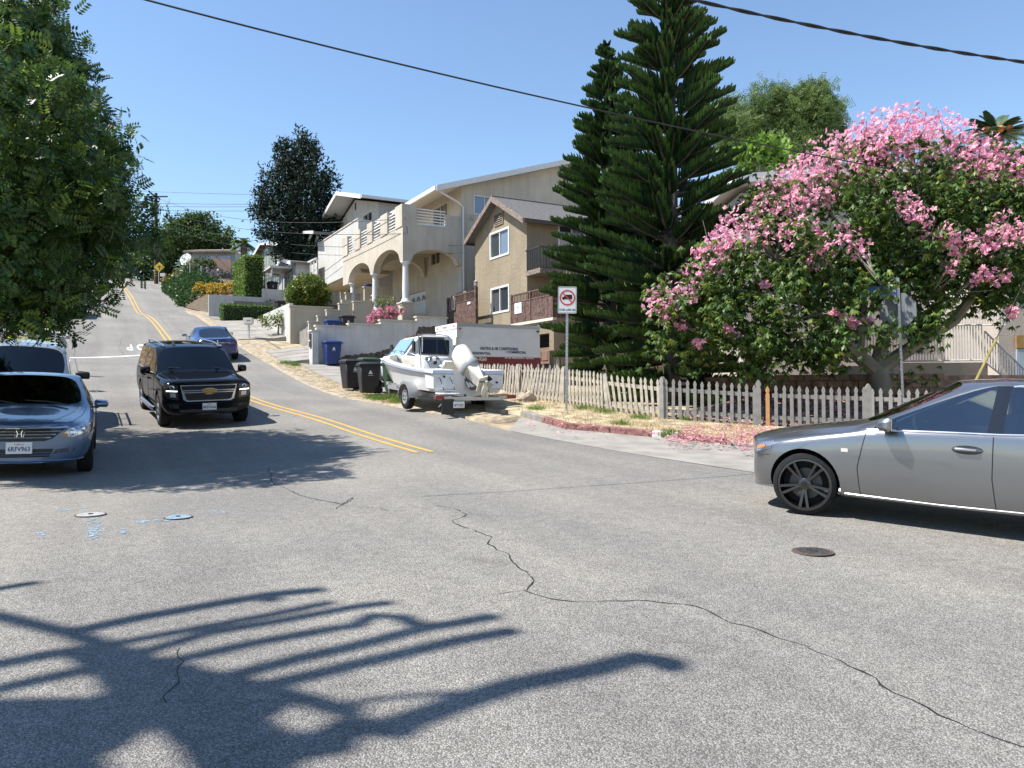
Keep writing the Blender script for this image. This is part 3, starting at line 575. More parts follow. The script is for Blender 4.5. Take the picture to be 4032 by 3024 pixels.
# brown gate between the houses
gt = thing('wood_gate', 'dark brown wooden gate with arched grille between the two houses', 'gate')
GT = 12.6
stbox('post', M_DWOOD, gt, 13.42, 13.55, GT - .06, GT + .08, 3.5, 5.02); stbox('post', M_DWOOD, gt, 10.1, 10.24, GT - .06, GT + .08, 3.3, 5.22)
for k in range(22):
    a = 10.26 + k * .145; top = 4.62 + (.0 if a > 11.2 else .0); stbox('board', M_DWOOD, gt, a, a + .135, GT, GT + .04, 3.4, top if not (12.55 < a < 13.2) else 4.35)
for k in range(24):
    a = 10.28 + k * .13
    if a < 13.4 and not (12.55 < a < 13.2): stbox('slat', M_DWOOD, gt, a, a + .04, GT, GT + .03, 4.66, 5.0)
stbox('rail', M_DWOOD, gt, 10.2, 12.6, GT - .02, GT + .05, 4.62, 4.67); stbox('rail', M_DWOOD, gt, 10.2, 12.6, GT - .02, GT + .05, 5.0, 5.06); stbox('rail', M_DWOOD, gt, 12.6, 13.45, GT - .02, GT + .05, 4.97, 5.02)
mb = MB(); AP = [W(12.58, GT - .03, 4.3), *[W(12.88 + .30 * math.cos(a), GT - .03, 4.62 + .42 * math.sin(a)) for a in np.linspace(math.pi * 1.0, 0, 9)], W(13.18, GT - .03, 4.3)]; mb.tube(AP, .05, 6); mb.tube([AP[0], AP[-1]], .05, 6); mb.build('arched_grille_frame', mat('worn_grey_wood', (.16, .13, .115), .85, var=.3), gt)
for k in range(4):
    mb = MB(); mb.tube([W(12.68 + k * .135, GT - .02, 4.32), W(12.68 + k * .135, GT - .02, 4.92)], .012, 5); mb.build('grille_bar', M_IRON, gt)
stbox('meter_plate', M_WTRIM, gt, 10.75, 11.1, GT - .03, GT - .005, 4.42, 4.55); stbox('gate_back', M_TAN, gt, 12.3, 13.6, GT + .5, GT + .6, 3.4, 5.3)
lp = thing('post_lamp', 'small weathered lantern on the gate post of the tan house', 'lamp'); mb = MB(); c = W(10.17, GT, 5.22); mb.lathe([(.05, 0), (.09, .05), (.10, .22), (.13, .24), (.03, .32)], 8, Matrix.Translation(c)); mb.build('lantern', mat('lantern_grey', (.30, .28, .24), .6), lp)
# ---------------- beige arcaded house -----------------------------
bei = thing('house', 'large beige house with arches, white columns and a slatted balcony', 'house')
BS, BT, BM, BL = 13.5, 10.06, 13.40, 24.0
mb = MB()
wall(mb, 's', BS, BM, 27.2, 3.0, 11.1, [(14.18, 15.32, 9.70, 10.68)])
RZ = lambda t: 10.74 + (t - 11.74) * (13.38 - 10.74) / (20.29 - 11.74) if t < 20.29 else 13.38 - (t - 20.29) * .309
mb.add([W(BS, BM, 11.1), W(BS, 27.2, 11.1), W(BS, 20.29, RZ(20.29) - .16), W(BS, BM, RZ(BM) - .16)], [(0, 1, 2, 3)])
wall(mb, 't', BM, BS, BL, 3.0, 11.2, [(16.31, 17.63, 7.37, 8.29), (18.46, 22.6, 3.0, 6.1), (15.2, 17.3, 8.6, 10.64)])
wall(mb, 's', BL, BM, 27.2, 3.0, 11.1); wall(mb, 't', 27.2, BS, BL, 3.0, 11.1)
mb.build('wall', M_BEI, bei)
window(bei, 's', BS, 14.18, 15.32, 9.70, 10.68, split=.55, pm=(M_PANEB, M_PANEB), fw=.05)
window(bei, 't', BM, 16.31, 17.63, 7.37, 8.29, fm=M_CREAMCAP, split=.5, pm=(M_SCREEN, M_SCREEN), fw=.05); window(bei, 't', BM, 15.2, 17.3, 8.6, 10.64, fm=M_CREAMCAP, split=.5, fw=.07, name='sliding_door')
gd = stbox('garage_door', M_WTRIM, bei, 18.48, 22.58, BM + .06, BM + .12, 3.0, 6.08)
for k in range(5):                                    # fan lights
    f = MB(); c = 18.9 + k * .82
    for a in np.linspace(.2, math.pi - .2, 5): f.add([W(c + .04 * math.cos(a), BM + .05, 5.55 + .04 * math.sin(a)), W(c + .3 * math.cos(a - .22), BM + .05, 5.55 + .3 * math.sin(a - .22)), W(c + .3 * math.cos(a + .22), BM + .05, 5.55 + .3 * math.sin(a + .22))], [(0, 1, 2)])
    f.build('fan_light', M_IRON, gd)
for k in range(4): stbox('panel_line', plain('panel_shadow', (.45, .45, .45), .6), gd, 18.5, 22.56, BM + .05, BM + .062, 3.7 + k * .55, 3.72 + k * .55)
for va in ((19.67, 20.02, 12.50, 12.88), (20.72, 21.06, 12.42, 12.78)):
    v = stbox('gable_vent', M_CREAMCAP, bei, BS - .03, BS - .002, va[0] - .03, va[1] + .03, va[2] - .03, va[3] + .03)
    for k in range(5): stbox('louvre', M_IRON, v, BS - .04, BS - .031, va[0], va[1], va[2] + k * .075, va[2] + k * .075 + .04)
# roof
rf = thing('roof', None, None); rf.parent = bei
for t0_, t1_ in ((11.74, 20.29), (28.4, 20.29)):
    A = [W(BS - .5, t0_, RZ(t0_)), W(BS - .5, t1_, RZ(t1_)), W(BL + .5, t1_, RZ(t1_)), W(BL + .5, t0_, RZ(t0_))]; mb = MB(); mb.hexa([p - UP * .10 for p in A] + [p + UP * .06 for p in A]); mb.build('roof_slope', M_SHING, rf)
    A = [W(BS - .5, t0_, RZ(t0_)), W(BS - .5, t1_, RZ(t1_)), W(BS + 6, t1_, RZ(t1_)), W(BS + 6, t0_, RZ(t0_))]; mb = MB(); mb.hexa([p - UP * .14 for p in A] + [p - UP * .102 for p in A]); mb.build('soffit', M_SOFF, rf)
    mb = MB(); A = [W(BS - .56, t0_, RZ(t0_)), W(BS - .56, t1_, RZ(t1_)), W(BS - .502, t1_, RZ(t1_)), W(BS - .502, t0_, RZ(t0_))]; mb.hexa([p - UP * .22 for p in A] + [p + UP * .08 for p in A]); mb.build('fascia', M_WTRIM, rf)
mb = MB(); A = [W(BS - .5, 11.66, 10.74), W(BL + .5, 11.66, 10.74), W(BL + .5, 11.78, 10.74), W(BS - .5, 11.78, 10.74)]; mb.hexa([p - UP * .16 for p in A] + [p + UP * .06 for p in A]); mb.build('rain_gutter', M_WTRIM, rf)
mb = MB(); mb.tube([W(BS - .45, 11.8, 10.6), W(BS - .14, 13.2, 10.15), W(BS - .10, BM + .08, 9.95), W(BS - .10, BM + .08, 3.2)], .055, 6); mb.build('downpipe', M_WTRIM, rf)
for dt in (14, 16.2): mb = MB(); mb.tube([W(16, dt, RZ(dt)), W(16, dt, RZ(dt) + .35)], .05, 6); mb.build('roof_vent', M_IRON, rf)
# arcade
def arch_wall(mb, plane, c, th, a0, a1, zs_, rise, ztop, mi=0, n=18):
    P = (lambda a, z, d=0: W(a, c + d, z)) if plane == 't' else (lambda a, z, d=0: W(c + d, a, z))
    X = [a0 + (a1 - a0) * k / n for k in range(n + 1)]; A = [(x, zs_ + rise * math.sqrt(max(0, 1 - ((x - (a0 + a1) / 2) / ((a1 - a0) / 2)) ** 2))) for x in X]
    for (xa, za), (xb, zb) in zip(A[:-1], A[1:]):
        for d in (0, th): mb.add([P(xa, za, d), P(xb, zb, d), P(xb, ztop, d), P(xa, ztop, d)], [(0, 1, 2, 3)], mi)
        mb.add([P(xa, za), P(xb, zb), P(xb, zb, th), P(xa, za, th)], [(0, 1, 2, 3)], mi)
def solidw(mb, plane, c, th, a0, a1, z0, z1):
    if plane == 't': mb.st(a0, a1, c, c + th, z0, z1)
    else: mb.st(c, c + th, a0, a1, z0, z1)
ZA = 6.82; ZF = 8.0
mb = MB(); th_ = .42
arch_wall(mb, 't', BT, th_, 13.92, 18.2, ZA, .92, ZF); arch_wall(mb, 't', BT, th_, 18.68, 22.95, ZA, .92, ZF)
solidw(mb, 't', BT, th_, BS, 13.92, ZA, ZF); solidw(mb, 't', BT, th_, 18.2, 18.68, ZA, ZF); solidw(mb, 't', BT, th_, 22.95, BL, ZA, ZF)
arch_wall(mb, 's', BS, th_, 10.5, 13.2, ZA, .72, ZF); solidw(mb, 's', BS, th_, BT + th_, 10.5, ZA, ZF); solidw(mb, 's', BS, th_, 13.2, BM, ZA, ZF)
arch_wall(mb, 's', 18.2, .4, 10.5, 13.2, ZA, .9, ZF)
mb.st(BS, BL, BT, BM, ZF, ZF + .25)
# parapet with openings
OP = [(14.5, 15.74), (16.84, 18.22), (19.14, 20.46), (21.48, 22.92)]
zs0, zs1, zp = 8.62, 9.62, 9.78
mb.st(BS, BL, BT, BT + .22, ZF + .25, zs0)
edges = [BS] + [x for o in OP for x in o] + [BL]
for a, b in zip(edges[0::2], edges[1::2]): mb.st(a, b, BT - .04, BT + .26, zs0, zp)
mb.st(BS, BS + .22, BT + .26, BM, ZF + .25, 8.78); mb.st(BS, BS + .22, BT + .26, 10.83, 8.78, zp); mb.st(BS, BS + .22, 12.51, BM, 8.78, 9.45)
mb.build('arcade', M_BEI, bei)
for a, b in OP:
    for k in range(6): stbox('balcony_slat', M_WTRIM, bei, a, b, BT + .06, BT + .12, zs0 + .08 + k * .165, zs0 + .14 + k * .165)
for k in range(6): stbox('balcony_slat', M_WTRIM, bei, BS + .06, BS + .12, 10.83, 12.51, 8.84 + k * .15, 8.895 + k * .15)
stbox('balcony_sill', M_WTRIM, bei, BS - .04, BS + .2, 10.8, 12.56, 8.765, 8.80)
def column(s, t, z0, z1, r=.17):
    T = Matrix.Translation(W(s, t, 0)); m = MB(); h = z1 - z0
    m.lathe([(r * 1.6, z0), (r * 1.6, z0 + .07), (r * 1.35, z0 + .09), (r * 1.25, z0 + .16), (r, z0 + .2), (r * 1.02, z0 + h * .4), (r * .84, z1 - .22), (r * .95, z1 - .2), (r * .95, z1 - .15), (r * 1.3, z1 - .1), (r * 1.5, z1 - .06), (r * 1.5, z1)], 24, T)
    return m.build('column', M_WTRIM, bei, smooth=True)
for s, t in ((BS + .22, BT + .22), (18.44, BT + .2), (22.6, BT + .2)):
    column(s, t, 4.68, ZA); p = stbox('pedestal', M_BEIW, bei, s - .32, s + .32, t - .32, t + .32, 2.0, 4.62, bevel=.01); stbox('pedestal_cap', M_CREAMCAP, p, s - .37, s + .37, t - .37, t + .37, 4.621, 4.678)
stbox('porch_floor', M_BEIW, bei, BS + 4.5, BL, BT + .3, BM, 2.5, 4.6)
# light fixtures and camera on the wall
for nm, t, z in (('wall_lamp', BM + .7, 5.6), ('wall_lamp', BM + .62, 9.3)):
    m = MB(); c = W(BS - .1, t, z); m.lathe([(.03, 0), (.06, .03), (.06, .22), (.02, .27)], 8, Matrix.Translation(c)); m.build(nm, M_STEEL if 0 else plain('lamp_metal', (.3, .3, .3), .4, metal=.7), bei)
# ---------------- walls and stairs of the beige front yard ---------
gw = thing('garden_wall', 'long grey stucco wall stepping up beside the driveway with a brown unpainted foot', 'wall')
steps = [(5.15, 6.72, 3.13), (6.72, 8.3, 3.28), (8.3, 10.2, 3.52), (10.2, 11.85, 3.76)]
for a, b, z in steps:
    stbox('wall_section', M_GRST, gw, 12.0, 12.25, a, b, .9, z); stbox('wall_cap', M_CREAMCAP, gw, 11.93, 12.32, a - .05, b + .05, z + .001, z + .07)
stbox('end_post', M_GRST, gw, 11.75, 12.4, 4.90, 5.18, .9, 2.88); stbox('post_cap', M_CREAMCAP, gw, 11.7, 12.45, 4.85, 5.23, 2.881, 2.95)
for z in (2.15, 2.5): stbox('mail_slot', M_IRON, gw, 11.85, 12.2, 4.84, 4.9, z, z + .28)
mb = MB(); prof = []                                  # ragged edge of the unpainted foot
for k in range(60):
    t = 6.2 + k * (11.85 - 6.2) / 59; base = np.interp(t, [6.2, 6.6, 8.0, 9.2, 9.8, 10.2, 10.25, 11.85], [1.55, 1.78, 1.95, 2.3, 2.75, 2.95, 3.3, 3.35]); prof.append((t, base + random.uniform(-.05, .05)))
for (ta, za), (tb, zb) in zip(prof[:-1], prof[1:]): mb.hexa([W(11.985, ta, .9), W(11.985, tb, .9), W(12.02, tb, .9), W(12.02, ta, .9), W(11.985, ta, za), W(11.985, tb, zb), W(12.02, tb, zb), W(12.02, ta, za)])
mb.build('unpainted_foot', M_DIRTW, gw)
sw = thing('stair_wall', 'beige wall stepping up beside the garden stairs of the arcaded house', 'wall')
z3 = lambda x, y: (1100 + x * .3165, 1000 + y * .3165)
SWS = 16.6
for xa, xb, y in [(368, 488, 848), (478, 592, 777), (588, 752, 703), (745, 870, 622), (925, 1175, 598)]:
    t0_, z = onS(*z3(xa, y), SWS); t1_, _ = onS(*z3(xb, y), SWS)
    stbox('wall_section', M_BEIW, sw, SWS, SWS + .22, t0_, t1_ - .004, 1.4, z); stbox('wall_cap', M_CREAMCAP, sw, SWS - .05, SWS + .27, t0_ - .03, t1_ + .02, z + .002 + .003 * random.random(), z + .06)
sr = thing('garden_stairs', 'concrete garden stairs climbing between the beige walls', 'stairs')
t0_, zz0 = onS(*z3(330, 940), 18.0); t1_, zz1 = onS(*z3(600, 760), 18.0)
for k in range(8):
    f = k / 7; t = t0_ + (t1_ - t0_) * f; z = zz0 + (zz1 - zz0) * f; stbox('step', M_CONC, sr, SWS + .25, 19.4, t, t + .6, 1.4, z)
pw = thing('planter_wall', 'beige planter wall holding the round citrus bush', 'wall')
PS = 19.6; t0_, zt = onS(*z3(135, 650), PS); t1_, _ = onS(*z3(660, 655), PS)
stbox('wall_section', M_BEIW, pw, PS, PS + .2, t0_, t1_, 2.0, zt); stbox('wall_cap', M_CREAMCAP, pw, PS - .05, PS + .25, t0_ - .05, t1_ + .05, zt + .001, zt + .06); stbox('side_section', M_WST, pw, PS + .2, 27, t0_, t0_ + .2, 2.0, zt + .2); stbox('soil', M_EARTH, pw, PS + .2, 25, t0_ + .2, t1_, 2.0, zt - .08)
PLANTER = (PS, t0_, t1_, zt)
t2_, z2_ = onS(*z3(1165, 520), 19.0); t3_, _ = onS(*z3(1445, 520), 19.0)
uw = thing('terrace_wall', 'upper beige terrace walls under the arches', 'wall')
stbox('wall_section', M_BEIW, uw, 19.0, 19.2, t2_, t3_, 3.5, z2_); stbox('wall_cap', M_CREAMCAP, uw, 18.95, 19.25, t2_ - .05, t3_, z2_ + .001, z2_ + .06)
t2_, z2_ = onS(*z3(1060, 415), 21.0); t3_, _ = onS(*z3(1335, 420), 21.0); stbox('wall_section', M_BEIW, uw, 21.0, 21.2, t2_, t3_, 3.5, z2_); stbox('wall_cap', M_CREAMCAP, uw, 20.95, 21.25, t2_ - .05, t3_, z2_ + .001, z2_ + .06)
t2_, z2_ = onS(*z3(780, 565), 20.0); t3_, _ = onS(*z3(1070, 565), 20.0); stbox('wall_section', M_BEIW, uw, 20.0, 20.2, t2_, t3_, 3.0, z2_)
t2_, z2_ = onS(*z3(830, 490), 22.5); t3_, _ = onS(*z3(1010, 490), 22.5); stbox('wall_section', M_BEIW, uw, 22.5, 22.7, t2_, t3_, 3.0, z2_); stbox('wall_cap', M_CREAMCAP, uw, 22.45, 22.75, t2_ - .05, t3_, z2_ + .001, z2_ + .06)
# ---------------- white house -------------------------------------
wh = thing('house', 'white stucco house with a wide gable overhang next up the hill', 'house')
mb = MB(); WT = 13.2; a0, a1 = 26.2, 36.4
wall(mb, 't', WT, a0, a1, 4.0, 13.0, [(27.46, 29.49, 12.02, 12.68)] if 0 else [(27.46, 29.4, 11.2, 12.68)]); mb.add([W(a0, WT, 13.0), W(a1, WT, 13.0), W(31.2, WT, 14.25)], [(0, 1, 2)])
wall(mb, 's', a0, WT, 26, 4.0, 13.0, [(15.0, 16.2, 11.4, 12.6)]); wall(mb, 's', a1, WT, 26, 4, 13); wall(mb, 't', 26, a0, a1, 4, 13)
mb.build('wall', M_WST, wh); window(wh, 't', WT, 27.46, 29.4, 11.2, 12.68, split=.5, fw=.06); window(wh, 's', a0, 15.0, 16.2, 11.4, 12.6, split=.5, fw=.06)
v = stbox('gable_vent', M_IRON, wh, 31.0, 31.3, WT - .03, WT - .005, 13.5, 14.0)
rf = thing('roof', None, None); rf.parent = wh
for se in (25.6, 36.9):
    A = [W(se, 11.8, 13.1), W(31.25, 11.8, 14.6), W(31.25, 27, 14.6), W(se, 27, 13.1)]; mb = MB(); mb.hexa([p for p in A] + [p + UP * .1 for p in A]); mb.build('roof_slope', M_SHING, rf)
    A = [W(se, 11.86, 13.1), W(31.25, 11.86, 14.6), W(31.25, WT, 14.6), W(se, WT, 13.1)]; mb = MB(); mb.hexa([p - UP * .06 for p in A] + [p - UP * .002 for p in A]); mb.build('soffit', M_WTRIM, rf)
    mb = MB(); A = [W(se, 11.75, 13.1), W(31.25, 11.75, 14.6), W(31.25, 11.798, 14.6), W(se, 11.798, 13.1)]; mb.hexa([p - UP * .16 for p in A] + [p + UP * .13 for p in A]); mb.build('fascia', M_WTRIM, rf)
mb = MB(); mb.st(25.48, 25.6, 11.8, 27, 13.0, 13.2); mb.build('rain_gutter', M_WTRIM, rf)
mb = MB(); mb.tube([W(25.6, 15.3, 13.0), W(26.1, 15.4, 12.6), W(26.1, 15.4, 9.5)], .05, 6); mb.build('downpipe', M_WTRIM, rf)
# balcony wall, soffit over the carport
stbox('balcony_wall', M_WST, wh, 24.05, 33.8, 11.1, 11.3, 7.9, 11.2); stbox('balcony_cap', M_CREAMCAP, wh, 24.02, 33.85, 11.05, 11.36, 11.201, 11.27); stbox('balcony_side', M_WST, wh, 24.05, 24.25, 11.302, 13.3, 7.9, 11.2)
stbox('carport_ceiling', M_BEIW, wh, 24.05, 33.8, 11.3, WT, 7.75, 7.9); stbox('garage_door', mat('cream_roll_door', (.40, .36, .30), .7, var=.06), wh, 26.8, 31.5, WT - .06, WT - .01, 4.6, 7.2)
for k in range(12): stbox('door_slat', mat('cream_roll_door', (.40, .36, .30), .7, var=.06), wh, 26.8, 31.5, WT - .08, WT - .061, 4.7 + k * .21, 4.84 + k * .21)
# white stair railing and slanted beams on the uphill end
rl = thing('stair_railing', 'white panelled railing slanting along the end of the white house', 'railing')
z2 = lambda x, y: (900 + x * .4069, 450 + y * .4069)
pts = [(onT(*z2(632, 1500), 10.6), onT(*z2(625, 1650), 10.6)), (onT(*z2(860, 1393), 10.6), onT(*z2(860, 1560), 10.6))]
(sa, za), (sb_, zb_) = pts[0][0], pts[1][0]
for k in range(9):
    f = k / 8; s = sa + (sb_ - sa) * f; z = za + (zb_ - za) * f; stbox('post', M_WTRIM, rl, s, s + .12, 10.55, 10.66, z - 1.6, z)
A = [W(sa, 10.5, za), W(sb_, 10.5, zb_), W(sb_, 10.7, zb_), W(sa, 10.7, za)]; mb = MB(); mb.hexa([p - UP * .08 for p in A] + [p + UP * .05 for p in A]); mb.build('handrail', M_WTRIM, rl)
A = [W(sa, 10.6, za), W(sb_, 10.6, zb_), W(sb_, 10.64, zb_), W(sa, 10.64, za)]; mb = MB(); mb.hexa([p - UP * 1.5 for p in A] + [p - UP * .3 for p in A]); mb.build('panel', M_WST, rl)
pb = thing('pergola', 'white slanted pergola beams at the far end of the white house', 'pergola')
(pa, pz), (pc, pz2) = onT(*z2(690, 1430), 10.8), onT(*z2(800, 1170), 10.8)
for k in range(5):
    dt = k * .55; mb = MB(); mb.tube([W(pa, 10.8 + dt, pz), W(pc, 10.8 + dt, pz2)], .11, 4); mb.build('beam', M_WTRIM, pb)
mb = MB(); A = [W(pc + 1.6, 10.4, pz2 + .45), W(pc - 2.3, 10.4, pz2 - .25), W(pc - 2.3, 14, pz2 - .1), W(pc + 1.6, 14, pz2 + .6)]; mb.hexa([p - UP * .08 for p in A] + [p + UP * .08 for p in A]); mb.build('canopy_roof', M_SHING, pb)
mb = MB(); mb.hexa([W(pc + 1.65, 10.3, pz2 + .33), W(pc - 2.35, 10.3, pz2 - .37), W(pc - 2.35, 10.39, pz2 - .37), W(pc + 1.65, 10.39, pz2 + .33), W(pc + 1.65, 10.3, pz2 + .56), W(pc - 2.35, 10.3, pz2 - .14), W(pc - 2.35, 10.39, pz2 - .14), W(pc + 1.65, 10.39, pz2 + .56)]); mb.build('fascia', M_WTRIM, pb)
stbox('back_wall', M_WST, pb, pc - 2.2, pc + 1.5, 12.8, 13.0, 6, pz2 - .1)
# ------------------------------------------------------------------ vehicles
M_TYRE = mat('tyre_rubber', (0.016, 0.016, 0.017), 0.9, spec=.2, var=0.2, scale=20, bump=0.3, bscale=90, dist=0.004)
M_BLACK = plain('black_plastic', (0.016, 0.016, 0.017), 0.5)
M_WELL = plain('wheel_well', (0.008, 0.008, 0.008), 0.9)
M_CHROME = plain('chrome', (0.80, 0.81, 0.82), 0.12, metal=.75)
M_STEEL = plain('grey_alloy', (0.42, 0.43, 0.44), 0.28, metal=1.0)
M_DALLOY = plain('dark_alloy', (0.10, 0.10, 0.105), 0.28, metal=1.0)
M_PLATE = plain('plate_white', (0.72, 0.73, 0.74), 0.45)
M_PBLUE = plain('plate_blue', (0.02, 0.03, 0.12), 0.5)
M_PRED = plain('plate_red', (0.45, 0.05, 0.05), 0.5)
M_LAMPW = glassmat('lamp_glass', (0.85, 0.87, 0.88)); M_LAMPR = plain('lamp_red', (0.22, 0.01, 0.012), 0.12, coat=1.0)
M_AMBER = plain('lamp_amber', (0.55, 0.16, 0.02), 0.2, coat=1.0)
M_REFL = plain('lamp_reflector', (0.55, 0.56, 0.57), 0.22, metal=0.9)
M_GDARK = glassmat('window_tinted', (0.06, 0.075, 0.08), ior=1.75)
M_GMID = glassmat('window_green_tint', (0.50, 0.60, 0.62), ior=2.4)
M_CABIN = plain('cabin_dark', (0.025, 0.025, 0.027), 0.8)
M_BEIGE = mat('beige_leather', (0.42, 0.31, 0.20), 0.6, var=0.15, scale=8)
def paint(name, col, metal=0.0, rough=0.3):
    if name in _M: return _M[name]
    m = bpy.data.materials.new(name); m.use_nodes = True; nt = m.node_tree; N = nt.nodes; L = nt.links; b = N['Principled BSDF']
    b.inputs['Base Color'].default_value = tuple(col) + (1,); b.inputs['Metallic'].default_value = metal; b.inputs['Roughness'].default_value = rough
    b.inputs['Coat Weight'].default_value = 1.0; b.inputs['Coat Roughness'].default_value = 0.02
    tc = N.new('ShaderNodeTexCoord'); vo = N.new('ShaderNodeTexNoise'); vo.inputs['Scale'].default_value = 3.0; vo.inputs['Detail'].default_value = 8
    L.new(tc.outputs['Object'], vo.inputs['Vector']); mr = N.new('ShaderNodeMapRange'); mr.inputs[1].default_value = 0.3; mr.inputs[2].default_value = 0.75
    mr.inputs[3].default_value = 0.015; mr.inputs[4].default_value = 0.09; L.new(vo.outputs[0], mr.inputs[0]); L.new(mr.outputs[0], b.inputs['Coat Roughness'])
    _M[name] = m; return m
SLOTS = ['body', 'wheel_well', 'windshield', 'side_window', 'rear_window', 'door', 'door', 'hood', 'trunk_lid', 'pillar']
def ring(S):
    xs, xt, xc, zf, zs_, ws, zm, wm, zb, wb, zt, wt, zc = S
    L_ = [(xs * .6 + xc * .4, 0, zf), (xs, ws * .82, zf), (xs, ws, zs_), (xs, wm, zm), (xs, wm * .72 + wb * .28 + .004, zm * .16 + zb * .84), (xs, wb, zb),
          (xt, wt, zt), (xt * .9 + xc * .1, wt - .04, zt + (zc - zt) * .40), (xt * .35 + xc * .65, wt * .55, zt + (zc - zt) * .86), (xc, 0, zc)]
    return L_ + [(x, -y, z) for x, y, z in L_[8:0:-1]]
def car_shell(stations, tags, axles, arch, paintm, glass_s, glass_w, well_depth=0.34, W2=0.95, crease=0.0):
    V = []; F = []; MI = []; n = 18
    for S in stations: V += ring(S)
    side = lambda k: k if k < 9 else 17 - k             # ring edge -> v index
    for i in range(len(stations) - 1):
        for k in range(n):
            F.append((i * n + k, i * n + (k + 1) % n, (i + 1) * n + (k + 1) % n, (i + 1) * n + k)); MI.append(tags(i, side(k)))
    for i, flip in ((0, 1), (len(stations) - 1, 0)):
        o = i * n
        for k in range(9):
            a, b, c, d = o + k, o + k + 1, o + (n - k - 1) % n, o + (n - k) % n
            q = (a, b, c, d) if k not in (0, 8) else ((a, b, c) if k == 0 else (a, b, d))
            F.append(q if flip else q[::-1]); MI.append(0)
    me = bpy.data.meshes.new('shell'); me.from_pydata(V, [], F); me.polygons.foreach_set('material_index', MI)
    bm = bmesh.new(); bm.from_mesh(me); bmesh.ops.recalc_face_normals(bm, faces=bm.faces)
    cl = bm.edges.layers.float.get('crease_edge') or bm.edges.layers.float.new('crease_edge')
    for e in bm.edges:
        if len({f.material_index for f in e.link_faces} & {2, 3, 4, 9}) and len({f.material_index for f in e.link_faces}) > 1: e[cl] = 0.88
    bm.to_mesh(me); bm.free()
    for _ in SLOTS: me.materials.append(paintm)
    o = bpy.data.objects.new('shell', me); COL.objects.link(o)
    md = o.modifiers.new('s', 'SUBSURF'); md.levels = 2; md.render_levels = 2
    cut = []
    for ax, r in axles:
        for sgn in (1, -1):
            b = MB(); nseg = 40; y0 = sgn * (W2 + .3); y1 = sgn * (W2 - well_depth)
            c = [(ax + arch * math.cos(2 * math.pi * k / nseg), r + arch * math.sin(2 * math.pi * k / nseg)) for k in range(nseg)]
            b.prism([Vector((x, y0, z)) for x, z in c], (0, y1 - y0, 0), 1)
            co = b.build('cut', [M_WELL, M_WELL]); cut.append(co)
            md = o.modifiers.new('b', 'BOOLEAN'); md.object = co; md.operation = 'DIFFERENCE'; md.solver = 'EXACT'
    dg = bpy.context.evaluated_depsgraph_get(); dg.update()
    res = bpy.data.meshes.new_from_object(o.evaluated_get(dg))
    for c in cut: bpy.data.objects.remove(c)
    bpy.data.objects.remove(o)
    bm = bmesh.new(); bm.from_mesh(res)
    return bm
def split_shell(bm, root, paintm, glass_s, glass_w, pillar=None):
    bm.faces.ensure_lookup_table(); bvh = BVHTree.FromBMesh(bm)
    parts = {}
    groups = {}
    for f in bm.faces: groups.setdefault(f.material_index, []).append(f)
    for mi, fs in groups.items():
        # islands within a slot become objects of their own
        todo = set(fs); isl = []
        while todo:
            st_ = [todo.pop()]; comp = []
            while st_:
                f = st_.pop(); comp.append(f)
                for e in f.edges:
                    for g in e.link_faces:
                        if g in todo: todo.discard(g); st_.append(g)
            isl.append(comp)
        if mi == 0: isl = [[f for c in isl for f in c]]
        for comp in isl:
            vmap = {}; V = []; F = []
            for f in comp:
                q = []
                for v in f.verts:
                    if v not in vmap: vmap[v] = len(V); V.append(v.co[:])
                    q.append(vmap[v])
                F.append(q)
            me = bpy.data.meshes.new(SLOTS[mi]); me.from_pydata(V, [], F); me.polygons.foreach_set('use_smooth', [mi != 1] * len(F))
            m = {1: M_WELL, 2: glass_w, 3: glass_s, 4: glass_s, 9: pillar or M_BLACK}.get(mi, paintm); me.materials.append(m)
            if mi in (0, 5, 6): me.set_sharp_from_angle(angle=R(50))
            o = link(SLOTS[mi], me, root); parts.setdefault(mi, []).append(o)
    return bvh, parts
def hit(bvh, axis, a, b, sgn=1):
    """axis 'x': (a,b)=(y,z), from the front (sgn 1) or rear; 'y': (x,z); 'z': (x,y)."""
    if axis == 'x': o, d = Vector((6 * sgn, a, b)), Vector((-sgn, 0, 0))
    elif axis == 'y': o, d = Vector((a, 4 * sgn, b)), Vector((0, -sgn, 0))
    else: o, d = Vector((a, b, 5)), Vector((0, 0, -1))
    h = bvh.ray_cast(o, d)
    return (h[0], h[1]) if h[0] is not None else (None, None)
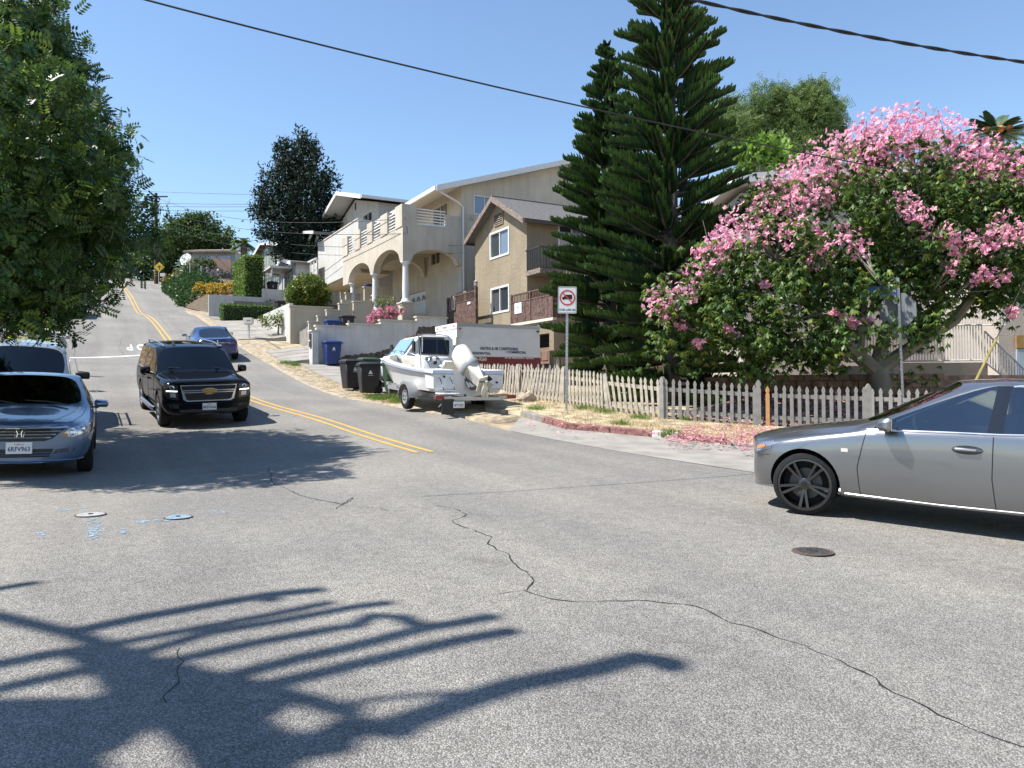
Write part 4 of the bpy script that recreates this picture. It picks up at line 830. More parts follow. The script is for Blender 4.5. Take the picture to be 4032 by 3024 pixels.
def patch(bvh, name, poly, axis, mats, parent, sgn=1, off=0.006, cuts=2, back=0.03, smooth=True):
    """Panel that follows the car's surface inside an outline seen from one side."""
    bm = bmesh.new(); vs_ = [bm.verts.new((a, b, 0)) for a, b in poly]; bm.faces.new(vs_)
    bmesh.ops.triangulate(bm, faces=bm.faces[:])
    bmesh.ops.subdivide_edges(bm, edges=bm.edges[:], cuts=cuts, use_grid_fill=True)
    ok = []
    for v in bm.verts:
        p, n = hit(bvh, axis, v.co.x, v.co.y, sgn)
        ok.append((v, p, n))
    good = [(Vector((v.co.x, v.co.y)), p, n) for v, p, n in ok if p is not None]
    if not good: bm.free(); return None
    for v, p, n in ok:
        if p is None:
            q = Vector((v.co.x, v.co.y)); g = min(good, key=lambda g: (g[0] - q).length); p, n = g[1].copy(), g[2]
            if axis == 'x': p = Vector((p.x, q.x, q.y))
            elif axis == 'y': p = Vector((q.x, p.y, q.y))
        v.co = p + n * off
    ex = bmesh.ops.extrude_face_region(bm, geom=bm.faces[:])
    d = {'x': Vector((-sgn, 0, 0)), 'y': Vector((0, -sgn, 0)), 'z': Vector((0, 0, -1))}[axis] * back
    bmesh.ops.translate(bm, vec=d, verts=[e for e in ex['geom'] if isinstance(e, bmesh.types.BMVert)])
    bmesh.ops.recalc_face_normals(bm, faces=bm.faces)
    me = bpy.data.meshes.new(name); bm.to_mesh(me); bm.free()
    me.materials.append(mats); me.polygons.foreach_set('use_smooth', [smooth] * len(me.polygons)); me.set_sharp_from_angle(angle=R(40))
    return link(name, me, parent)
def seam(bvh, name, pts, axis, parent, sgn=1, r=0.004, m=None, off=0.0, n=14):
    P = []
    for (a0, b0), (a1, b1) in zip(pts[:-1], pts[1:]):
        for k in range(n):
            p, nn = hit(bvh, axis, a0 + (a1 - a0) * k / n, b0 + (b1 - b0) * k / n, sgn)
            if p is not None: P.append(p + nn * off)
    p, nn = hit(bvh, axis, *pts[-1], sgn)
    if p is not None: P.append(p + nn * off)
    if len(P) < 2: return None
    b = MB(); b.tube(P, r, 5); return b.build(name, m or M_BLACK, parent, smooth=True)
def wheel(root, x, y, r, w, rimr, spokes, rimm, style='twin', steer=0.0):
    """Wheel standing in the x-z plane, outer face towards +y when y > 0."""
    s = 1 if y > 0 else -1
    e = bpy.data.objects.new('wheel', None); COL.objects.link(e); e.parent = root; e.location = (x, y, r); e.rotation_euler = (0, 0, steer); e.empty_display_size = .1
    T = Matrix.Rotation(-R(90) * s, 4, 'X')
    b = MB(); h = w / 2
    b.lathe([(rimr, -h * .9), (rimr + .012, -h * .98), (r - .05, -h), (r - .012, -h * .82), (r, -h * .55), (r + .001, 0), (r, h * .55), (r - .012, h * .82), (r - .05, h), (rimr + .012, h * .98), (rimr, h * .9)], 40, T, cap=False)
    b.build('tyre', M_TYRE, e, smooth=True)
    b = MB()
    b.lathe([(rimr + .003, -h * .85), (rimr + .003, h * .93), (rimr - .018, h * .95), (rimr - .03, h * .5), (rimr - .04, -h * .4)], 40, T, 0, cap=False)
    b.lathe([(rimr * .96, -h * .2), (rimr * .96, -h * .1), (.02, -h * .08)], 32, T, 1)         # dark back disc
    b.lathe([(rimr * .62, -h * .05), (rimr * .62, h * .02), (.05, h * .03)], 32, T, 2)           # brake disc
    for k in range(spokes):
        a = 2 * math.pi * k / spokes + R(90)
        for da in ((-.16, .16) if style == 'twin' else (0,)):
            a0, a1 = a + da * .75, a + da * (1.0 if style == 'twin' else 0)
            wd = .017 if style == 'twin' else .034
            p0 = Vector((math.cos(a0) * .05, math.sin(a0) * .05, 0)); p1 = Vector((math.cos(a1) * (rimr - .02), math.sin(a1) * (rimr - .02), 0))
            u = (p1 - p0).normalized(); q = Vector((-u.y, u.x, 0))
            P = [p0 - q * wd + UP * h * .45, p0 + q * wd + UP * h * .45, p1 + q * wd * 1.1 + UP * h * .5, p1 - q * wd * 1.1 + UP * h * .5,
                 p0 - q * wd * .7 + UP * h * .78, p0 + q * wd * .7 + UP * h * .78, p1 + q * wd * .8 + UP * h * .9, p1 - q * wd * .8 + UP * h * .9]
            b.hexa([T @ v for v in P], 0)
    b.lathe([(.062, h * .3), (.062, h * .76), (.05, h * .82), (.032, h * .83), (.03, h * .8)], 20, T, 0)
    b.lathe([(.026, h * .7), (.026, h * .845), (.001, h * .85)], 16, T, 1)
    b.build('rim', [rimm, M_WELL, plain('brake_disc', (.10, .10, .10), .5, metal=.8), M_CHROME], e, smooth=True)
    return e
def plate(root, M4, txt, top='California', sz=(0.305, 0.152)):
    b = MB(); b.box((-sz[0] / 2 - .006, -sz[1] / 2 - .006, -.012), (sz[0] / 2 + .006, sz[1] / 2 + .006, -.002), 1); b.box((-sz[0] / 2, -sz[1] / 2, -.004), (sz[0] / 2, sz[1] / 2, 0), 0)
    o = b.build('license_plate', [M_PLATE, M_STEEL], root, M4=M4)
    textmesh(txt, 0.092, M_PBLUE, 'plate_number', o, Matrix.Translation((0, -.018, .001)), bold=.0015, ext=.001, sx=.80)
    if top: textmesh(top, 0.034, M_PRED, 'plate_state', o, Matrix.Translation((0, .05, .001)), ext=.001, sx=.9)
    return o
def mirror_pod(root, x, y, z, sx, sy, sz, m, arm=True, s=1):
    b = MB(); pts = []
    for (xx, yy, zz) in [(-.5, -.5, -.42), (-.5, .5, -.46), (-.5, .5, .40), (-.5, -.5, .5), (.5, -.42, -.3), (.5, .34, -.3), (.5, .30, .24), (.5, -.42, .34)]:
        pts.append((x + xx * sx, y + s * yy * sy, z + zz * sz))
    b.add(pts, [(0, 3, 2, 1), (4, 5, 6, 7), (0, 1, 5, 4), (1, 2, 6, 5), (2, 3, 7, 6), (3, 0, 4, 7)])
    o = b.build('wing_mirror', m, root, bevel=min(sx, sy, sz) * .22, smooth=True)
    if arm:
        b = MB(); b.hexa([(x + .04, y - s * (sy * .5 + .10), z - sz * .55), (x - .04, y - s * (sy * .5 + .10), z - sz * .55), (x - .03, y - s * sy * .1, z - sz * .36), (x + .03, y - s * sy * .1, z - sz * .36),
                          (x + .04, y - s * (sy * .5 + .10), z - sz * .35), (x - .04, y - s * (sy * .5 + .10), z - sz * .35), (x - .03, y - s * sy * .1, z - sz * .2), (x + .03, y - s * sy * .1, z - sz * .2)])
        b.build('mirror_arm', M_BLACK, o)
    b = MB(); b.box((x - sx * .5 - .004, y - sy * .40, z - sz * .34), (x - sx * .5 + .002, y + sy * .40, z + sz * .34)); b.build('mirror_glass', plain('mirror_glass', (.7, .72, .74), .03, metal=1.0), o)
    return o
def seat(root, x, y, m, h=.62, z0=.52):
    b = MB(); b.box((x - .05, y - .24, z0 - .14), (x + .48, y + .24, z0)); o = b.build('seat', m, root, bevel=.05, smooth=True)
    b = MB(); b.hexa([(x - .06, y - .23, z0 - .05), (x + .06, y - .23, z0 - .05), (x + .06, y + .23, z0 - .05), (x - .06, y + .23, z0 - .05), (x - .24, y - .2, z0 + h), (x - .14, y - .2, z0 + h), (x - .14, y + .2, z0 + h), (x - .24, y + .2, z0 + h)])
    b.build('backrest', m, o, bevel=.04, smooth=True)
    b = MB(); b.box((x - .25, y - .12, z0 + h + .03), (x - .15, y + .12, z0 + h + .2)); b.build('headrest', m, o, bevel=.04, smooth=True)
def cabin(root, x0, x1, w, z0, dashx, dashz, m):
    b = MB(); b.box((x1, -w, z0 - .02), (x0, w, z0)); b.box((dashx - .05, -w, z0), (dashx + .38, w, dashz)); o = b.build('dashboard', m, root, bevel=.03, smooth=True)
    # steering wheel
    b = MB(); c = Vector((dashx - .16, w * .48, dashz - .02)); P = []
    for k in range(25):
        a = 2 * math.pi * k / 24; P.append(c + Vector((math.sin(a) * .07, math.cos(a) * .19, math.sin(a) * .17)))
    b.tube(P, .016, 6, cap=False); b.tube([c - Vector((0, .18, 0)), c + Vector((0, .18, 0))], .018, 6); b.tube([c, c + Vector((.16, 0, -.06))], .03, 6); b.build('steering_wheel', m, root, smooth=True)
def set_on_ground(root, p, heading, wb):
    """Stand a vehicle on the terrain; heading = world direction it faces; p = point below its centre."""
    h = Vector((heading[0], heading[1], 0)).normalized(); l = Vector((-h.y, h.x, 0))
    zf = G(*(Vector((p[0], p[1], 0)) + h * wb / 2)[:2]); zr = G(*(Vector((p[0], p[1], 0)) - h * wb / 2)[:2])
    zl = G(*(Vector((p[0], p[1], 0)) + l * .75)[:2]); zr2 = G(*(Vector((p[0], p[1], 0)) - l * .75)[:2])
    x = (h * wb + UP * (zf - zr)).normalized(); y = (l * 1.5 + UP * (zl - zr2)); z = x.cross(y).normalized(); y = z.cross(x)
    root.matrix_world = frame4(Vector((p[0], p[1], (zf + zr) / 2 + 0.003)), x, y, z)

# ---- sedan shapes -------------------------------------------------
#        xs    xt    xc    zf   zsill ws    zm   wm    zb    wb    zt    wt    zc
ST_A = [(2.16, 2.20, 2.33, .22, .27, .60, .42, .66, .62, .63, .66, .50, .70),
        (1.95, 2.05, 2.27, .20, .27, .80, .48, .845, .71, .80, .745, .66, .785),
        (1.45, 1.50, 1.75, .20, .24, .86, .55, .905, .83, .845, .855, .70, .895),
        (1.05, 1.05, 1.20, .20, .23, .87, .55, .905, .895, .86, .925, .70, .965),
        (.86, .82, 1.06, .20, .23, .87, .55, .902, .925, .862, .965, .815, 1.005),
        (.16, -.02, .22, .20, .23, .87, .55, .90, .945, .868, 1.36, .645, 1.438),
        (-.17, -.22, -.20, .20, .23, .87, .55, .90, .95, .868, 1.402, .65, 1.466),
        (-.27, -.32, -.32, .20, .23, .87, .55, .90, .952, .868, 1.404, .65, 1.468),
        (-1.04, -.82, -.88, .20, .24, .87, .56, .905, .985, .85, 1.352, .63, 1.437),
        (-1.48, -1.52, -1.62, .21, .26, .86, .58, .905, 1.01, .80, 1.07, .66, 1.09),
        (-1.90, -1.92, -2.02, .24, .30, .84, .58, .88, 1.0, .76, 1.04, .62, 1.085),
        (-2.17, -2.20, -2.33, .30, .36, .66, .56, .72, .92, .63, .97, .50, 1.02)]
def tags_sedan(i, v):
    if i == 4 and v in (7, 8): return 2
    if v == 5 and i in (4, 5): return 3
    if v == 5 and i == 6: return 9
    if v == 5 and i == 7: return 3
    if i == 8 and v in (7, 8): return 4
    if v in (2, 3, 4) and i in (4, 5): return 5
    if v in (2, 3, 4) and i in (6, 7): return 6
    if v in (7, 8) and i in (1, 2, 3): return 7
    if v in (7, 8) and i in (9, 10): return 8
    return 0
def scaled(S, kx=1, ky=1, kz=1):
    out = []
    for a in S:
        xs, xt, xc, zf, zs_, ws, zm, wm, zb, wb, zt, wt, zc = a
        out.append((xs * kx, xt * kx, xc * kx, zf, zs_, ws * ky, zm * kz, wm * ky, zb * kz, wb * ky, zt * kz, wt * ky, zc * kz))
    return out
def sedan_common(root, bvh, paintm, k=(1, 1, 1), chrome=True):
    kx, ky, kz = k
    for s in (1, -1):
        seam(bvh, 'door_gap', [(.90 * kx, .26), (.93 * kx, .55), (.86 * kx, .90 * kz)], 'y', root, s, .0045)
        seam(bvh, 'door_gap', [(-.26 * kx, .24), (-.22 * kx, .55), (-.22 * kx, .93 * kz)], 'y', root, s, .0045)
        seam(bvh, 'door_gap', [(-1.0 * kx, .62), (-1.18 * kx, .80), (-1.06 * kx, .965 * kz)], 'y', root, s, .0045)
        seam(bvh, 'belt_trim', [(.86 * kx, .928 * kz), (.16 * kx, .948 * kz), (-.27 * kx, .955 * kz), (-1.03 * kx, .99 * kz)], 'y', root, s, .009, M_CHROME if chrome else M_BLACK, .002)
        for hx, hz in ((-.02, .80), (-.92, .83)):
            p, n = hit(bvh, 'y', hx * kx, hz * kz, s)
            b = MB(); a = p + n * .028
            b.tube([p + Vector((.12, 0, 0)) - n * .01, a + Vector((.09, 0, 0)), a - Vector((.07, 0, 0)), p - Vector((.12, 0, 0)) - n * .01], [.012, .016, .017, .012], 8)
            d = min((q for q in root.children if q.name.split('.')[0] == 'door'), key=lambda q: (sum((Vector(c) for c in q.bound_box), Vector()) / 8 - p).length, default=root)
            b.build('door_handle', paintm, d, smooth=True)
            patch(bvh, 'handle_recess_shade', [(hx * kx + .13 * math.cos(a), hz * kz + .042 * math.sin(a)) for a in np.linspace(0, 6.283, 13)[:-1]], 'y', plain('handle_shadow', (.05, .05, .05), .3, metal=.5), d, s, .0015, 1, back=.006)  # dark patch on the surface paints the shade of the hollow behind the handle
def silver_sedan():
    P = paint('silver_paint', (0.245, 0.25, 0.26), metal=0.85, rough=0.30)
    root = thing('sedan', 'silver sports sedan driving in from the right edge of the picture', 'car')
    bm = car_shell(ST_A, tags_sedan, [(1.46, .325), (-1.36, .325)], .368, P, M_GMID, M_GMID, W2=.90)
    bvh, parts = split_shell(bm, root, P, M_GMID, M_GMID, plain('gloss_black', (.01, .01, .011), .1, coat=1.0))
    sedan_common(root, bvh, P)
    for x in (1.46, -1.36):
        for s in (1, -1): wheel(root, x, s * .785, .322, .225, .262, 5, M_DALLOY, 'twin', steer=(R(9) if x > 0 else 0))
    for s in (1, -1):
        mirror_pod(root, .66, s * .99, 1.0, .15, .22, .17, P, True, s)
        patch(bvh, 'headlight', [(s * .50, .62), (s * .80, .64), (s * .84, .735), (s * .74, .72), (s * .5, .66)], 'x', M_REFL, root, 1, .006, 2)
        patch(bvh, 'headlight_lens', [(1.82, .66), (2.06, .60), (2.10, .655), (1.93, .735), (1.80, .745)], 'y', M_REFL, root, s, .006, 2)
        patch(bvh, 'turn_lamp', [(1.90, .665), (2.00, .64), (1.99, .675), (1.89, .695)], 'y', M_AMBER, root, s, .010, 1)
        seam(bvh, 'sill_ridge', [(1.05, .265), (.2, .255), (-.95, .27)], 'y', root, s, .022, P, -.006)
        patch(bvh, 'fender_badge', [(1.02, .695), (1.085, .695), (1.085, .73), (1.02, .73)], 'y', M_CHROME, root, s, .006, 1)
        seam(bvh, 'bumper_gap', [(1.83, .60), (1.95, .585), (2.05, .60)], 'y', root, s, .0035)
    for s in (1, -1):
        seam(bvh, 'front_lip', [(s * .84, .30), (s * .78, .26), (s * .60, .245), (s * .30, .245), (0, .245)], 'x', root, 1, .022, P, .0)
        seam(bvh, 'splitter', [(s * .80, .22), (s * .5, .21), (0, .21)], 'x', root, 1, .025, M_BLACK, -.02)
    patch(bvh, 'grille', [(-.30, .30), (.30, .30), (.20, .48), (.30, .66), (-.30, .66), (-.20, .48)], 'x', M_BLACK, root, 1, .004, 2)
    cabin(root, .9, -1.3, .74, .35, .62, .90, M_CABIN)
    for y in (.38, -.38): seat(root, -.15, y, M_BEIGE)
    seat(root, -.95, .35, M_BEIGE, .5); seat(root, -.95, -.35, M_BEIGE, .5)
    b = MB()
    for s in (1, -1): b.tube([(.70, s * .76, .97), (.3, s * .71, 1.18), (.0, s * .64, 1.335), (-.4, s * .645, 1.395), (-.85, s * .61, 1.345)], .012, 6)
    b.build('window_trim', M_CHROME, root, smooth=True)
    return root
lexus = silver_sedan()
# ---- black full-size SUV ------------------------------------------
ST_SUV = [(2.74, 2.77, 2.84, .34, .40, .86, .62, .93, 1.02, .90, 1.07, .78, 1.10),
          (2.60, 2.64, 2.80, .32, .38, .95, .62, 1.00, 1.08, .965, 1.135, .80, 1.165),
          (1.95, 1.95, 2.10, .30, .36, .98, .70, 1.02, 1.14, .975, 1.185, .80, 1.215),
          (1.35, 1.35, 1.50, .30, .34, .97, .70, 1.015, 1.16, .97, 1.205, .80, 1.25),
          (1.22, 1.20, 1.42, .30, .34, .97, .70, 1.015, 1.165, .965, 1.215, .925, 1.265),
          (.72, .52, .72, .30, .34, .97, .70, 1.01, 1.17, .965, 1.735, .83, 1.835),
          (.22, .18, .2, .30, .34, .97, .70, 1.01, 1.17, .965, 1.775, .83, 1.868),
          (.12, .08, .1, .30, .34, .97, .70, 1.01, 1.17, .965, 1.775, .83, 1.87),
          (-.85, -.85, -.85, .30, .34, .97, .70, 1.01, 1.17, .965, 1.78, .83, 1.885),
          (-.97, -.97, -.97, .30, .34, .97, .70, 1.01, 1.17, .965, 1.78, .83, 1.885),
          (-2.30, -2.25, -2.2, .32, .36, .97, .70, 1.01, 1.17, .955, 1.765, .82, 1.87),
          (-2.62, -2.50, -2.55, .36, .40, .94, .70, .99, 1.17, .94, 1.715, .80, 1.81),
          (-2.80, -2.70, -2.84, .42, .46, .84, .70, .90, 1.12, .87, 1.55, .70, 1.62)]
def tags_suv(i, v):
    if i == 4 and v in (7, 8): return 2
    if v == 5 and i in (4, 5): return 3
    if v == 5 and i in (6, 8): return 9
    if v == 5 and i in (7, 9): return 3
    if v in (2, 3, 4) and i in (4, 5): return 5
    if v in (2, 3, 4) and i in (6, 7): return 6
    if v in (7, 8) and i in (1, 2, 3): return 7
    if i == 11 and v == 5: return 9
    return 0
def black_suv():
    P = paint('black_paint', (0.004, 0.004, 0.005), metal=0.0, rough=0.35); P.node_tree.nodes['Principled BSDF'].inputs['Specular IOR Level'].default_value = .0; P.node_tree.nodes['Principled BSDF'].inputs['Coat Weight'].default_value = .6
    root = thing('suv', 'large black SUV with gold bow-tie grille badge driving downhill towards the camera', 'suv')
    bm = car_shell(ST_SUV, tags_suv, [(1.88, .40), (-1.42, .40)], .47, P, M_GDARK, M_GDARK, W2=1.0)
    bvh, parts = split_shell(bm, root, P, M_GDARK, glassmat('suv_windshield', (.18, .25, .27), ior=1.6))
    for x in (1.88, -1.42):
        for s in (1, -1): wheel(root, x, s * .87, .40, .27, .265, 6, M_STEEL, 'single')
    # grille: chrome surround, two black mesh bands, centre bar with the badge
    patch(bvh, 'grille_surround', [(-.56, .70), (-.48, .655), (.48, .655), (.56, .70), (.63, 1.045), (-.63, 1.045)], 'x', M_CHROME, root, 1, .012, 3, back=.05)
    g = patch(bvh, 'grille_mesh', [(-.585, .925), (.585, .925), (.60, 1.02), (-.60, 1.02)], 'x', plain('grille_black', (.006, .006, .006), .4), root, 1, .022, 3)
    g2 = patch(bvh, 'grille_mesh', [(-.50, .715), (-.45, .685), (.45, .685), (.50, .715), (.545, .855), (-.545, .855)], 'x', plain('grille_black', (.006, .006, .006), .4), root, 1, .022, 3)
    for zz in (.945, .97, .995): seam(bvh, 'grille_bar', [(-.57, zz), (.57, zz)], 'x', root, 1, .006, M_BLACK, .024)
    for zz in (.715, .745, .775, .805, .835): seam(bvh, 'grille_bar', [(-.49, zz), (.49, zz)], 'x', root, 1, .006, M_BLACK, .024)
    patch(bvh, 'grille_centre_bar', [(-.56, .878), (.56, .878), (.565, .902), (-.565, .902)], 'x', plain('grille_black', (.006, .006, .006), .4), root, 1, .026, 3)
    bow = lambda k: [(y * (1 + .10 * k), .893 + z * (1 + .28 * k)) for y, z in [(-.135, -.028), (-.05, -.028), (-.058, -.058), (.058, -.058), (.05, -.028), (.135, -.028), (.165, .028), (.05, .028), (.058, .058), (-.058, .058), (-.05, .028), (-.165, .028)]]
    patch(bvh, 'badge_rim', bow(1), 'x', M_CHROME, root, 1, .036, 1)
    patch(bvh, 'badge', bow(0), 'x', plain('gold_badge', (.42, .26, .06), .3, metal=.6), root, 1, .046, 1)
    for s in (1, -1):
        hl = patch(bvh, 'headlight', [(s * .67, .70), (s * .90, .74), (s * .955, .90), (s * .955, 1.05), (s * .67, 1.045)], 'x', plain('lamp_dark', (.03, .03, .032), .12, coat=1), root, 1, .012, 3)
        p, n = hit(bvh, 'x', s * .80, .985); b = MB(); b.lathe([(.05, .0), (.052, .03), (.036, .035), (.03, .018)], 20, facing(p + Vector((-.01, 0, 0)), (1, s * .1, 0))); b.ball(p + Vector((.012, 0, 0)), .034, 8, 1)
        b.build('projector', [M_CHROME, M_LAMPW], hl, smooth=True)
        patch(bvh, 'daytime_lamp', [(s * .69, .892), (s * .91, .903), (s * .915, .924), (s * .69, .912)], 'x', plain('daytime_lamp', (.9, .9, .9), .3, emit=(1, .98, .95, 2)), hl, 1, .02, 2)
        patch(bvh, 'reflector', [(s * .72, .76), (s * .84, .775), (s * .85, .865), (s * .73, .86)], 'x', M_REFL, hl, 1, .018, 2)
        mirror_pod(root, 1.02, s * 1.15, 1.27, .17, .24, .22, P, True, s)
        b = MB(); b.tube([(1.35, s * 1.0, .36), (1.25, s * 1.05, .37), (-.8, s * 1.05, .37), (-.9, s * 1.0, .36)], .055, 8); b.build('running_board', M_STEEL, root, smooth=True)
        b = MB(); b.tube([(.55, s * .66, 1.82), (.42, s * .67, 1.86), (-.3, s * .68, 1.895), (-1.5, s * .68, 1.895), (-2.2, s * .67, 1.87), (-2.3, s * .66, 1.82)], .02, 8); b.build('roof_rail', M_STEEL, root, smooth=True)
        for x, x2 in ((1.22, 1.28), (.17, .17), (-.91, -1.0)): seam(bvh, 'door_gap', [(x2, .42), (x, .75), (x, 1.14)], 'y', root, s, .0045)
        for hx in (.32, -.72):
            p, n = hit(bvh, 'y', hx, 1.02, s); b = MB(); b.tube([p + Vector((.12, 0, 0)), p + Vector((.1, 0, 0)) + n * .035, p - Vector((.1, 0, 0)) + n * .035, p - Vector((.12, 0, 0))], .016, 8); b.build('door_handle', P, root, smooth=True)
        seam(bvh, 'window_trim', [(1.15, 1.185), (.0, 1.19), (-2.2, 1.19)], 'y', root, s, .009, M_CHROME, .002)
        seam(bvh, 'hood_gap', [(2.5, s * .80), (1.9, s * .83), (1.3, s * .86)], 'z', root, 1, .004)
        seam(bvh, 'hood_crease', [(2.65, s * .62), (1.9, s * .66), (1.4, s * .68)], 'z', root, 1, .02, P, -.008)
        patch(bvh, 'fog_pocket', [(s * .66, .50), (s * .92, .53), (s * .93, .60), (s * .66, .585)], 'x', M_BLACK, root, 1, .004, 2)
        patch(bvh, 'front_window_trim', [(1.0, 1.21), (.60, 1.68), (.64, 1.68), (1.06, 1.21)], 'y', P, root, s, .004, 1)
    patch(bvh, 'lower_intake', [(-.62, .40), (.62, .40), (.66, .47), (-.66, .47)], 'x', M_BLACK, root, 1, .005, 3)
    seam(bvh, 'bumper_crease', [(-.9, .615), (-.4, .60), (.4, .60), (.9, .615)], 'x', root, 1, .012, P, -.004)
    p, n = hit(bvh, 'x', 0, .53); plate(root, facing(p + Vector((.03, 0, 0)), (1, 0, 0)), '8REN566')
    # wipers, antenna fin, mirror block
    b = MB()
    for y0, y1 in ((.72, .08), (-.02, -.66)): b.tube([Vector((1.40, y0, 1.262)), Vector((1.26, (y0 + y1) / 2, 1.325)), Vector((1.22, y1, 1.335))], .011, 5)
    b.build('wiper', M_BLACK, root)
    b = MB(); b.hexa([(.36, -.36, 1.84), (.36, -.42, 1.84), (.16, -.43, 1.85), (.16, -.35, 1.85), (.24, -.38, 1.94), (.24, -.40, 1.94), (.16, -.40, 1.95), (.16, -.38, 1.95)]); b.build('antenna_fin', M_BLACK, root)
    b = MB(); b.box((.66, -.13, 1.62), (.80, .13, 1.72)); b.build('mirror_block', M_BLACK, root, bevel=.03)
    cabin(root, 1.3, -2.4, .85, .55, .95, 1.14, M_CABIN)
    for y in (.45, -.45): seat(root, .15, y, M_CABIN, .68, .78)
    for y in (.45, -.45): seat(root, -.75, y, M_CABIN, .62, .78)
    # driver
    b = MB(); b.ball((.10, .45, 1.42), (.11, .095, .14), 8); b.ball((.06, .45, 1.05), (.15, .24, .30), 8); b.build('driver', mat('driver_shade', (.10, .075, .06), .8), root, smooth=True)
    return root
# ---- silver-blue sedan under the tree -----------------------------
def blue_grey_sedan():
    P = paint('blue_grey_paint', (0.12, 0.18, 0.29), metal=0.6, rough=0.3)
    k = (1.05, 1.015, 1.0)
    root = thing('sedan', 'blue-grey sedan with dented bumper parked in tree shade at the left edge', 'car')
    S = scaled(ST_A, *k)
    S[0] = (2.24, 2.27, 2.44, .24, .29, .64, .45, .70, .68, .66, .72, .52, .76); S[1] = (2.06, 2.14, 2.38, .22, .28, .82, .5, .87, .77, .82, .80, .68, .835)
    bm = car_shell(S, tags_sedan, [(1.45, .325), (-1.35, .325)], .372, P, M_GDARK, M_GDARK, W2=.91)
    bvh, parts = split_shell(bm, root, P, M_GDARK, glassmat('sedan_windshield', (.20, .26, .27), ior=1.9))
    sedan_common(root, bvh, P, k)
    for x in (1.45, -1.35):
        for s in (1, -1): wheel(root, x, s * .80, .325, .215, .215, 7, M_STEEL, 'single')
    gr = patch(bvh, 'grille', [(-.40, .585), (-.30, .55), (.30, .55), (.40, .585), (.56, .735), (-.56, .735)], 'x', M_BLACK, root, 1, .004, 3)
    seam(bvh, 'grille_chrome', [(-.58, .745), (-.3, .755), (.3, .755), (.58, .745)], 'x', root, 1, .014, M_CHROME, .006)
    for zz, w in ((.695, .50), (.645, .44), (.60, .38)): seam(bvh, 'grille_bar', [(-w, zz), (w, zz)], 'x', root, 1, .008, M_CHROME, .01)
    # H badge in a rounded frame
    p, n = hit(bvh, 'x', 0, .66); T = facing(p + Vector((.022, 0, 0)), (1, 0, .1)); b = MB()
    q = lambda *a: [T @ Vector((x, y, 0)) for x, y in a]
    fr = [(-.062, .05), (.062, .05), (.05, -.05), (-.05, -.05)]; b.tube(q(*fr, fr[0], fr[1]), .007, 6, cap=False)
    for s in (1, -1): b.tube(q((s * .036, .046), (s * .022, .0), (s * .030, -.046)), .008, 6)
    b.tube(q((-.022, 0), (.022, 0)), .008, 6); b.build('badge', M_CHROME, root, smooth=True)
    for s in (1, -1):
        hl = patch(bvh, 'headlight', [(s * .50, .625), (s * .66, .605), (s * .87, .69), (s * .875, .80), (s * .80, .805), (s * .60, .715)], 'x', M_REFL, root, 1, .006, 3)
        for yy, zz, rr in ((.63, .67, .05), (.755, .72, .048)):
            p, n = hit(bvh, 'x', s * yy, zz)
            if p: b = MB(); b.lathe([(rr, -.01), (rr, .012), (rr * .8, .016), (rr * .4, -.0), (.004, -.004)], 18, facing(p + Vector((.004, 0, 0)), (1, s * .25, .2))); b.build('lamp_bowl', M_CHROME, hl, smooth=True)
        patch(bvh, 'turn_lamp', [(s * .50, .625), (s * .58, .615), (s * .60, .655), (s * .53, .66)], 'x', M_AMBER, hl, 1, .012, 1)
        mirror_pod(root, .70, s * 1.0, 1.0, .15, .22, .15, P, True, s)
        patch(bvh, 'bumper_pocket', [(s * .40, .36), (s * .78, .42), (s * .80, .47), (s * .44, .43)], 'x', plain('pocket_dark', (.05, .06, .075), .5), root, 1, .003, 2)
        seam(bvh, 'bumper_crease', [(s * .86, .56), (s * .7, .50), (s * .42, .47)], 'x', root, 1, .012, P, -.004)
        seam(bvh, 'hood_crease', [(2.18, s * .40), (1.5, s * .60), (1.05, s * .70)], 'z', root, 1, .016, P, -.006)
        seam(bvh, 'hood_gap', [(2.15, s * .62), (1.5, s * .74), (1.05, s * .78)], 'z', root, 1, .004)
    patch(bvh, 'lower_intake', [(-.36, .32), (.36, .32), (.42, .44), (-.42, .44)], 'x', M_BLACK, root, 1, .004, 3)
    for zz in (.35, .385): seam(bvh, 'intake_bar', [(-.40, zz), (.40, zz)], 'x', root, 1, .006, P, .006)
    seam(bvh, 'chin', [(-.78, .275), (0, .262), (.78, .275)], 'x', root, 1, .016, P, .0)
    p, n = hit(bvh, 'x', 0, .46); plate(root, facing(p + Vector((.03, 0, 0)), (1, 0, .05)), '6RFV963')
    b = MB()
    for y0, y1 in ((.55, -.05), (-.10, -.62)): b.tube([Vector((1.10, y0, 1.0)), Vector((1.0, (y0 + y1) / 2, 1.045)), Vector((.97, y1, 1.055))], .011, 5)
    b.build('wiper', M_BLACK, root)
    b = MB(); b.box((.30, -.12, 1.24), (.38, .12, 1.31)); b.build('rear_view_mirror', M_BLACK, root, bevel=.025)
    # dent and scuff on the near front corner
    patch(bvh, 'bumper_scuff', [(.83, .55), (.90, .52), (.91, .62), (.87, .66)], 'x', mat('scuffed_primer', (.42, .40, .36), .7, var=.5, scale=30), root, 1, .003, 2)
    cabin(root, .9, -1.3, .75, .36, .62, .92, plain('cabin_grey', (.12, .12, .125), .8))
    for y in (.38, -.38): seat(root, -.18, y, plain('seat_grey', (.16, .16, .165), .8))
    return root
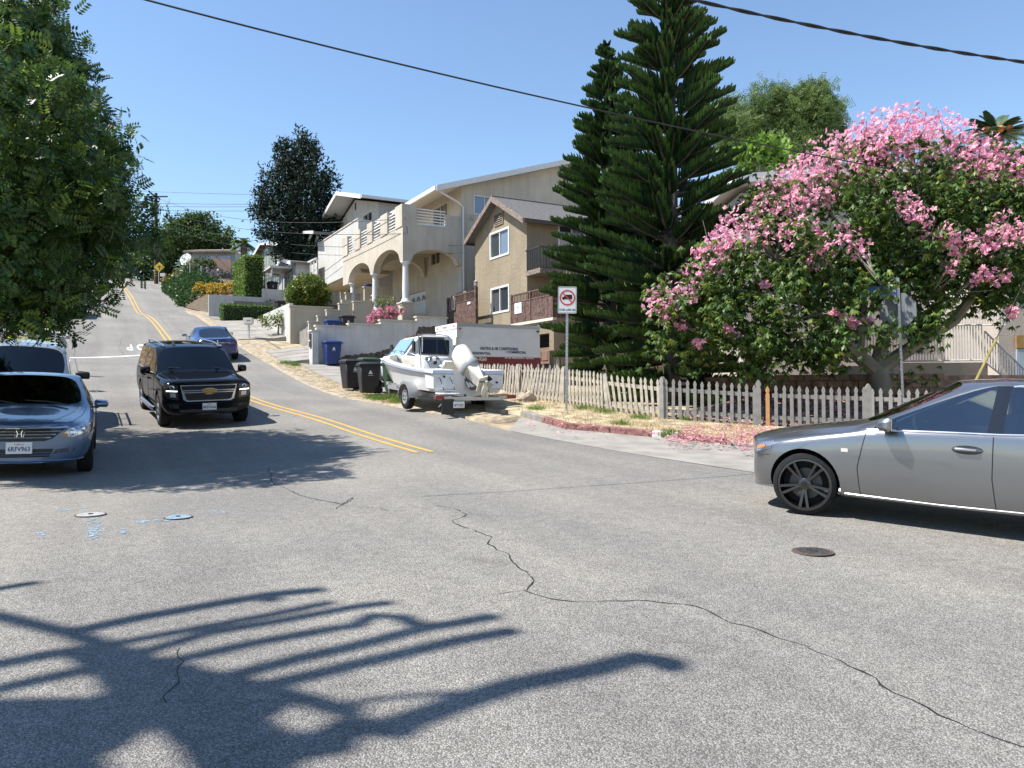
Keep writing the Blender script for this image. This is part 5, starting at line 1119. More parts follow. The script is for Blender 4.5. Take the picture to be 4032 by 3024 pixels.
# ---- grey van with ladder rack ------------------------------------
ST_VAN = [(2.18, 2.20, 2.30, .34, .40, .80, .58, .88, .86, .84, .90, .70, .93),
          (2.05, 2.10, 2.26, .32, .38, .90, .60, .95, .97, .91, 1.01, .74, 1.04),
          (1.65, 1.65, 1.80, .30, .36, .94, .66, .98, 1.06, .92, 1.10, .74, 1.14),
          (1.30, 1.30, 1.52, .30, .34, .94, .66, .98, 1.10, .925, 1.14, .76, 1.19),
          (1.22, 1.18, 1.48, .30, .34, .94, .66, .98, 1.11, .925, 1.16, .885, 1.215),
          (.66, .44, .62, .30, .34, .94, .66, .98, 1.12, .925, 1.73, .80, 1.85),
          (.30, .26, .3, .30, .34, .94, .66, .98, 1.12, .925, 1.77, .80, 1.885),
          (.18, .16, .18, .30, .34, .94, .66, .98, 1.12, .925, 1.77, .80, 1.89),
          (-.8, -.8, -.8, .30, .34, .94, .66, .98, 1.12, .925, 1.78, .81, 1.90),
          (-2.0, -2.0, -2.0, .32, .36, .94, .66, .98, 1.12, .925, 1.78, .81, 1.90),
          (-2.30, -2.25, -2.32, .36, .40, .88, .66, .93, 1.12, .89, 1.70, .74, 1.82)]
def tags_van(i, v):
    if i == 4 and v in (7, 8): return 2
    if v == 5 and i in (4, 5): return 3
    if v in (2, 3, 4) and i in (4, 5): return 5
    if v in (7, 8) and i in (1, 2, 3): return 7
    return 0
def grey_van():
    P = paint('van_silver_paint', (0.30, 0.33, 0.36), metal=0.5, rough=0.38)
    root = thing('van', 'silver work van with a ladder rack parked behind the blue-grey sedan', 'van')
    bm = car_shell(ST_VAN, tags_van, [(1.40, .34), (-1.42, .34)], .40, P, M_GDARK, M_GDARK, W2=.96)
    bvh, parts = split_shell(bm, root, P, M_GDARK, glassmat('van_windshield', (.10, .12, .125), ior=1.55))
    for x in (1.40, -1.42):
        for s in (1, -1): wheel(root, x, s * .85, .34, .22, .205, 5, M_STEEL, 'single')
    b = MB()
    for k in range(7): y = -.6 + .2 * k; b.box((-2.0, y - .012, 1.86), (.42, y + .012, 1.915 - .09 * (abs(y) / .8) ** 2))
    b.build('roof_rib', P, root, bevel=.006)
    # ladder rack: cross bars, side rails, feet and clamps
    M_RK = plain('rack_white', (.62, .63, .63), .5)
    for x in (.12, -1.0, -1.9):
        b = MB(); b.box((x - .03, -.86, 2.04), (x + .03, .86, 2.09)); b.build('rack_bar', M_RK, root, bevel=.006)
    for s in (1, -1):
        b = MB(); b.box((-2.1, s * .80 - .02, 2.095), (.25, s * .80 + .02, 2.13)); b.box((-2.1, s * .60 - .015, 2.095), (.30, s * .60 + .015, 2.12)); b.build('rack_rail', M_RK, root)
        for x in (.12, -1.0, -1.9):
            b = MB(); b.hexa([(x - .03, s * .80, 1.78), (x + .03, s * .80, 1.78), (x + .03, s * .74, 1.82), (x - .03, s * .74, 1.82), (x - .03, s * .68, 2.04), (x + .03, s * .68, 2.04), (x + .03, s * .62, 2.04), (x - .03, s * .62, 2.04)]); b.build('rack_foot', M_RK, root)
    for y, h in ((.84, .24), (.40, .12), (.18, .12), (-.45, .14)):
        b = MB(); b.tube([(.12, y, 2.09), (.12, y, 2.09 + h)], .028, 8); b.build('rack_clamp', M_RK, root, smooth=True)
    b = MB(); b.ball((.16, .95, 2.0), (.07, .06, .08)); b.ball((.14, .97, 1.90), (.06, .06, .07)); b.tube([(.16, .92, 1.80), (.15, .96, 2.16)], .01, 5); b.build('hanging_pulley', M_BLACK, root, smooth=True)
    for s in (1, -1):
        mirror_pod(root, 1.02, s * 1.17, 1.24, .12, .32, .22, M_BLACK, True, s)
        seam(bvh, 'door_gap', [(1.2, .42), (1.2, 1.08)], 'y', root, s, .005); seam(bvh, 'door_gap', [(.24, .42), (.24, 1.72)], 'y', root, s, .005)
        patch(bvh, 'headlight', [(s * .58, .72), (s * .90, .72), (s * .90, .86), (s * .58, .86)], 'x', M_REFL, root, 1, .008, 2)
        patch(bvh, 'corner_lamp', [(2.02, .72), (2.15, .72), (2.15, .85), (2.0, .86)], 'y', M_LAMPW, root, s, .008, 1)
        seam(bvh, 'hood_gap', [(2.1, s * .74), (1.4, s * .82)], 'z', root, 1, .005)
    patch(bvh, 'grille', [(-.55, .70), (.55, .70), (.55, .86), (-.55, .86)], 'x', M_BLACK, root, 1, .006, 2)
    patch(bvh, 'bumper', [(-.88, .42), (.88, .42), (.88, .56), (-.88, .56)], 'x', plain('bumper_grey', (.08, .08, .085), .6), root, 1, .03, 2, back=.06)
    b = MB()
    for y0, y1 in ((.68, .06), (-.04, -.62)): b.tube([Vector((1.46, y0, 1.215)), Vector((1.34, (y0 + y1) / 2, 1.275)), Vector((1.31, y1, 1.285))], .011, 5)
    b.build('wiper', M_BLACK, root)
    cabin(root, 1.3, -2.0, .84, .5, .95, 1.10, M_CABIN)
    for y in (.42, -.42): seat(root, .1, y, M_CABIN, .62, .72)
    b = MB(); b.box((.98, .45, 1.10), (1.15, .75, 1.15)); b.build('dashboard_paper', plain('paper', (.6, .65, .62), .8), root)
    return root
# ---- blue fastback -------------------------------------------------
def blue_fastback():
    P = paint('deep_blue_paint', (0.006, 0.030, 0.15), metal=0.55, rough=0.28)
    root = thing('sedan', 'deep blue fastback sedan driving uphill away from the camera', 'car')
    S = scaled(ST_A, 1.06, 1.075, 1.0)
    S[8] = (-1.10, -.80, -.60, .20, .24, .93, .56, .975, .985, .91, 1.30, .64, 1.415)
    S[9] = (-1.62, -1.70, -1.95, .21, .28, .93, .60, .975, 1.0, .86, 1.045, .72, 1.075)
    S[10] = (-2.10, -2.12, -2.28, .26, .34, .88, .62, .93, .98, .82, 1.03, .70, 1.09); S[11] = (-2.36, -2.38, -2.50, .32, .38, .76, .60, .82, .93, .74, .985, .62, 1.04)
    bm = car_shell(S, tags_sedan, [(1.48, .345), (-1.46, .345)], .39, P, M_GDARK, M_GDARK, W2=.97)
    bvh, parts = split_shell(bm, root, P, M_GDARK, M_GDARK)
    sedan_common(root, bvh, P, (1.06, 1.075, 1.0))
    for x in (1.48, -1.46):
        for s in (1, -1): wheel(root, x, s * .85, .345, .245, .25, 5, M_DALLOY, 'single')
    for s in (1, -1):
        patch(bvh, 'tail_lamp', [(s * .40, .90), (s * .86, .86), (s * .84, .76), (s * .46, .82)], 'x', M_LAMPR, root, -1, .008, 2)
        mirror_pod(root, .72, s * 1.06, 1.0, .14, .22, .15, P, True, s)
        patch(bvh, 'reflector', [(s * .55, .42), (s * .80, .42), (s * .80, .455), (s * .55, .455)], 'x', M_LAMPR, root, -1, .006, 1)
    seam(bvh, 'trunk_chrome', [(-.52, .865), (0, .875), (.52, .865)], 'x', root, -1, .014, M_CHROME, .006)
    patch(bvh, 'diffuser', [(-.70, .33), (.70, .33), (.62, .45), (-.62, .45)], 'x', M_BLACK, root, -1, .006, 2)
    b = MB(); p, n = hit(bvh, 'x', 0, .955, -1); T = facing(p + Vector((-.012, 0, 0)), (-1, 0, .1))
    for q in ([(-.055, .045), (.055, .045), (.055, .058), (-.055, .058)], [(-.012, -.06), (.012, -.06), (.02, .04), (-.02, .04)]): b.prism([T @ Vector((x, y, 0)) for x, y in q], T.to_3x3() @ Vector((0, 0, .006)))
    b.build('badge', M_CHROME, root)
    p, n = hit(bvh, 'x', 0, .72, -1); plate(root, facing(p + Vector((-.02, 0, 0)), (-1, 0, 0)), '8JBK510')
    cabin(root, .9, -1.3, .76, .36, .62, .90, M_CABIN)
    return root
# ---- small far vehicles ------------------------------------------
def far_sedan():
    P = paint('dark_grey_paint', (0.03, 0.032, 0.04), metal=0.3, rough=0.35)
    root = thing('sedan', 'dark sedan at the crest of the hill', 'car')
    bm = car_shell(ST_A, tags_sedan, [(1.46, .32), (-1.36, .32)], .365, P, M_GDARK, M_GDARK, W2=.90); bvh, parts = split_shell(bm, root, P, M_GDARK, M_GDARK)
    for x in (1.46, -1.36):
        for s in (1, -1): wheel(root, x, s * .785, .32, .21, .21, 5, M_STEEL, 'single')
    for s in (1, -1): patch(bvh, 'tail_lamp', [(s * .42, .78), (s * .70, .76), (s * .70, .92), (s * .42, .90)], 'x', M_LAMPR, root, -1, .008, 1)
    p, n = hit(bvh, 'x', 0, .70, -1); b = MB(); b.box((-.15, -.075, -.004), (.15, .075, 0)); b.build('license_plate', M_PLATE, root, M4=facing(p + Vector((-.02, 0, 0)), (-1, 0, 0)))
    return root
def far_suv():
    P = paint('two_tone_blue_paint', (0.05, 0.08, 0.20), metal=0.3, rough=0.3)
    root = thing('suv', 'blue and silver SUV parked up the street under the tree', 'suv')
    bm = car_shell(ST_SUV, tags_suv, [(1.88, .39), (-1.42, .39)], .46, P, M_GDARK, M_GDARK, W2=1.0); bvh, parts = split_shell(bm, root, P, M_GDARK, M_GDARK)
    for x in (1.88, -1.42):
        for s in (1, -1): wheel(root, x, s * .87, .39, .26, .25, 5, M_STEEL, 'single')
    for s in (1, -1):
        patch(bvh, 'headlight', [(s * .64, .84), (s * .92, .86), (s * .93, 1.04), (s * .64, 1.03)], 'x', M_REFL, root, 1, .01, 2); mirror_pod(root, 1.02, s * 1.14, 1.27, .17, .24, .22, P, True, s)
        patch(bvh, 'lower_side', [(2.6, .42), (2.6, .66), (2.3, .70), (2.3, .42)], 'y', M_STEEL, root, s, .006, 1)
    patch(bvh, 'bumper', [(-.92, .44), (.92, .44), (.92, .70), (-.92, .70)], 'x', M_STEEL, root, 1, .01, 2)
    patch(bvh, 'grille', [(-.58, .76), (.58, .76), (.58, 1.0), (-.58, 1.0)], 'x', M_BLACK, root, 1, .008, 2)
    return root
# ------------------------------------------------------------------ vehicles in the street
def pl(root, front, heading, L, wb):
    h = Vector((heading[0], heading[1], 0)).normalized(); c = Vector((front[0], front[1], 0)) - h * (L / 2); set_on_ground(root, c, h, wb)
suv = black_suv(); p = at(830, 1600, 18.0); pl(suv, p, (-DV.x + .06, -DV.y), 5.7, 3.3)
honda = blue_grey_sedan(); p = at(66, 1800, 10.65); pl(honda, p, (-DV.x - .03, -DV.y), 4.9, 2.8)
van = grey_van(); sv, tv = ST(at(66, 1800, 10.65)); pl(van, W(sv + 6.3, tv - .38), -DV, 4.6, 2.85); van.matrix_world = van.matrix_world @ Matrix.Diagonal((.96, .96, .96, 1))
tesla = blue_fastback(); p = at(862, 1400, 34.6); pl(tesla, Vector((p.x, p.y, 0)) + DV * 4.95, DV, 4.95, 2.95)
crest = far_sedan(); p = at(505, 1094, 101); pl(crest, Vector((p.x, p.y, 0)) + DV * 4.6, DV, 4.66, 2.8)
psuv = far_suv(); s0 = ST(at(240, 1262, 47))[0]; pl(psuv, W(s0, -5.3), -DV, 5.7, 3.3)
th = R(39); hd = Vector((-math.cos(th), math.sin(th), 0))
wl_ = at(3168, 2022, 8.1); nrm = Vector((-math.sin(th), -math.cos(th), 0))          # near front wheel stands here
c = Vector((wl_.x, wl_.y, 0)) - nrm * .80 - hd * 1.46; set_on_ground(lexus, c, hd, 2.8)
# ------------------------------------------------------------------ picket fence
M_PICK = mat('weathered_picket', (.33, .29, .235), .9, var=.22, scale=5, bump=.3, bscale=60, col2=(.41, .37, .31)); M_PICKG = mat('shaded_grey_picket', (.235, .225, .21), .9, var=.2, scale=6, bump=.3, bscale=60); M_PICKN = mat('new_picket', (.50, .27, .11), .8, var=.15, scale=8)  # darker grey copy carries the pink tree's shade in its colour
def picket_mesh(name, w, h, th, m):
    pr = [(-w / 2, 0), (w / 2, 0), (w / 2, h * .80), (w * .36, h * .83), (w * .36, h * .85), (w * .52, h * .88), (w * .50, h * .92), (w * .25, h * .97), (0, h), (-w * .25, h * .97), (-w * .50, h * .92), (-w * .52, h * .88), (-w * .36, h * .85), (-w * .36, h * .83), (-w / 2, h * .80)]
    b = MB(); b.prism([Vector((x, -th / 2, z)) for x, z in pr], (0, th, 0)); o = b.build(name, m); me = o.data; bpy.data.objects.remove(o); return me
ME_P = picket_mesh('picket', .075, .95, .02, M_PICK); ME_PG = picket_mesh('picket', .075, .95, .02, M_PICKG); ME_PN = picket_mesh('picket', .085, .95, .022, M_PICKN); ME_POST = picket_mesh('post', .115, 1.04, .11, M_PICK); ME_POSTG = picket_mesh('post', .115, 1.04, .11, M_PICKG)
def fence_run(root, a, b, spacing, lean0, lean1, me, rails=True, zo=.09, tilt=0.0, jitter=.03, rail_m=None):
    a, b = Vector(a), Vector(b); d = (b - a); L_ = d.length; d.normalize(); q = Vector((d.y, -d.x, 0)); n = max(1, int(L_ / spacing))
    for k in range(n):
        f = (k + .5) / n; p = a + d * (L_ * f); z = G(p.x, p.y) + zo; ln = lean0 + (lean1 - lean0) * f + random.uniform(-jitter, jitter)
        x = (d + UP * ((G(*(p + d * .3)[:2]) - G(*(p - d * .3)[:2])) / .6) * 0).normalized()
        zax = (UP + d * math.tan(ln) + q * tilt).normalized(); y = zax.cross(x).normalized(); x = y.cross(zax)
        o = link('picket', me, root); o.matrix_world = frame4(Vector((p.x, p.y, z + random.uniform(-.02, .015))) + q * .025, x, y, zax)
    if rails:
        for h in (.20, .70):
            mb = MB(); A = a + UP * (G(a.x, a.y) + zo + h) + d * math.tan(lean0) * h; B = b + UP * (G(b.x, b.y) + zo + h) + d * math.tan(lean1) * h
            r = Vector((0, 0, .045)); mb.hexa([A - r - q * .03, B - r - q * .03, B - r + q * .008, A - r + q * .008, A + r - q * .03, B + r - q * .03, B + r + q * .008, A + r + q * .008]); mb.build('rail', rail_m or M_PICK, root)
def post(root, p, lean=0.0, dirv=Vector((1, 0, 0)), me=None, zo=.05, h=1.0):
    zax = (UP + dirv * math.tan(lean)).normalized(); y = zax.cross(dirv).normalized(); x = y.cross(zax)
    o = link('post', me or ME_POST, root); o.matrix_world = frame4(Vector((p[0], p[1], G(p[0], p[1]) + zo)), x, y, zax) @ Matrix.Diagonal((1, 1, h, 1))
fence = thing('picket_fence', 'sagging weathered picket fence along the corner lot', 'fence')
F = FEN
fence_run(fence, F[0], F[1], .15, R(5), R(9), ME_P); post(fence, F[1], R(-2), (F[2] - F[1]).normalized())
fence_run(fence, F[1], F[2], .135, R(17), R(6), ME_P); post(fence, F[2], R(4), (F[2] - F[1]).normalized())
fence_run(fence, F[2], F[3], .14, R(1), R(-4), ME_P); post(fence, F[3], R(-11), (F[3] - F[2]).normalized(), h=.97)
fence_run(fence, F[3], F[5], .155, R(-10), R(-2), ME_P); post(fence, F[5], R(0), (F[5] - F[4]).normalized(), ME_POSTG)
fence_run(fence, F[5], F[7], .165, 0, 0, ME_PG, jitter=.012, rail_m=M_PICKG); post(fence, F[7], 0, (F[7] - F[6]).normalized(), ME_POSTG, h=1.05)
d = (F[8] - F[7]).normalized(); o = link('picket', ME_PN, fence); p = F[7] + d * .2; o.matrix_world = frame4(Vector((p.x, p.y, G(p.x, p.y) + .05)), d, UP.cross(d), UP)
fence_run(fence, F[7] + d * .3, F[9], .165, 0, 0, ME_PG, jitter=.012, rail_m=M_PICKG); post(fence, F[9], 0, d, ME_POSTG, h=1.03)
fence_run(fence, F[9], F[11], .165, 0, 0, ME_PG, jitter=.015, rail_m=M_PICKG)
f2 = thing('picket_fence', 'old inner picket fence standing in front of the box truck', 'fence')
ia, ib, ic = at(1880, 1520, 27.0), at(2110, 1520, 25.6), at(2200, 1520, 25.2)
for p in (ia, ib, ic): p.z = 0
fence_run(f2, ia, ib, .16, R(2), R(-2), ME_P, zo=.08, jitter=.05); fence_run(f2, ib, ic, .17, 0, 0, ME_PG, zo=.08); post(f2, ic, 0, (ic - ib).normalized(), zo=.08, h=1.3)
# stones at the foot of the fence
M_ROCK = mat('pale_rock', (.36, .30, .23), .9, var=.25, scale=6, bump=.6, bscale=12)
for (px, py, Y, s_, lab) in [(1965, 1565, 22.6, (.30, .22, .15), 'pale rock beside the boat trailer at the fence foot'), (2075, 1583, 21.3, (.26, .2, .2), 'larger pale rock against the leaning fence post'), (2030, 1580, 21.6, (.2, .12, .05), 'flat stone slab between the two pale rocks')]:
    p = at(px, py, Y); mb = MB(); mb.ball((0, 0, 0), 1, 7); o = mb.build('rock', M_ROCK, smooth=False)
    for v in o.data.vertices: v.co = Vector((v.co.x * s_[0], v.co.y * s_[1], v.co.z * s_[2])) * random.uniform(.78, 1.12)
    o.location = (p.x, p.y, G(p.x, p.y) + s_[2] * .6 + .08); tag(o, lab, 'rock', 'rocks at the fence')
# ------------------------------------------------------------------ weight limit sign
M_GALV = plain('galvanised_steel', (.42, .43, .44), .45, metal=.7); M_SIGNW = plain('sign_face_white', (.72, .73, .73), .35); M_SRED = plain('sign_red', (.55, .035, .03), .4)
p = onG(2230, 1631); ws = thing('traffic_sign', 'white no-trucks sign over 6,000 lbs on a perforated steel post', 'sign', Matrix.Translation((p.x, p.y, G(p.x, p.y) + .05)) @ Matrix.Rotation(R(0.9), 4, 'Y'))
mb = MB(); mb.box((-.028, -.02, -.1), (.028, .02, 3.05)); mb.build('post', M_GALV, ws)
for k in range(0, 28): mb = MB(); mb.lathe([(.009, 0), (.009, .004)], 8, Matrix.Translation((0, -.0205, .12 + k * .085)) @ Matrix.Rotation(R(90), 4, 'X')); mb.build('punched_hole', M_TAR, ws)
sz = 2.46; SP = frame4((0, -.03, sz + .34), (1, 0, 0), (0, 0, 1), (0, -1, 0))
def rrect(w, h, r, n=5):
    P = []
    for cx, cy, a0 in ((w / 2 - r, h / 2 - r, 0), (-w / 2 + r, h / 2 - r, 90), (-w / 2 + r, -h / 2 + r, 180), (w / 2 - r, -h / 2 + r, 270)):
        P += [(cx + r * math.cos(R(a0 + 90 * k / n)), cy + r * math.sin(R(a0 + 90 * k / n))) for k in range(n + 1)]
    return P
def flat(name, poly, z, m, parent, M4, th=.002): mb = MB(); mb.prism([Vector((x, y, z)) for x, y in poly], (0, 0, th)); return mb.build(name, m, parent, M4=M4)
flat('panel', rrect(.465, .67, .035), 0, M_SIGNW, ws, SP, .006); 
mb = MB(); bo = rrect(.44, .645, .03); bi = rrect(.422, .627, .025); n = len(bo); mb.add([(x, y, .0075) for x, y in bo] + [(x, y, .0075) for x, y in bi], [(i, (i + 1) % n, n + (i + 1) % n, n + i) for i in range(n)]); mb.build('border', M_TAR, ws, M4=SP)
tr = [(-.13, -.01), (-.13, .045), (-.085, .05), (-.075, .09), (-.045, .09), (-.045, .105), (.12, .105), (.12, -.01), (.075, -.01), (.065, -.03), (.045, -.03), (.035, -.01), (-.07, -.01), (-.08, -.03), (-.10, -.03), (-.11, -.01)]
flat('truck_symbol', [(x, y + .03) for x, y in tr], .0065, M_TAR, ws, SP)
mb = MB(); n = 40; A = [(.195 * math.cos(2 * math.pi * k / n), .195 * math.sin(2 * math.pi * k / n) + .06, .010) for k in range(n)]; B = [(.160 * math.cos(2 * math.pi * k / n), .160 * math.sin(2 * math.pi * k / n) + .06, .010) for k in range(n)]
mb.add(A + B, [(i, (i + 1) % n, n + (i + 1) % n, n + i) for i in range(n)]); c_, s__ = math.cos(R(-45)), math.sin(R(-45))
mb.add([(x * c_ - y * s__, x * s__ + y * c_ + .06, .0105) for x, y in ((-.175, -.016), (.175, -.016), (.175, .016), (-.175, .016))], [(0, 1, 2, 3)]); mb.build('prohibition_ring', M_SRED, ws, M4=SP)
textmesh('OVER 6,000 LBS', .072, M_TAR, 'lettering', ws, SP @ Matrix.Translation((0, -.245, .007)), sx=.82, ext=.001, bold=.001)
# ------------------------------------------------------------------ street name post with the back of a stop sign
p = at(3556, 1590, 18.9); sp = thing('street_sign', 'steel post with a blue street name blade and the back of a stop sign', 'sign', Matrix.Translation((p.x, p.y, G(p.x, p.y) + .02)) @ Matrix.Rotation(R(-1.6), 4, 'Y'))
zt = at(3545, 1097, 18.9).z - G(p.x, p.y)
mb = MB(); mb.box((-.03, -.025, -.1), (.03, .025, zt)); mb.build('post', M_GALV, sp)
for k in range(30): mb = MB(); mb.lathe([(.009, 0), (.009, .004)], 8, Matrix.Translation((0, -.0255, .3 + k * .1)) @ Matrix.Rotation(R(90), 4, 'X')); mb.build('punched_hole', M_TAR, sp)
zs_ = at(3550, 1225, 18.9).z - G(p.x, p.y); ang = R(42); ox = Vector((math.cos(ang), -math.sin(ang), 0)); SO = frame4((.0, .05, zs_), ox, UP, ox.cross(UP))
flat('stop_panel', [(.42 / math.cos(R(22.5)) * math.cos(R(22.5 + 45 * k)), .42 / math.cos(R(22.5)) * math.sin(R(22.5 + 45 * k))) for k in range(8)], -.002, plain('sign_back', (.20, .22, .24), .5, metal=.4), sp, SO, .004)
flat('small_plate', [(-.15, -.12), (.15, -.12), (.15, .12), (-.15, .12)], -.002, plain('sign_back', (.20, .22, .24), .5, metal=.4), sp, SO @ Matrix.Translation((0, -.55, 0)), .004)
zb = at(3520, 1145, 18.9).z - G(p.x, p.y); SB = frame4((-.40, -.03, zb), (1, 0, 0), UP, (0, -1, 0))
flat('name_blade', rrect(.74, .20, .02), 0, plain('street_blue', (.012, .06, .20), .4), sp, SB, .004); flat('number_blade', rrect(.44, .10, .015), 0, plain('street_blue', (.012, .06, .20), .4), sp, SB @ Matrix.Translation((.14, -.16, 0)), .004)
textmesh('el St', .15, M_SIGNW, 'street_name', sp, SB @ Matrix.Translation((.34, -.01, .005)), align='RIGHT', ext=.001); textmesh('00 W', .075, M_SIGNW, 'block_number', sp, SB @ Matrix.Translation((.33, -.165, .005)), align='RIGHT', ext=.001)
# ------------------------------------------------------------------ wheeled bins
def bin_mesh(root, m, lidm, k=1.0):
    b = MB(); w0, d0, w1, d1, h = .24 * k, .27 * k, .30 * k, .36 * k, .98 * k
    b.hexa([(-d0, -w0, .03), (d0, -w0, .03), (d0, w0, .03), (-d0, w0, .03), (-d1, -w1, h), (d1, -w1, h), (d1, w1, h), (-d1, w1, h)]); b.build('bin_body', m, root, bevel=.035, smooth=True)
    b = MB(); b.box((-d1 - .02, -w1 - .02, h - .02), (d1 + .03, w1 + .02, h + .035)); b.build('rim', m, root, bevel=.01, smooth=True)
    b = MB(); b.hexa([(-d1 - .04, -w1 - .03, h + .036), (d1 + .05, -w1 - .03, h + .036), (d1 + .05, w1 + .03, h + .036), (-d1 - .04, w1 + .03, h + .036), (-d1 + .06, -w1 + .05, h + .11), (d1 - .06, -w1 + .05, h + .12), (d1 - .06, w1 - .05, h + .12), (-d1 + .06, w1 - .05, h + .11)]); b.build('lid', lidm, root, bevel=.02, smooth=True)
    b = MB(); b.tube([(-d1 - .03, -w1 * .8, h - .03), (-d1 - .11, -w1 * .8, h + .01), (-d1 - .11, w1 * .8, h + .01), (-d1 - .03, w1 * .8, h - .03)], .016, 6); b.build('handle', m, root, smooth=True)
    for s in (1, -1): b = MB(); b.lathe([(.125 * k, -.03), (.13 * k, -.02), (.13 * k, .02), (.125 * k, .03), (.06 * k, .032)], 20, Matrix.Translation((-d0 - .03, s * (w0 + .02), .13 * k)) @ Matrix.Rotation(R(90), 4, 'X')); b.build('wheel', M_TYRE, root, smooth=True)
    # three-leaf mark and a line of lettering on the sides
    for s in (1, -1):
        y = s * (w0 + (w1 - w0) * .74 + .004); T = frame4((0.0, y + s * .006, h * .74), (-s, 0, 0), (0, s * .06, 1), (0, s, -.06)); b = MB()
        for a in (90, 215, 325): c = Vector((.038 * math.cos(R(a)), .038 * math.sin(R(a)), .004)); b.add([T @ (c + Vector((.034 * math.cos(2 * math.pi * j / 10), .034 * math.sin(2 * math.pi * j / 10), 0))) for j in range(10)], [tuple(range(10))])
        b.build('emblem', M_SIGNW, root); b = MB(); b.add([T @ Vector(v) for v in ((-.09, -.10, .004), (.09, -.10, .004), (.09, -.088, .004), (-.09, -.088, .004))], [(0, 1, 2, 3)]); b.build('emblem_line', M_SIGNW, root)
BCOL = {'black': mat('bin_black', (.016, .016, .018), .55, var=.25, scale=8), 'green': mat('bin_green', (.022, .06, .028), .5, var=.2, scale=8), 'blue': mat('bin_blue', (.012, .032, .14), .45, var=.15, scale=8)}
def bin_at(p, col, label, rot=0.0, z=None, k=1.0):
    z = G(p[0], p[1]) + .05 if z is None else z; f = Matrix.Rotation(rot, 3, 'Z') @ -NV
    root = thing('wheeled_bin', label, 'bin', frame4((p[0], p[1], z), f, UP.cross(f), UP), 'wheeled bins'); bin_mesh(root, BCOL[col], BCOL[col], k); return root
bin_at(onG(1385, 1538), 'black', 'left one of the two black bins at the driveway edge', R(8)); bin_at(onG(1452, 1556), 'black', 'right one of the two black bins, nearest to the boat', R(-6))
bin_at(onG(1452, 1527), 'green', 'dark green bin standing behind the two black bins', R(4)); bin_at(onG(1553, 1549), 'green', 'dark green bin beside the bow of the boat', R(0))
bin_at(W(12.0 - .6, 5.72), 'blue', 'blue bin against the grey stucco wall beside the end post', R(0), k=1.05)
zr = lambda s, t: GST(s, 4.0) + .05 + max(0, t - 4.8) * .34
for (t, c, lab) in ((6.95, 'blue', 'blue bin behind the grey wall on the steep driveway'), (7.75, 'black', 'black bin beside the blue one behind the grey wall')): bin_at(W(15.7, t), c, lab, R(0), zr(15.7, t), .95)
tq, zq = onS(*z3(1135, 415), 21.3); bin_at(W(21.5, tq), 'blue', 'blue bin up on the terrace under the arches', 0, zq - .8, .9)
# ------------------------------------------------------------------ box truck
M_TRW = mat('truck_white', (.66, .67, .68), .5, var=.06, scale=2.5, detail=8); M_TRR = mat('truck_red', (.17, .018, .02), .45, var=.2, scale=3); M_TXB = plain('truck_lettering_blue', (.01, .025, .09), .5); M_TXW = plain('truck_lettering_white', (.72, .68, .62), .5)
tk = thing('box_truck', 'white box truck with a dark red lower band parked in the driveway', 'truck')
S0, S1, T0, T1 = 3.6, 5.72, 8.49, 12.30; ZB, ZT = .66, 2.72
stbox('cargo_box', M_TRW, tk, S0, S1, T0, T1, ZB + .75, ZT, bevel=.02); stbox('red_band', M_TRR, tk, S0 - .004, S1 + .004, T0 + .004, T1 + .03, ZB - .1, ZB + .749, bevel=.01)
stbox('top_rail', M_GALV, tk, S0 - .025, S0 - .001, T0, T1, ZT - .12, ZT + .015); stbox('top_rail', M_WTRIM, tk, S0, S1, T0 - .025, T0 - .001, ZT - .2, ZT + .015); stbox('red_rail', plain('dark_red_rail', (.10, .01, .012), .5), tk, S0 - .03, S0 - .005, T0 + .1, T1, ZB + .02, ZB + .06); stbox('vertical_trim', M_GALV, tk, S0 - .02, S0 - .001, T0 - .02, T0 + .03, ZB + .75, ZT - .12)
for t in (T0 + .12, T1 - .12): stbox('side_marker', M_AMBER if t < 10 else M_TAR, tk, S0 - .03, S0 - .001, t - .05, t + .07, ZT - .25, ZT - .19)
stbox('vent_plate', M_WTRIM, tk, S0 - .04, S0 - .001, T0 + .14, T0 + .24, ZT - .6, ZT - .22)
for s in (S0 + .25, S0 + 1.0, S0 + 1.12, S0 + 1.24, S1 - .25): stbox('marker_lamp', M_AMBER, tk, s - .04, s + .04, T0 - .05, T0 - .026, ZT - .12, ZT - .07)
def side_text(txt, px, py, size, m, sx=1.0, align='CENTER'):
    t, z = onS(px, py, S0 - .008); textmesh(txt, size, m, 'lettering', tk, facing(W(S0 - .006, t, z), -DV), sx=sx, ext=.002, bold=.004, align=align)
z16 = lambda x, y: (1600 + x * .3165, 1080 + y * .3165)
side_text('HEATING & AIR CONDITIONING', *z16(1160, 928), .165, M_TXB, .72); side_text('\u2022 RESIDENTIAL', *z16(925, 985), .14, M_TXB, 1.0); side_text('\u2022 COMMERCIAL', *z16(1365, 972), .14, M_TXB, 1.0)
side_text('(310) 495-9260', *z16(853, 1056), .20, M_TXW, .85); side_text('24 HR. EMERGENCY SERVICE', *z16(1410, 1037), .155, M_TXW, .70)
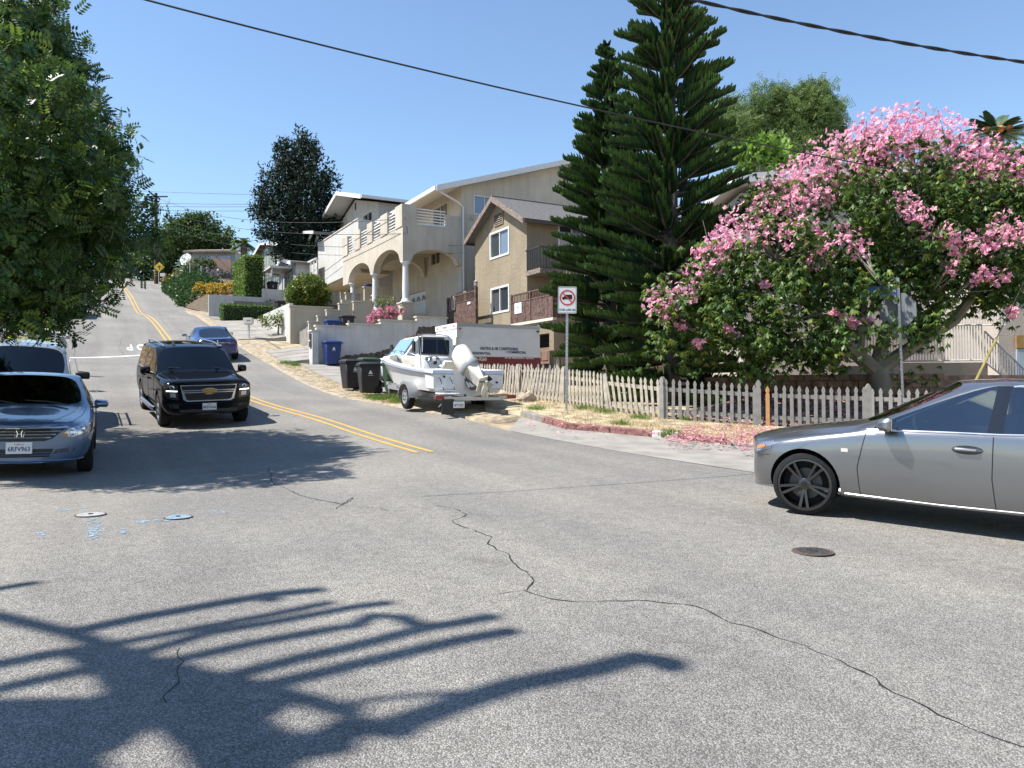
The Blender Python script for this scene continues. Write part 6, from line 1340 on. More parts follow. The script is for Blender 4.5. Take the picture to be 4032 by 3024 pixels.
# cab
CS0, CS1 = S0 + .12, S1 - .22
def cabP(t, z, e=0.0): return [W(CS0 + e, t, z), W(CS1 - e, t, z)]
mb = MB(); prof = [(T0 - .12, .75), (T0 - .12, 2.08), (T0 - .28, 2.22), (T0 - 1.45, 2.20), (T0 - 1.62, 2.12), (T0 - 2.12, 1.45), (T0 - 2.95, 1.28), (T0 - 3.05, 1.15), (T0 - 3.05, .62), (T0 - 2.9, .55), (T0 - .12, .55)]
mb.prism([W(CS0, t, z) for t, z in prof], DV * (CS1 - CS0)); mb.build('cab', M_TRW, tk, bevel=.03, smooth=True)
mb = MB(); a, b = (T0 - 1.68, 2.09), (T0 - 2.14, 1.47); nrm_ = Vector((0, 0, 0)); off = -NV * .03 + UP * .025
mb.hexa([W(CS0 + .12, *b) + off, W(CS1 - .12, *b) + off, W(CS1 - .12, *b), W(CS0 + .12, *b), W(CS0 + .16, *a) + off, W(CS1 - .16, *a) + off, W(CS1 - .16, *a), W(CS0 + .16, *a)]); mb.build('windshield', plain('truck_glass', (.22, .36, .42), .06, coat=1.0), tk)
for t0_, t1_ in ((T0 - 1.45, T0 - .85), (T0 - .80, T0 - .30)): stbox('side_window', M_PANE, tk, CS0 - .012, CS0 - .001, t0_, t1_, 1.5, 2.05)
for k in (0, 1): mb = MB(); mb.tube([W(CS0 + .3 + k * .7, T0 - 2.2, 1.47), W(CS0 + .65 + k * .7, T0 - 2.05, 1.66)], .012, 5); mb.build('wiper', M_BLACK, tk)
for k in range(5): mb = MB(); mb.ball(W(CS0 + .25 + k * .3, T0 - 1.5, 2.25), .035, 6); mb.build('cab_lamp', plain('dim_amber', (.16, .06, .03), .3), tk)
for s, nm in ((CS0 - .3, 'wing_mirror'), (CS1 + .3, 'wing_mirror')):
    o = stbox(nm, M_BLACK, tk, s - .1, s + .1, T0 - 1.95, T0 - 1.88, 1.55, 1.95); mb = MB(); mb.tube([W(s, T0 - 1.9, 1.6), W(CS0 if s < CS0 else CS1, T0 - 1.75, 1.5)], .015, 5); mb.build('mirror_arm', M_BLACK, o)
stbox('chassis', M_BLACK, tk, S0 + .5, S1 - .5, T0 - 2.8, T1 - .1, .5, .84)
for t in (T0 - 2.2, T1 - .95):
    for s in (S0 + .18, S1 - .18):
        gz = GST(s, t) + .05; mb = MB(); T = Matrix.Translation(W(s, t, gz + .38)) @ frame4((0, 0, 0), NV, UP, DV).to_3x3().to_4x4()
        mb.lathe([(.2, -.11), (.34, -.12), (.38, -.08), (.38, .08), (.34, .12), (.2, .11)], 24, T); mb.build('wheel', M_TYRE, tk, smooth=True)
# ------------------------------------------------------------------ boat and trailer
M_GEL = mat('white_gelcoat', (.68, .685, .68), .28, var=.05, scale=2, spec=.6); M_GELB = mat('cream_liner', (.58, .55, .48), .5, var=.08, scale=4); M_SILV = plain('silver_stripe', (.38, .42, .50), .3, metal=.5); M_STAIN = plain('stainless', (.55, .56, .57), .2, metal=1.0)
bst = W(-5.85, 4.35); bow_ = W(-.1, 4.35); zs0_, zs1_ = G(bst.x, bst.y), G(bow_.x, bow_.y)
bx_ = (Vector((bow_.x, bow_.y, zs1_)) - Vector((bst.x, bst.y, zs0_))).normalized(); bz_ = bx_.cross(Vector((-DV.y, DV.x, 0))); BM4 = frame4((bst.x, bst.y, zs0_), bx_, bz_.cross(bx_), bz_)
boat = thing('boat', 'white centre-console motorboat on a trailer at the roadside', 'boat', BM4)
#       x    keel z  chine y z    gun y   gun z
HS = [(0.0, .40, .92, .56, 1.04, 1.08), (.9, .40, .93, .56, 1.08, 1.10), (2.0, .40, .92, .58, 1.10, 1.15), (3.2, .43, .84, .63, 1.06, 1.23), (4.0, .50, .66, .74, .94, 1.30), (4.65, .68, .38, .92, .66, 1.37), (5.1, .94, .13, 1.12, .28, 1.42), (5.32, 1.22, .01, 1.30, .05, 1.45)]
mb = MB(); n = 9; V = []
for x, kz, cy, cz, gy, gz in HS:
    half = [(0, kz), (cy * .55, kz + (cz - kz) * .5), (cy, cz), (cy + (gy - cy) * .45, cz + (gz - cz) * .5), (gy, gz)]
    V += [(x, y, z) for y, z in reversed(half)] + [(x, -y, z) for y, z in half[1:]]
Fh = [(i * n + k, i * n + k + 1, (i + 1) * n + k + 1, (i + 1) * n + k) for i in range(len(HS) - 1) for k in range(n - 1)]
mb.add(V, Fh); mb.add([V[k] for k in range(n)], [tuple(range(n))]); mb.build('hull', M_GEL, boat, smooth=True)
mb = MB(); R1 = []
for x, kz, cy, cz, gy, gz in HS: R1 += [(x, gy, gz), (x, max(gy - .22, 0), gz + .02), (x, max(gy - .24, 0), gz - .10), (x, -max(gy - .24, 0), gz - .10), (x, -max(gy - .22, 0), gz + .02), (x, -gy, gz)]
for i in range(len(HS) - 1):
    for k in (0, 1, 3, 4): mb.add([R1[i * 6 + k], R1[i * 6 + k + 1], R1[(i + 1) * 6 + k + 1], R1[(i + 1) * 6 + k]], [(0, 1, 2, 3)])
mb.build('gunwale', M_GEL, boat, smooth=True)
mb = MB()
for i in range(len(HS) - 1):
    a, b = HS[i], HS[i + 1]
    for s in (1, -1):
        mb.add([(a[0], s * max(a[4] - .24, 0), a[5] - .1), (b[0], s * max(b[4] - .24, 0), b[5] - .1), (b[0], s * max(b[4] - .26, 0), b[3] + .1), (a[0], s * max(a[4] - .26, 0), a[3] + .1)], [(0, 1, 2, 3)])
    mb.add([(a[0], max(a[4] - .26, 0), a[3] + .1), (b[0], max(b[4] - .26, 0), b[3] + .1), (b[0], -max(b[4] - .26, 0), b[3] + .1), (a[0], -max(a[4] - .26, 0), a[3] + .1)], [(0, 1, 2, 3)])
mb.build('cockpit_liner', M_GELB, boat)
mb = MB()
for s in (1, -1): mb.tube([(x, s * (gy + .01), gz - .05) for x, kz, cy, cz, gy, gz in HS], .022, 6)
mb.build('rub_rail', M_SILV, boat, smooth=True)
for s in (1, -1):                                     # stern quarters with the silver caps
    mb = MB(); mb.hexa([(-.06, s * .42, .62), (.42, s * .42, .62), (.42, s * 1.02, .62), (-.06, s * .98, .62), (-.02, s * .42, 1.02), (.42, s * .42, 1.02), (.42, s * 1.06, 1.02), (-.02, s * 1.03, 1.02)]); mb.build('stern_quarter', M_GEL, boat, bevel=.02, smooth=True)
    mb = MB(); mb.hexa([(-.05, s * .40, 1.021), (.42, s * .40, 1.021), (.42, s * 1.08, 1.021), (-.05, s * 1.06, 1.021), (.02, s * .45, 1.13), (.42, s * .45, 1.13), (.42, s * 1.02, 1.13), (.02, s * 1.0, 1.13)]); mb.build('stern_cap', M_SILV if 0 else M_GEL, boat, bevel=.015, smooth=True)
    mb = MB(); mb.hexa([(-.058, s * .42, 1.03), (-.03, s * .42, 1.03), (-.03, s * 1.05, 1.03), (-.058, s * 1.04, 1.03), (.0, s * .45, 1.11), (.02, s * .45, 1.11), (.02, s * 1.0, 1.11), (.0, s * 1.0, 1.11)]); mb.build('silver_band', M_SILV, boat)
# centre console, screen, wheel and seat
mb = MB(); mb.hexa([(2.0, -.42, .6), (2.85, -.40, .6), (2.85, .40, .6), (2.0, .42, .6), (2.12, -.42, 1.42), (2.80, -.36, 1.50), (2.80, .36, 1.50), (2.12, .42, 1.42)]); mb.build('console', M_GEL, boat, bevel=.04, smooth=True)
mb = MB(); mb.hexa([(2.25, -.46, 1.46), (2.28, -.46, 1.46), (2.28, .46, 1.46), (2.25, .46, 1.46), (2.50, -.40, 1.98), (2.53, -.40, 1.98), (2.53, .40, 1.98), (2.50, .40, 1.98)]); mb.build('screen', glassmat('smoke_screen', (.35, .33, .30)), boat)
for s in (1, -1):
    mb = MB(); mb.tube([(2.0, s * .48, .62), (2.08, s * .49, 1.5), (2.35, s * .46, 2.03), (2.5, s * .30, 2.06)], .018, 6); mb.tube([(2.5, s * .30, 2.06), (2.5, 0, 2.06)], .018, 6); mb.build('grab_rail', M_STAIN, boat, smooth=True)
    mb = MB(); mb.tube([(1.92, s * .52, 1.55), (1.90, s * .53, 2.0)], .025, 6); mb.build('rod_holder', M_STAIN, boat)
mb = MB(); c = Vector((2.02, .08, 1.26)); P = [c + Vector((math.sin(a) * .07, math.cos(a) * .19, math.sin(a) * .18)) for a in np.linspace(0, 2 * math.pi, 21)]; mb.tube(P, .014, 6, cap=False)
for a in (0, 2.1, 4.2): mb.tube([c, c + Vector((math.sin(a) * .07, math.cos(a) * .19, math.sin(a) * .18))], .012, 5)
mb.build('steering_wheel', M_STAIN, boat, smooth=True); mb = MB(); mb.ball(c - Vector((.02, 0, 0)), (.03, .06, .06)); mb.build('wheel_hub', M_BLACK, boat)
for y in (.30, .18, -.02): mb = MB(); mb.lathe([(.05, 0), (.05, .02), (.04, .025)], 14, facing((2.10, y, 1.37), (-1, 0, .15))); mb.build('gauge', plain('gauge_face', (.2, .25, .3), .3), boat)
mb = MB(); mb.hexa([(1.1, -.42, .6), (1.55, -.42, .6), (1.55, .42, .6), (1.1, .42, .6), (1.15, -.40, 1.12), (1.55, -.42, 1.10), (1.55, .42, 1.10), (1.15, .40, 1.12)]); mb.build('helm_seat', M_GELB, boat, bevel=.05, smooth=True)
mb = MB(); mb.hexa([(1.02, -.34, 1.05), (1.14, -.34, 1.05), (1.14, .30, 1.05), (1.02, .30, 1.05), (.98, -.30, 1.34), (1.10, -.30, 1.34), (1.10, .26, 1.34), (.98, .26, 1.34)]); mb.build('seat_back', M_GELB, boat, bevel=.04, smooth=True)
# outboard motor, tilted up
ob = thing('outboard_motor', None, None); ob.parent = boat; ob.matrix_local = Matrix.Translation((-.05, -.06, .98)) @ Matrix.Rotation(R(-14), 4, 'X') @ Matrix.Rotation(R(46), 4, 'Y') @ Matrix.Diagonal((1.12, 1.12, 1.0, 1))
M_OUT = mat('outboard_white', (.66, .64, .58), .32, var=.06, scale=3); M_GREYP = plain('grey_plastic', (.13, .14, .15), .5)
mb = MB(); mb.lathe([(.16, -.04), (.22, .04), (.245, .22), (.25, .50), (.23, .68), (.15, .78), (.02, .81)], 18, Matrix.Translation((-.10, 0, .05)) @ Matrix.Diagonal((1.25, .90, 1, 1))); mb.build('cowl', M_OUT, ob, smooth=True)
mb = MB(); mb.lathe([(.24, .60), (.245, .66), (.2, .74), (.1, .79)], 18, Matrix.Translation((-.06, 0, .03)) @ Matrix.Diagonal((1.2, .86, 1, 1))); mb.build('cowl_top', M_GREYP, ob, smooth=True); mb = MB(); mb.lathe([(.235, .0), (.252, .03), (.262, .12), (.258, .14)], 18, Matrix.Translation((-.10, 0, .05)) @ Matrix.Diagonal((1.25, .90, 1, 1)), cap=False); mb.build('cowl_band', plain('cowl_grey', (.30, .32, .34), .4), ob, smooth=True)
mb = MB(); mb.hexa([(-.30, -.08, -.5), (-.04, -.06, -.5), (-.04, .06, -.5), (-.30, .08, -.5), (-.34, -.15, .06), (.08, -.13, .06), (.08, .13, .06), (-.34, .15, .06)]); mb.build('midsection', M_OUT, ob, bevel=.03, smooth=True)
mb = MB(); mb.box((-.42, -.11, -.52), (.02, .11, -.49)); mb.build('cavitation_plate', M_OUT, ob); mb = MB(); mb.lathe([(.01, -.28), (.06, -.2), (.075, 0), (.06, .2), (.03, .26)], 14, Matrix.Translation((-.18, 0, -.68)) @ Matrix.Rotation(R(90), 4, 'Y')); mb.box((-.26, -.02, -.68), (-.08, .02, -.49)); mb.box((-.22, -.012, -.86), (-.02, .012, -.70)); mb.build('gearcase', M_OUT, ob, smooth=True)
mb = MB()
for k in range(3):
    a = 2 * math.pi * k / 3 + .4; u1 = Vector((0, math.cos(a), math.sin(a))); v1 = Vector((.5, -math.sin(a) * .85, math.cos(a) * .85)); c = Vector((-.43, 0, -.68)); mb.hexa([c + u1 * .04 - v1 * .03, c + u1 * .04 + v1 * .03, c + u1 * .18 + v1 * .075, c + u1 * .18 - v1 * .075, *[q + Vector((.012, 0, 0)) for q in (c + u1 * .04 - v1 * .03, c + u1 * .04 + v1 * .03, c + u1 * .18 + v1 * .075, c + u1 * .18 - v1 * .075)]])
mb.build('propeller', M_BLACK, ob); mb = MB(); mb.box((.02, -.14, -.35), (.16, .14, .12)); mb.box((.06, -.18, -.30), (.14, -.14, .10)); mb.box((.06, .14, -.30), (.14, .18, .10)); mb.build('clamp_bracket', M_GREYP, ob, bevel=.01)
mb = MB(); mb.tube([(.15, .2, .1), (.3, .35, -.1), (.55, .38, .05)], .02, 6); mb.build('steering_hose', M_BLACK, ob)
# swim ladder and transom details
mb = MB()
for y in (.55, .85): mb.tube([(-.05, y, .92), (-.12, y, .88), (-.30, y - .02, .62), (-.26, y - .02, .30), (-.05, y, .18)], .018, 6)
for z in (.62, .40): mb.tube([(-.28, .53, z), (-.28, .85, z)], .016, 6)
mb.build('swim_ladder', M_STAIN, boat, smooth=True); mb = MB(); mb.box((-.34, .40, .50), (-.02, .95, .54)); mb.build('swim_step', M_GEL, boat, bevel=.015)
for y, z in ((-.45, .50), (.1, .46), (.72, .95), (-.80, .80)): mb = MB(); mb.lathe([(.03, 0), (.03, .02)], 12, facing((-.01 if z < .6 else -.06, y, z), (-1, 0, 0))); mb.build('drain_fitting', M_BLACK, boat)
for x, z in ((4.7, 1.43), (1.6, 1.17)):
    mb = MB(); mb.tube([(x - .1, .92 if x < 3 else .6, z), (x + .1, .92 if x < 3 else .55, z + .01)], .015, 6); mb.build('cleat', M_STAIN, boat)
mb = MB(); mb.tube([(4.7, .5, 1.42), (4.95, .3, 1.52), (5.2, .05, 1.56), (4.95, -.28, 1.52), (4.7, -.5, 1.42)], .015, 6); mb.build('bow_rail', M_STAIN, boat, smooth=True)
# trailer
trl = thing('boat_trailer', 'galvanised boat trailer with a licence plate under the motorboat', 'trailer', BM4)
for s in (1, -1):
    mb = MB(); mb.hexa([(-.45, s * .66, .36), (4.6, s * .45, .40), (4.6, s * .53, .40), (-.45, s * .74, .36), (-.45, s * .66, .46), (4.6, s * .45, .50), (4.6, s * .53, .50), (-.45, s * .74, .46)]); mb.build('frame_rail', M_GALV, trl)
    mb = MB(); mb.box((.0, s * .50, .52), (2.6, s * .60, .60)); mb.build('bunk', plain('bunk_carpet', (.05, .05, .055), .95), trl)
    e = wheel(trl, 1.55, s * 1.06, .335, .20, .19, 5, M_GALV, 'single'); 
    mb = MB(); P = [];
    for k in range(13): a = math.pi * (k / 12) * 1.0; P.append((1.55 + .43 * math.cos(a), .335 + .43 * math.sin(a)))
    mb.add([(x, s * .93, z) for x, z in P] + [(x, s * 1.19, z) for x, z in P], [(i, i + 1, 14 + i, 13 + i) for i in range(12)]); mb.add([(x, s * 1.19, z) for x, z in P] + [(x * .97 + .0465, s * 1.192, z - .07) for x, z in P], [(i, i + 1, 14 + i, 13 + i) for i in range(12)])
    mb.build('mudguard', M_GALV, trl, smooth=True)
    mb = MB(); mb.box((-.50, s * 1.02 - .12, .40), (-.44, s * 1.02 + .12, .50)); mb.build('tail_lamp', M_LAMPR, trl)
    mb = MB(); mb.hexa([(-.46, s * .74, .36), (-.40, s * .74, .36), (-.40, s * 1.1, .40), (-.46, s * 1.1, .40), (-.46, s * .74, .44), (-.40, s * .74, .44), (-.40, s * 1.1, .48), (-.46, s * 1.1, .48)]); mb.build('lamp_bracket', M_GALV, trl)
for x in (-.42, .9, 2.6): mb = MB(); mb.box((x - .04, -.70, .36), (x + .04, .70, .44)); mb.build('cross_member', M_GALV, trl)
mb = MB(); mb.box((1.51, -.95, .30), (1.59, .95, .37)); mb.build('axle', M_GALV, trl); mb = MB(); mb.box((4.3, -.04, .40), (5.9, .04, .50)); mb.box((5.8, -.06, .44), (6.05, .06, .54)); mb.build('tongue', M_GALV, trl)
mb = MB(); mb.box((5.36, -.04, .5), (5.44, .04, 1.2)); mb.box((5.3, -.12, 1.05), (5.46, .12, 1.2)); mb.build('winch_post', M_GALV, trl); mb = MB(); mb.tube([(5.7, .08, .5), (5.7, .08, .02)], .025, 6); mb.build('jack_stand', M_GALV, trl)
plate(trl, facing((-.505, .50, .26), (-1, 0, 0)), '4FT7692', ''); mb = MB(); mb.box((-.48, .62, .02), (-.44, .95, .40)); mb.build('mud_flap', M_BLACK, trl)
# ------------------------------------------------------------------ mailboxes, pole, distant signs
M_MBX = mat('mailbox_white', (.60, .58, .53), .6, var=.12, scale=6)
p = onG(980, 1335); mbx = thing('mailbox', 'white wooden mailbox marked 818 beside the driveway', 'mailbox', Matrix.Translation((p.x, p.y, G(p.x, p.y))))
mb = MB(); mb.box((-.05, -.05, -.1), (.05, .05, .85)); mb.build('post', M_MBX, mbx); mb = MB(); mb.box((-.26, -.18, .86), (.22, .18, 1.18)); mb.box((-.22, -.03, .80), (.2, .03, .86)); mb.build('mail_case', M_MBX, mbx, bevel=.01)
textmesh('818', .13, M_TAR, 'house_number', mbx, facing((.04, -.183, 1.02), (0, -1, 0)), ext=.002); mb = MB(); mb.box((-.262, -.17, .9), (-.255, .17, 1.14)); mb.build('flap', M_MBX, mbx)
p = at(643, 1100, 88); m2 = thing('mailbox', 'small white mailbox near the utility pole at the top of the hill', 'mailbox', Matrix.Translation((p.x, p.y, G(p.x, p.y))))
mb = MB(); mb.box((-.06, -.06, -.1), (.06, .06, 1.0)); mb.build('post', M_MBX, m2); mb = MB(); mb.box((-.28, -.2, 1.0), (.28, .2, 1.35)); mb.build('mail_case', M_MBX, m2)
M_POLE = mat('creosote_pole', (.075, .045, .032), .9, var=.3, scale=4, bump=.4, bscale=20)
p = at(615, 1100, 92); zg = G(p.x, p.y); zt = at(613, 780, 92).z; up_ = thing('utility_pole', 'brown wooden utility pole at the top of the street', 'pole', Matrix.Translation((p.x, p.y, zg)))
mb = MB(); mb.tube([(0, 0, -.2), (0, 0, (zt - zg) * .5), (0, 0, zt - zg + .6)], [.24, .21, .17], 10); mb.build('pole_shaft', M_POLE, up_, smooth=True); mb = MB(); mb.box((-1.4, -.06, zt - zg + .1), (1.4, .06, zt - zg + .25)); mb.build('cross_arm', M_POLE, up_)
for z in (.9, 1.2, 1.5): mb = MB(); mb.lathe([(.245, z), (.245, z + .08)], 10); mb.build('marker_band', plain('band_yellow', (.35, .28, .05), .7), up_)
POLE = Vector((p.x, p.y, zt + .4))
p = at(625, 1100, 90); dsn = thing('traffic_sign', 'yellow diamond warning sign in front of the utility pole', 'sign', Matrix.Translation((p.x, p.y, G(p.x, p.y)))); zc = at(628, 1052, 90).z - G(p.x, p.y)
mb = MB(); mb.box((-.04, -.03, -.1), (.04, .03, zc)); mb.build('post', M_GALV, dsn); SD = frame4((.1, -.06, zc), (1, 0, 0), UP, (0, -1, 0)); flat('panel', [(0, -.62), (.62, 0), (0, .62), (-.62, 0)], 0, mat('warning_yellow', (.55, .36, .02), .5, var=.08), dsn, SD, .01); flat('symbol', [(-.06, -.3), (.06, -.3), (.06, -.02), (.22, -.02), (.22, .1), (.06, .1), (0, .28), (-.06, .1), (-.22, .1), (-.22, -.02), (-.06, -.02)], .011, M_TAR, dsn, SD)
for px, py, pt, lab in ((748, 1110, 1035, 'left of two thin grey posts above the ground cover'), (792, 1113, 1047, 'right of two thin grey posts above the ground cover')):
    p = at(px, py, 78); z1 = at(px, pt, 78).z; mb = MB(); zg = G(p.x, p.y); mb.box((-.04, -.04, -.1), (.04, .04, max(1.5, z1 - zg))); o = mb.build('sign_post', M_GALV); o.location = (p.x, p.y, zg); tag(o, lab, 'post', 'grey posts on the bank')
for px, Y, lab in ((15, 27, 'thin grey post on the dry bank at the left edge'), (66, 27, 'wider pale grey post on the dry bank behind the van')):
    p = at(px, 1330, Y); zg = G(p.x, p.y); mb = MB(); w = .05 if px < 40 else .10; mb.box((-w, -w, -.2), (w, w, 4.0)); o = mb.build('sign_post', M_GALV); o.location = (p.x, p.y, zg); tag(o, lab, 'post', 'posts on the left bank')
# ------------------------------------------------------------------ wires
M_WIRE = plain('black_cable', (.012, .012, .013), .6)
def wire(label, A, B, sag, r, n=24, extra=None):
    P = [A.lerp(B, k / n) - UP * sag * 4 * (k / n) * (1 - k / n) for k in range(n + 1)]; mb = MB(); mb.tube(P, r, 5); o = mb.build('overhead_wire', M_WIRE); tag(o, label, 'wire', 'overhead wires'); return o
A = at(300, -75, 8.2); Bm = at(2279, 416, 11.0); B = at(3520, 668, 16.5)
P = []
for k in range(31):
    f = k / 30; P.append(A * (1 - f) ** 2 + (Bm * 2 - (A + B) * .5) * 2 * f * (1 - f) + B * f * f)
mb = MB(); mb.tube(P, .011, 6); o = mb.build('overhead_wire', M_WIRE); tag(o, 'thick black cable crossing the sky from upper left to the pink tree', 'wire', 'overhead wires')
A, B = at(2560, -40, 8.8), at(4400, 290, 10.6)
for k in (0, 1):
    P = [A.lerp(B, j / 60) - UP * .10 * 4 * (j / 60) * (1 - j / 60) + (UP * math.sin(j * .8 + k * math.pi) + DV * math.cos(j * .8 + k * math.pi)) * .012 for j in range(61)]; mb = MB(); mb.tube(P, .012, 5); o = mb.build('overhead_wire', M_WIRE); tag(o, 'twisted black cable across the upper right corner, ' + ('one strand' if k else 'other strand'), 'wire', 'overhead wires')
wire('thin wire from the utility pole to the balcony of the beige house', POLE + Vector((.3, 0, -.4)), W(13.4, 10.2, 9.0), 1.2, .018); wire('lower thin wire from the pole to the corner of the beige house', POLE + Vector((.3, 0, -1.6)), W(13.4, 10.1, 8.2), 1.0, .016); wire('thin wire passing the arches to the eave of the tan house', POLE + Vector((.2, 0, -2.6)), W(11.9, 12.9, 7.6), 1.3, .016); wire('thin wire below the balcony running to the tan house', POLE + Vector((.2, 0, -3.4)), W(11.9, 12.9, 7.2), 1.4, .014)
for px0, y0, px1, y1, Y0, Y1, lab in ((300, 792, 1350, 800, 120, 118, 'highest of the faint far wires across the sky'), (300, 806, 1350, 808, 120, 118, 'second faint far wire from the top'), (300, 820, 1350, 826, 121, 118, 'third faint far wire from the top'), (300, 740, 1300, 770, 150, 140, 'faintest wire high above the hilltop trees')): wire(lab, at(px0, y0, Y0), at(px1, y1, Y1), .3, .035)
# ------------------------------------------------------------------ corner lot terrace and the house behind the pink tree
M_BLK = mat('brown_block', (.17, .105, .075), .95, var=.3, scale=5, bump=.6, bscale=25, col2=(.22, .15, .11)); M_PEACH = stucco('peach_stucco', (.52, .42, .34), .14, .4); M_WHITE2 = stucco('white_house_stucco', (.42, .385, .34), .08, .35)
bw = thing('block_wall', 'low retaining wall of brown split-face blocks under the pink tree', 'wall')
BA, BB = at(3000, 1500, 21.6), at(3720, 1500, 21.2)
for p in (BA, BB): p.z = 0
dB = (BB - BA).normalized(); qB = Vector((-dB.y, dB.x, 0)); LB = (BB - BA).length; z0_ = -.55
for r_ in range(5):
    n_ = int(LB / .42)
    for k in range(n_ + 1):
        a = k * .42 + (r_ % 2) * .21 - .1; h = .19; c = BA + dB * a; j = random.uniform(-.015, .02); mb = MB(); w_ = .408
        P = [c - qB * (.0 + j), c + dB * w_ - qB * j, c + dB * w_ + qB * .2, c + qB * .2]
        zb_ = z0_ + r_ * .2; mb.hexa([Vector((p.x, p.y, zb_)) for p in P] + [Vector((p.x, p.y, zb_ + (h if r_ < 4 else .17))) for p in P]); mb.build('block', M_BLK, bw, bevel=.012)
tz = .42
mb = MB(); A = [BA + qB * .2 - dB * 1.5, BB + qB * .2 + dB * 6, BB + qB * 12 + dB * 6, BA + qB * 12 - dB * 1.5]; mb.hexa([Vector((p.x, p.y, -1)) for p in A] + [Vector((p.x, p.y, tz - .05)) for p in A]); o = mb.build('terrace', mat('petal_soil', (.20, .13, .10), .95, var=.4, scale=4, col2=(.30, .20, .17), bump=.5)); tag(o, 'raised earth terrace behind the block wall', 'terrace', kind='structure')
# mound of leaf litter between fence and wall
rows = []
for k in range(9):
    f = k / 8; a = FEN[5].lerp(FEN[10], f) + Vector((0, .3, 0)); b = BA.lerp(BB, f) - qB * .05; rows.append((a, b))
P = []; nx = 10
for a, b in rows:
    for k in range(nx + 1): p = a.lerp(b, k / nx); P.append((p.x, p.y, G(p.x, p.y) + .11 + .45 * (k / nx) ** 1.3))
o = fastmesh('litter_bank', P, [(i * (nx + 1) + k, i * (nx + 1) + k + 1, (i + 1) * (nx + 1) + k + 1, (i + 1) * (nx + 1) + k) for i in range(8) for k in range(nx)], mat('petal_soil', (.2, .13, .1)), smooth=True); tag(o, 'bank of fallen petals and leaves behind the picket fence', 'bank', kind='structure')
# peach wall with white stair railing
pwl = thing('retaining_wall', 'peach stucco base wall under the white stair railing', 'wall')
def wbox(name, m, parent, x0, x1, y0, y1, z0, z1, bevel=0): mb = MB(); mb.box((x0, y0, z0), (x1, y1, z1)); return mb.build(name, m, parent, bevel=bevel)
YR = 24.0; X = lambda px, Y=YR: (px - 2016) / FPX * Y; Zp = lambda px, py, Y=YR: at(px, py, Y).z
wbox('wall', M_PEACH, pwl, X(3335), X(3395), YR - .3, YR + .5, -.6, Zp(3360, 1442)); wbox('wall', M_PEACH, pwl, X(3520), X(3890), YR, YR + .3, -.6, Zp(3700, 1428)); wbox('wall', M_PEACH, pwl, X(3890), X(4500), YR + .05, YR + .3, -.6, Zp(4000, 1475) - .3)
rw = thing('stair_railing', 'white metal stair railing behind the pink tree', 'railing')
za, zt_ = Zp(3700, 1420), Zp(3700, 1281)
def rail_run(x0, z0, z1, x1, z2, z3_, Y, n):
    for k in range(n + 1):
        f = k / n; x = x0 + (x1 - x0) * f; wbox('baluster', M_WTRIM, rw, x - .012, x + .012, Y - .012, Y + .012, z0 + (z2 - z0) * f, z1 + (z3_ - z1) * f)
    for (p, q) in ((z0, z2), (z1, z3_)): mb = MB(); mb.tube([(x0, Y, p), (x1, Y, q)], .028, 6); mb.build('rail', M_WTRIM, rw)
rail_run(X(3345), Zp(3345, 1425), Zp(3345, 1290), X(3860), za, zt_, YR - .1, 46); rail_run(X(3872), Zp(3872, 1425), Zp(3872, 1305), X(4060), Zp(4060, 1580), Zp(4060, 1490), YR - .1, 18)
YR2 = 26.5; rail_run(X(3630, YR2), Zp(3630, 1330, YR2), Zp(3630, 1235, YR2), X(3690, YR2), Zp(3690, 1280, YR2), Zp(3690, 1175, YR2), YR2, 5); rail_run(X(3690, YR2), Zp(3690, 1280, YR2), Zp(3690, 1170, YR2), X(3960, YR2), Zp(3960, 1280, YR2), Zp(3960, 1170, YR2), YR2, 24)
h3 = thing('house', 'pale stucco house mostly hidden behind the pink flowering tree', 'house')
mb = MB()
def wx(x0, x1, y, z0, z1): mb.add([(x0, y, z0), (x1, y, z0), (x1, y, z1), (x0, y, z1)], [(0, 1, 2, 3)])
Yh = 31.0; xL = X(2925, Yh); mb.box((xL, Yh, -.5), (30, 44, Zp(2960, 760, Yh))); mb.box((X(3935, 27.5), 27.5, -.5), (30, Yh - .01, 4.6)); mb.build('wall', M_WHITE2, h3)
zr_ = Zp(2960, 720, Yh); A = [(xL - .5, Yh - .6), (30, Yh - .6), (30, 45), (xL - .5, 45)]; mb = MB(); mb.hexa([(x, y, zr_ - .15 + (.0 if x < 12 else 1.2)) for x, y in A] + [(x, y, zr_ + .2 + (0 if x < 12 else 1.2)) for x, y in A]); mb.build('roof', M_WTRIM, h3)
for x0, z0 in ((12.5, 2.0), (15.5, 2.0), (12.5, 5.2), (15.5, 5.2)):
    f = wbox('window', M_WTRIM, h3, x0, x0 + 1.5, Yh - .08, Yh - .002, z0, z0 + 1.3); wbox('pane', M_PANE, f, x0 + .08, x0 + 1.42, Yh - .1, Yh - .081, z0 + .08, z0 + 1.22)
wbox('lower_door', mat('pale_blue_door', (.30, .38, .45), .6, var=.08), h3, X(4000, 27.5), X(4000, 27.5) + 1.4, 27.42, 27.49, -.5, Zp(4000, 1375, 27.5)); wbox('brown_panel', mat('ochre_panel', (.28, .18, .06), .7), h3, X(3998, 27.5), X(3998, 27.5) + 1.4, 27.40, 27.48, Zp(4000, 1372, 27.5), Zp(4000, 1322, 27.5))
gg = thing('guy_wire', 'slanting guy wire in a yellow plastic guard beside the silver sedan', 'guy wire')
A, B = at(3842, 1500, 19), at(3925, 1330, 19); mb = MB(); mb.tube([A + (A - B) * .6, B], .032, 6); mb.build('yellow_guard', mat('yellow_guard', (.30, .25, .08), .6, var=.2), gg); mb = MB(); mb.tube([B, B + (B - A) * 1.6], .012, 5); mb.build('cable', M_WIRE, gg)
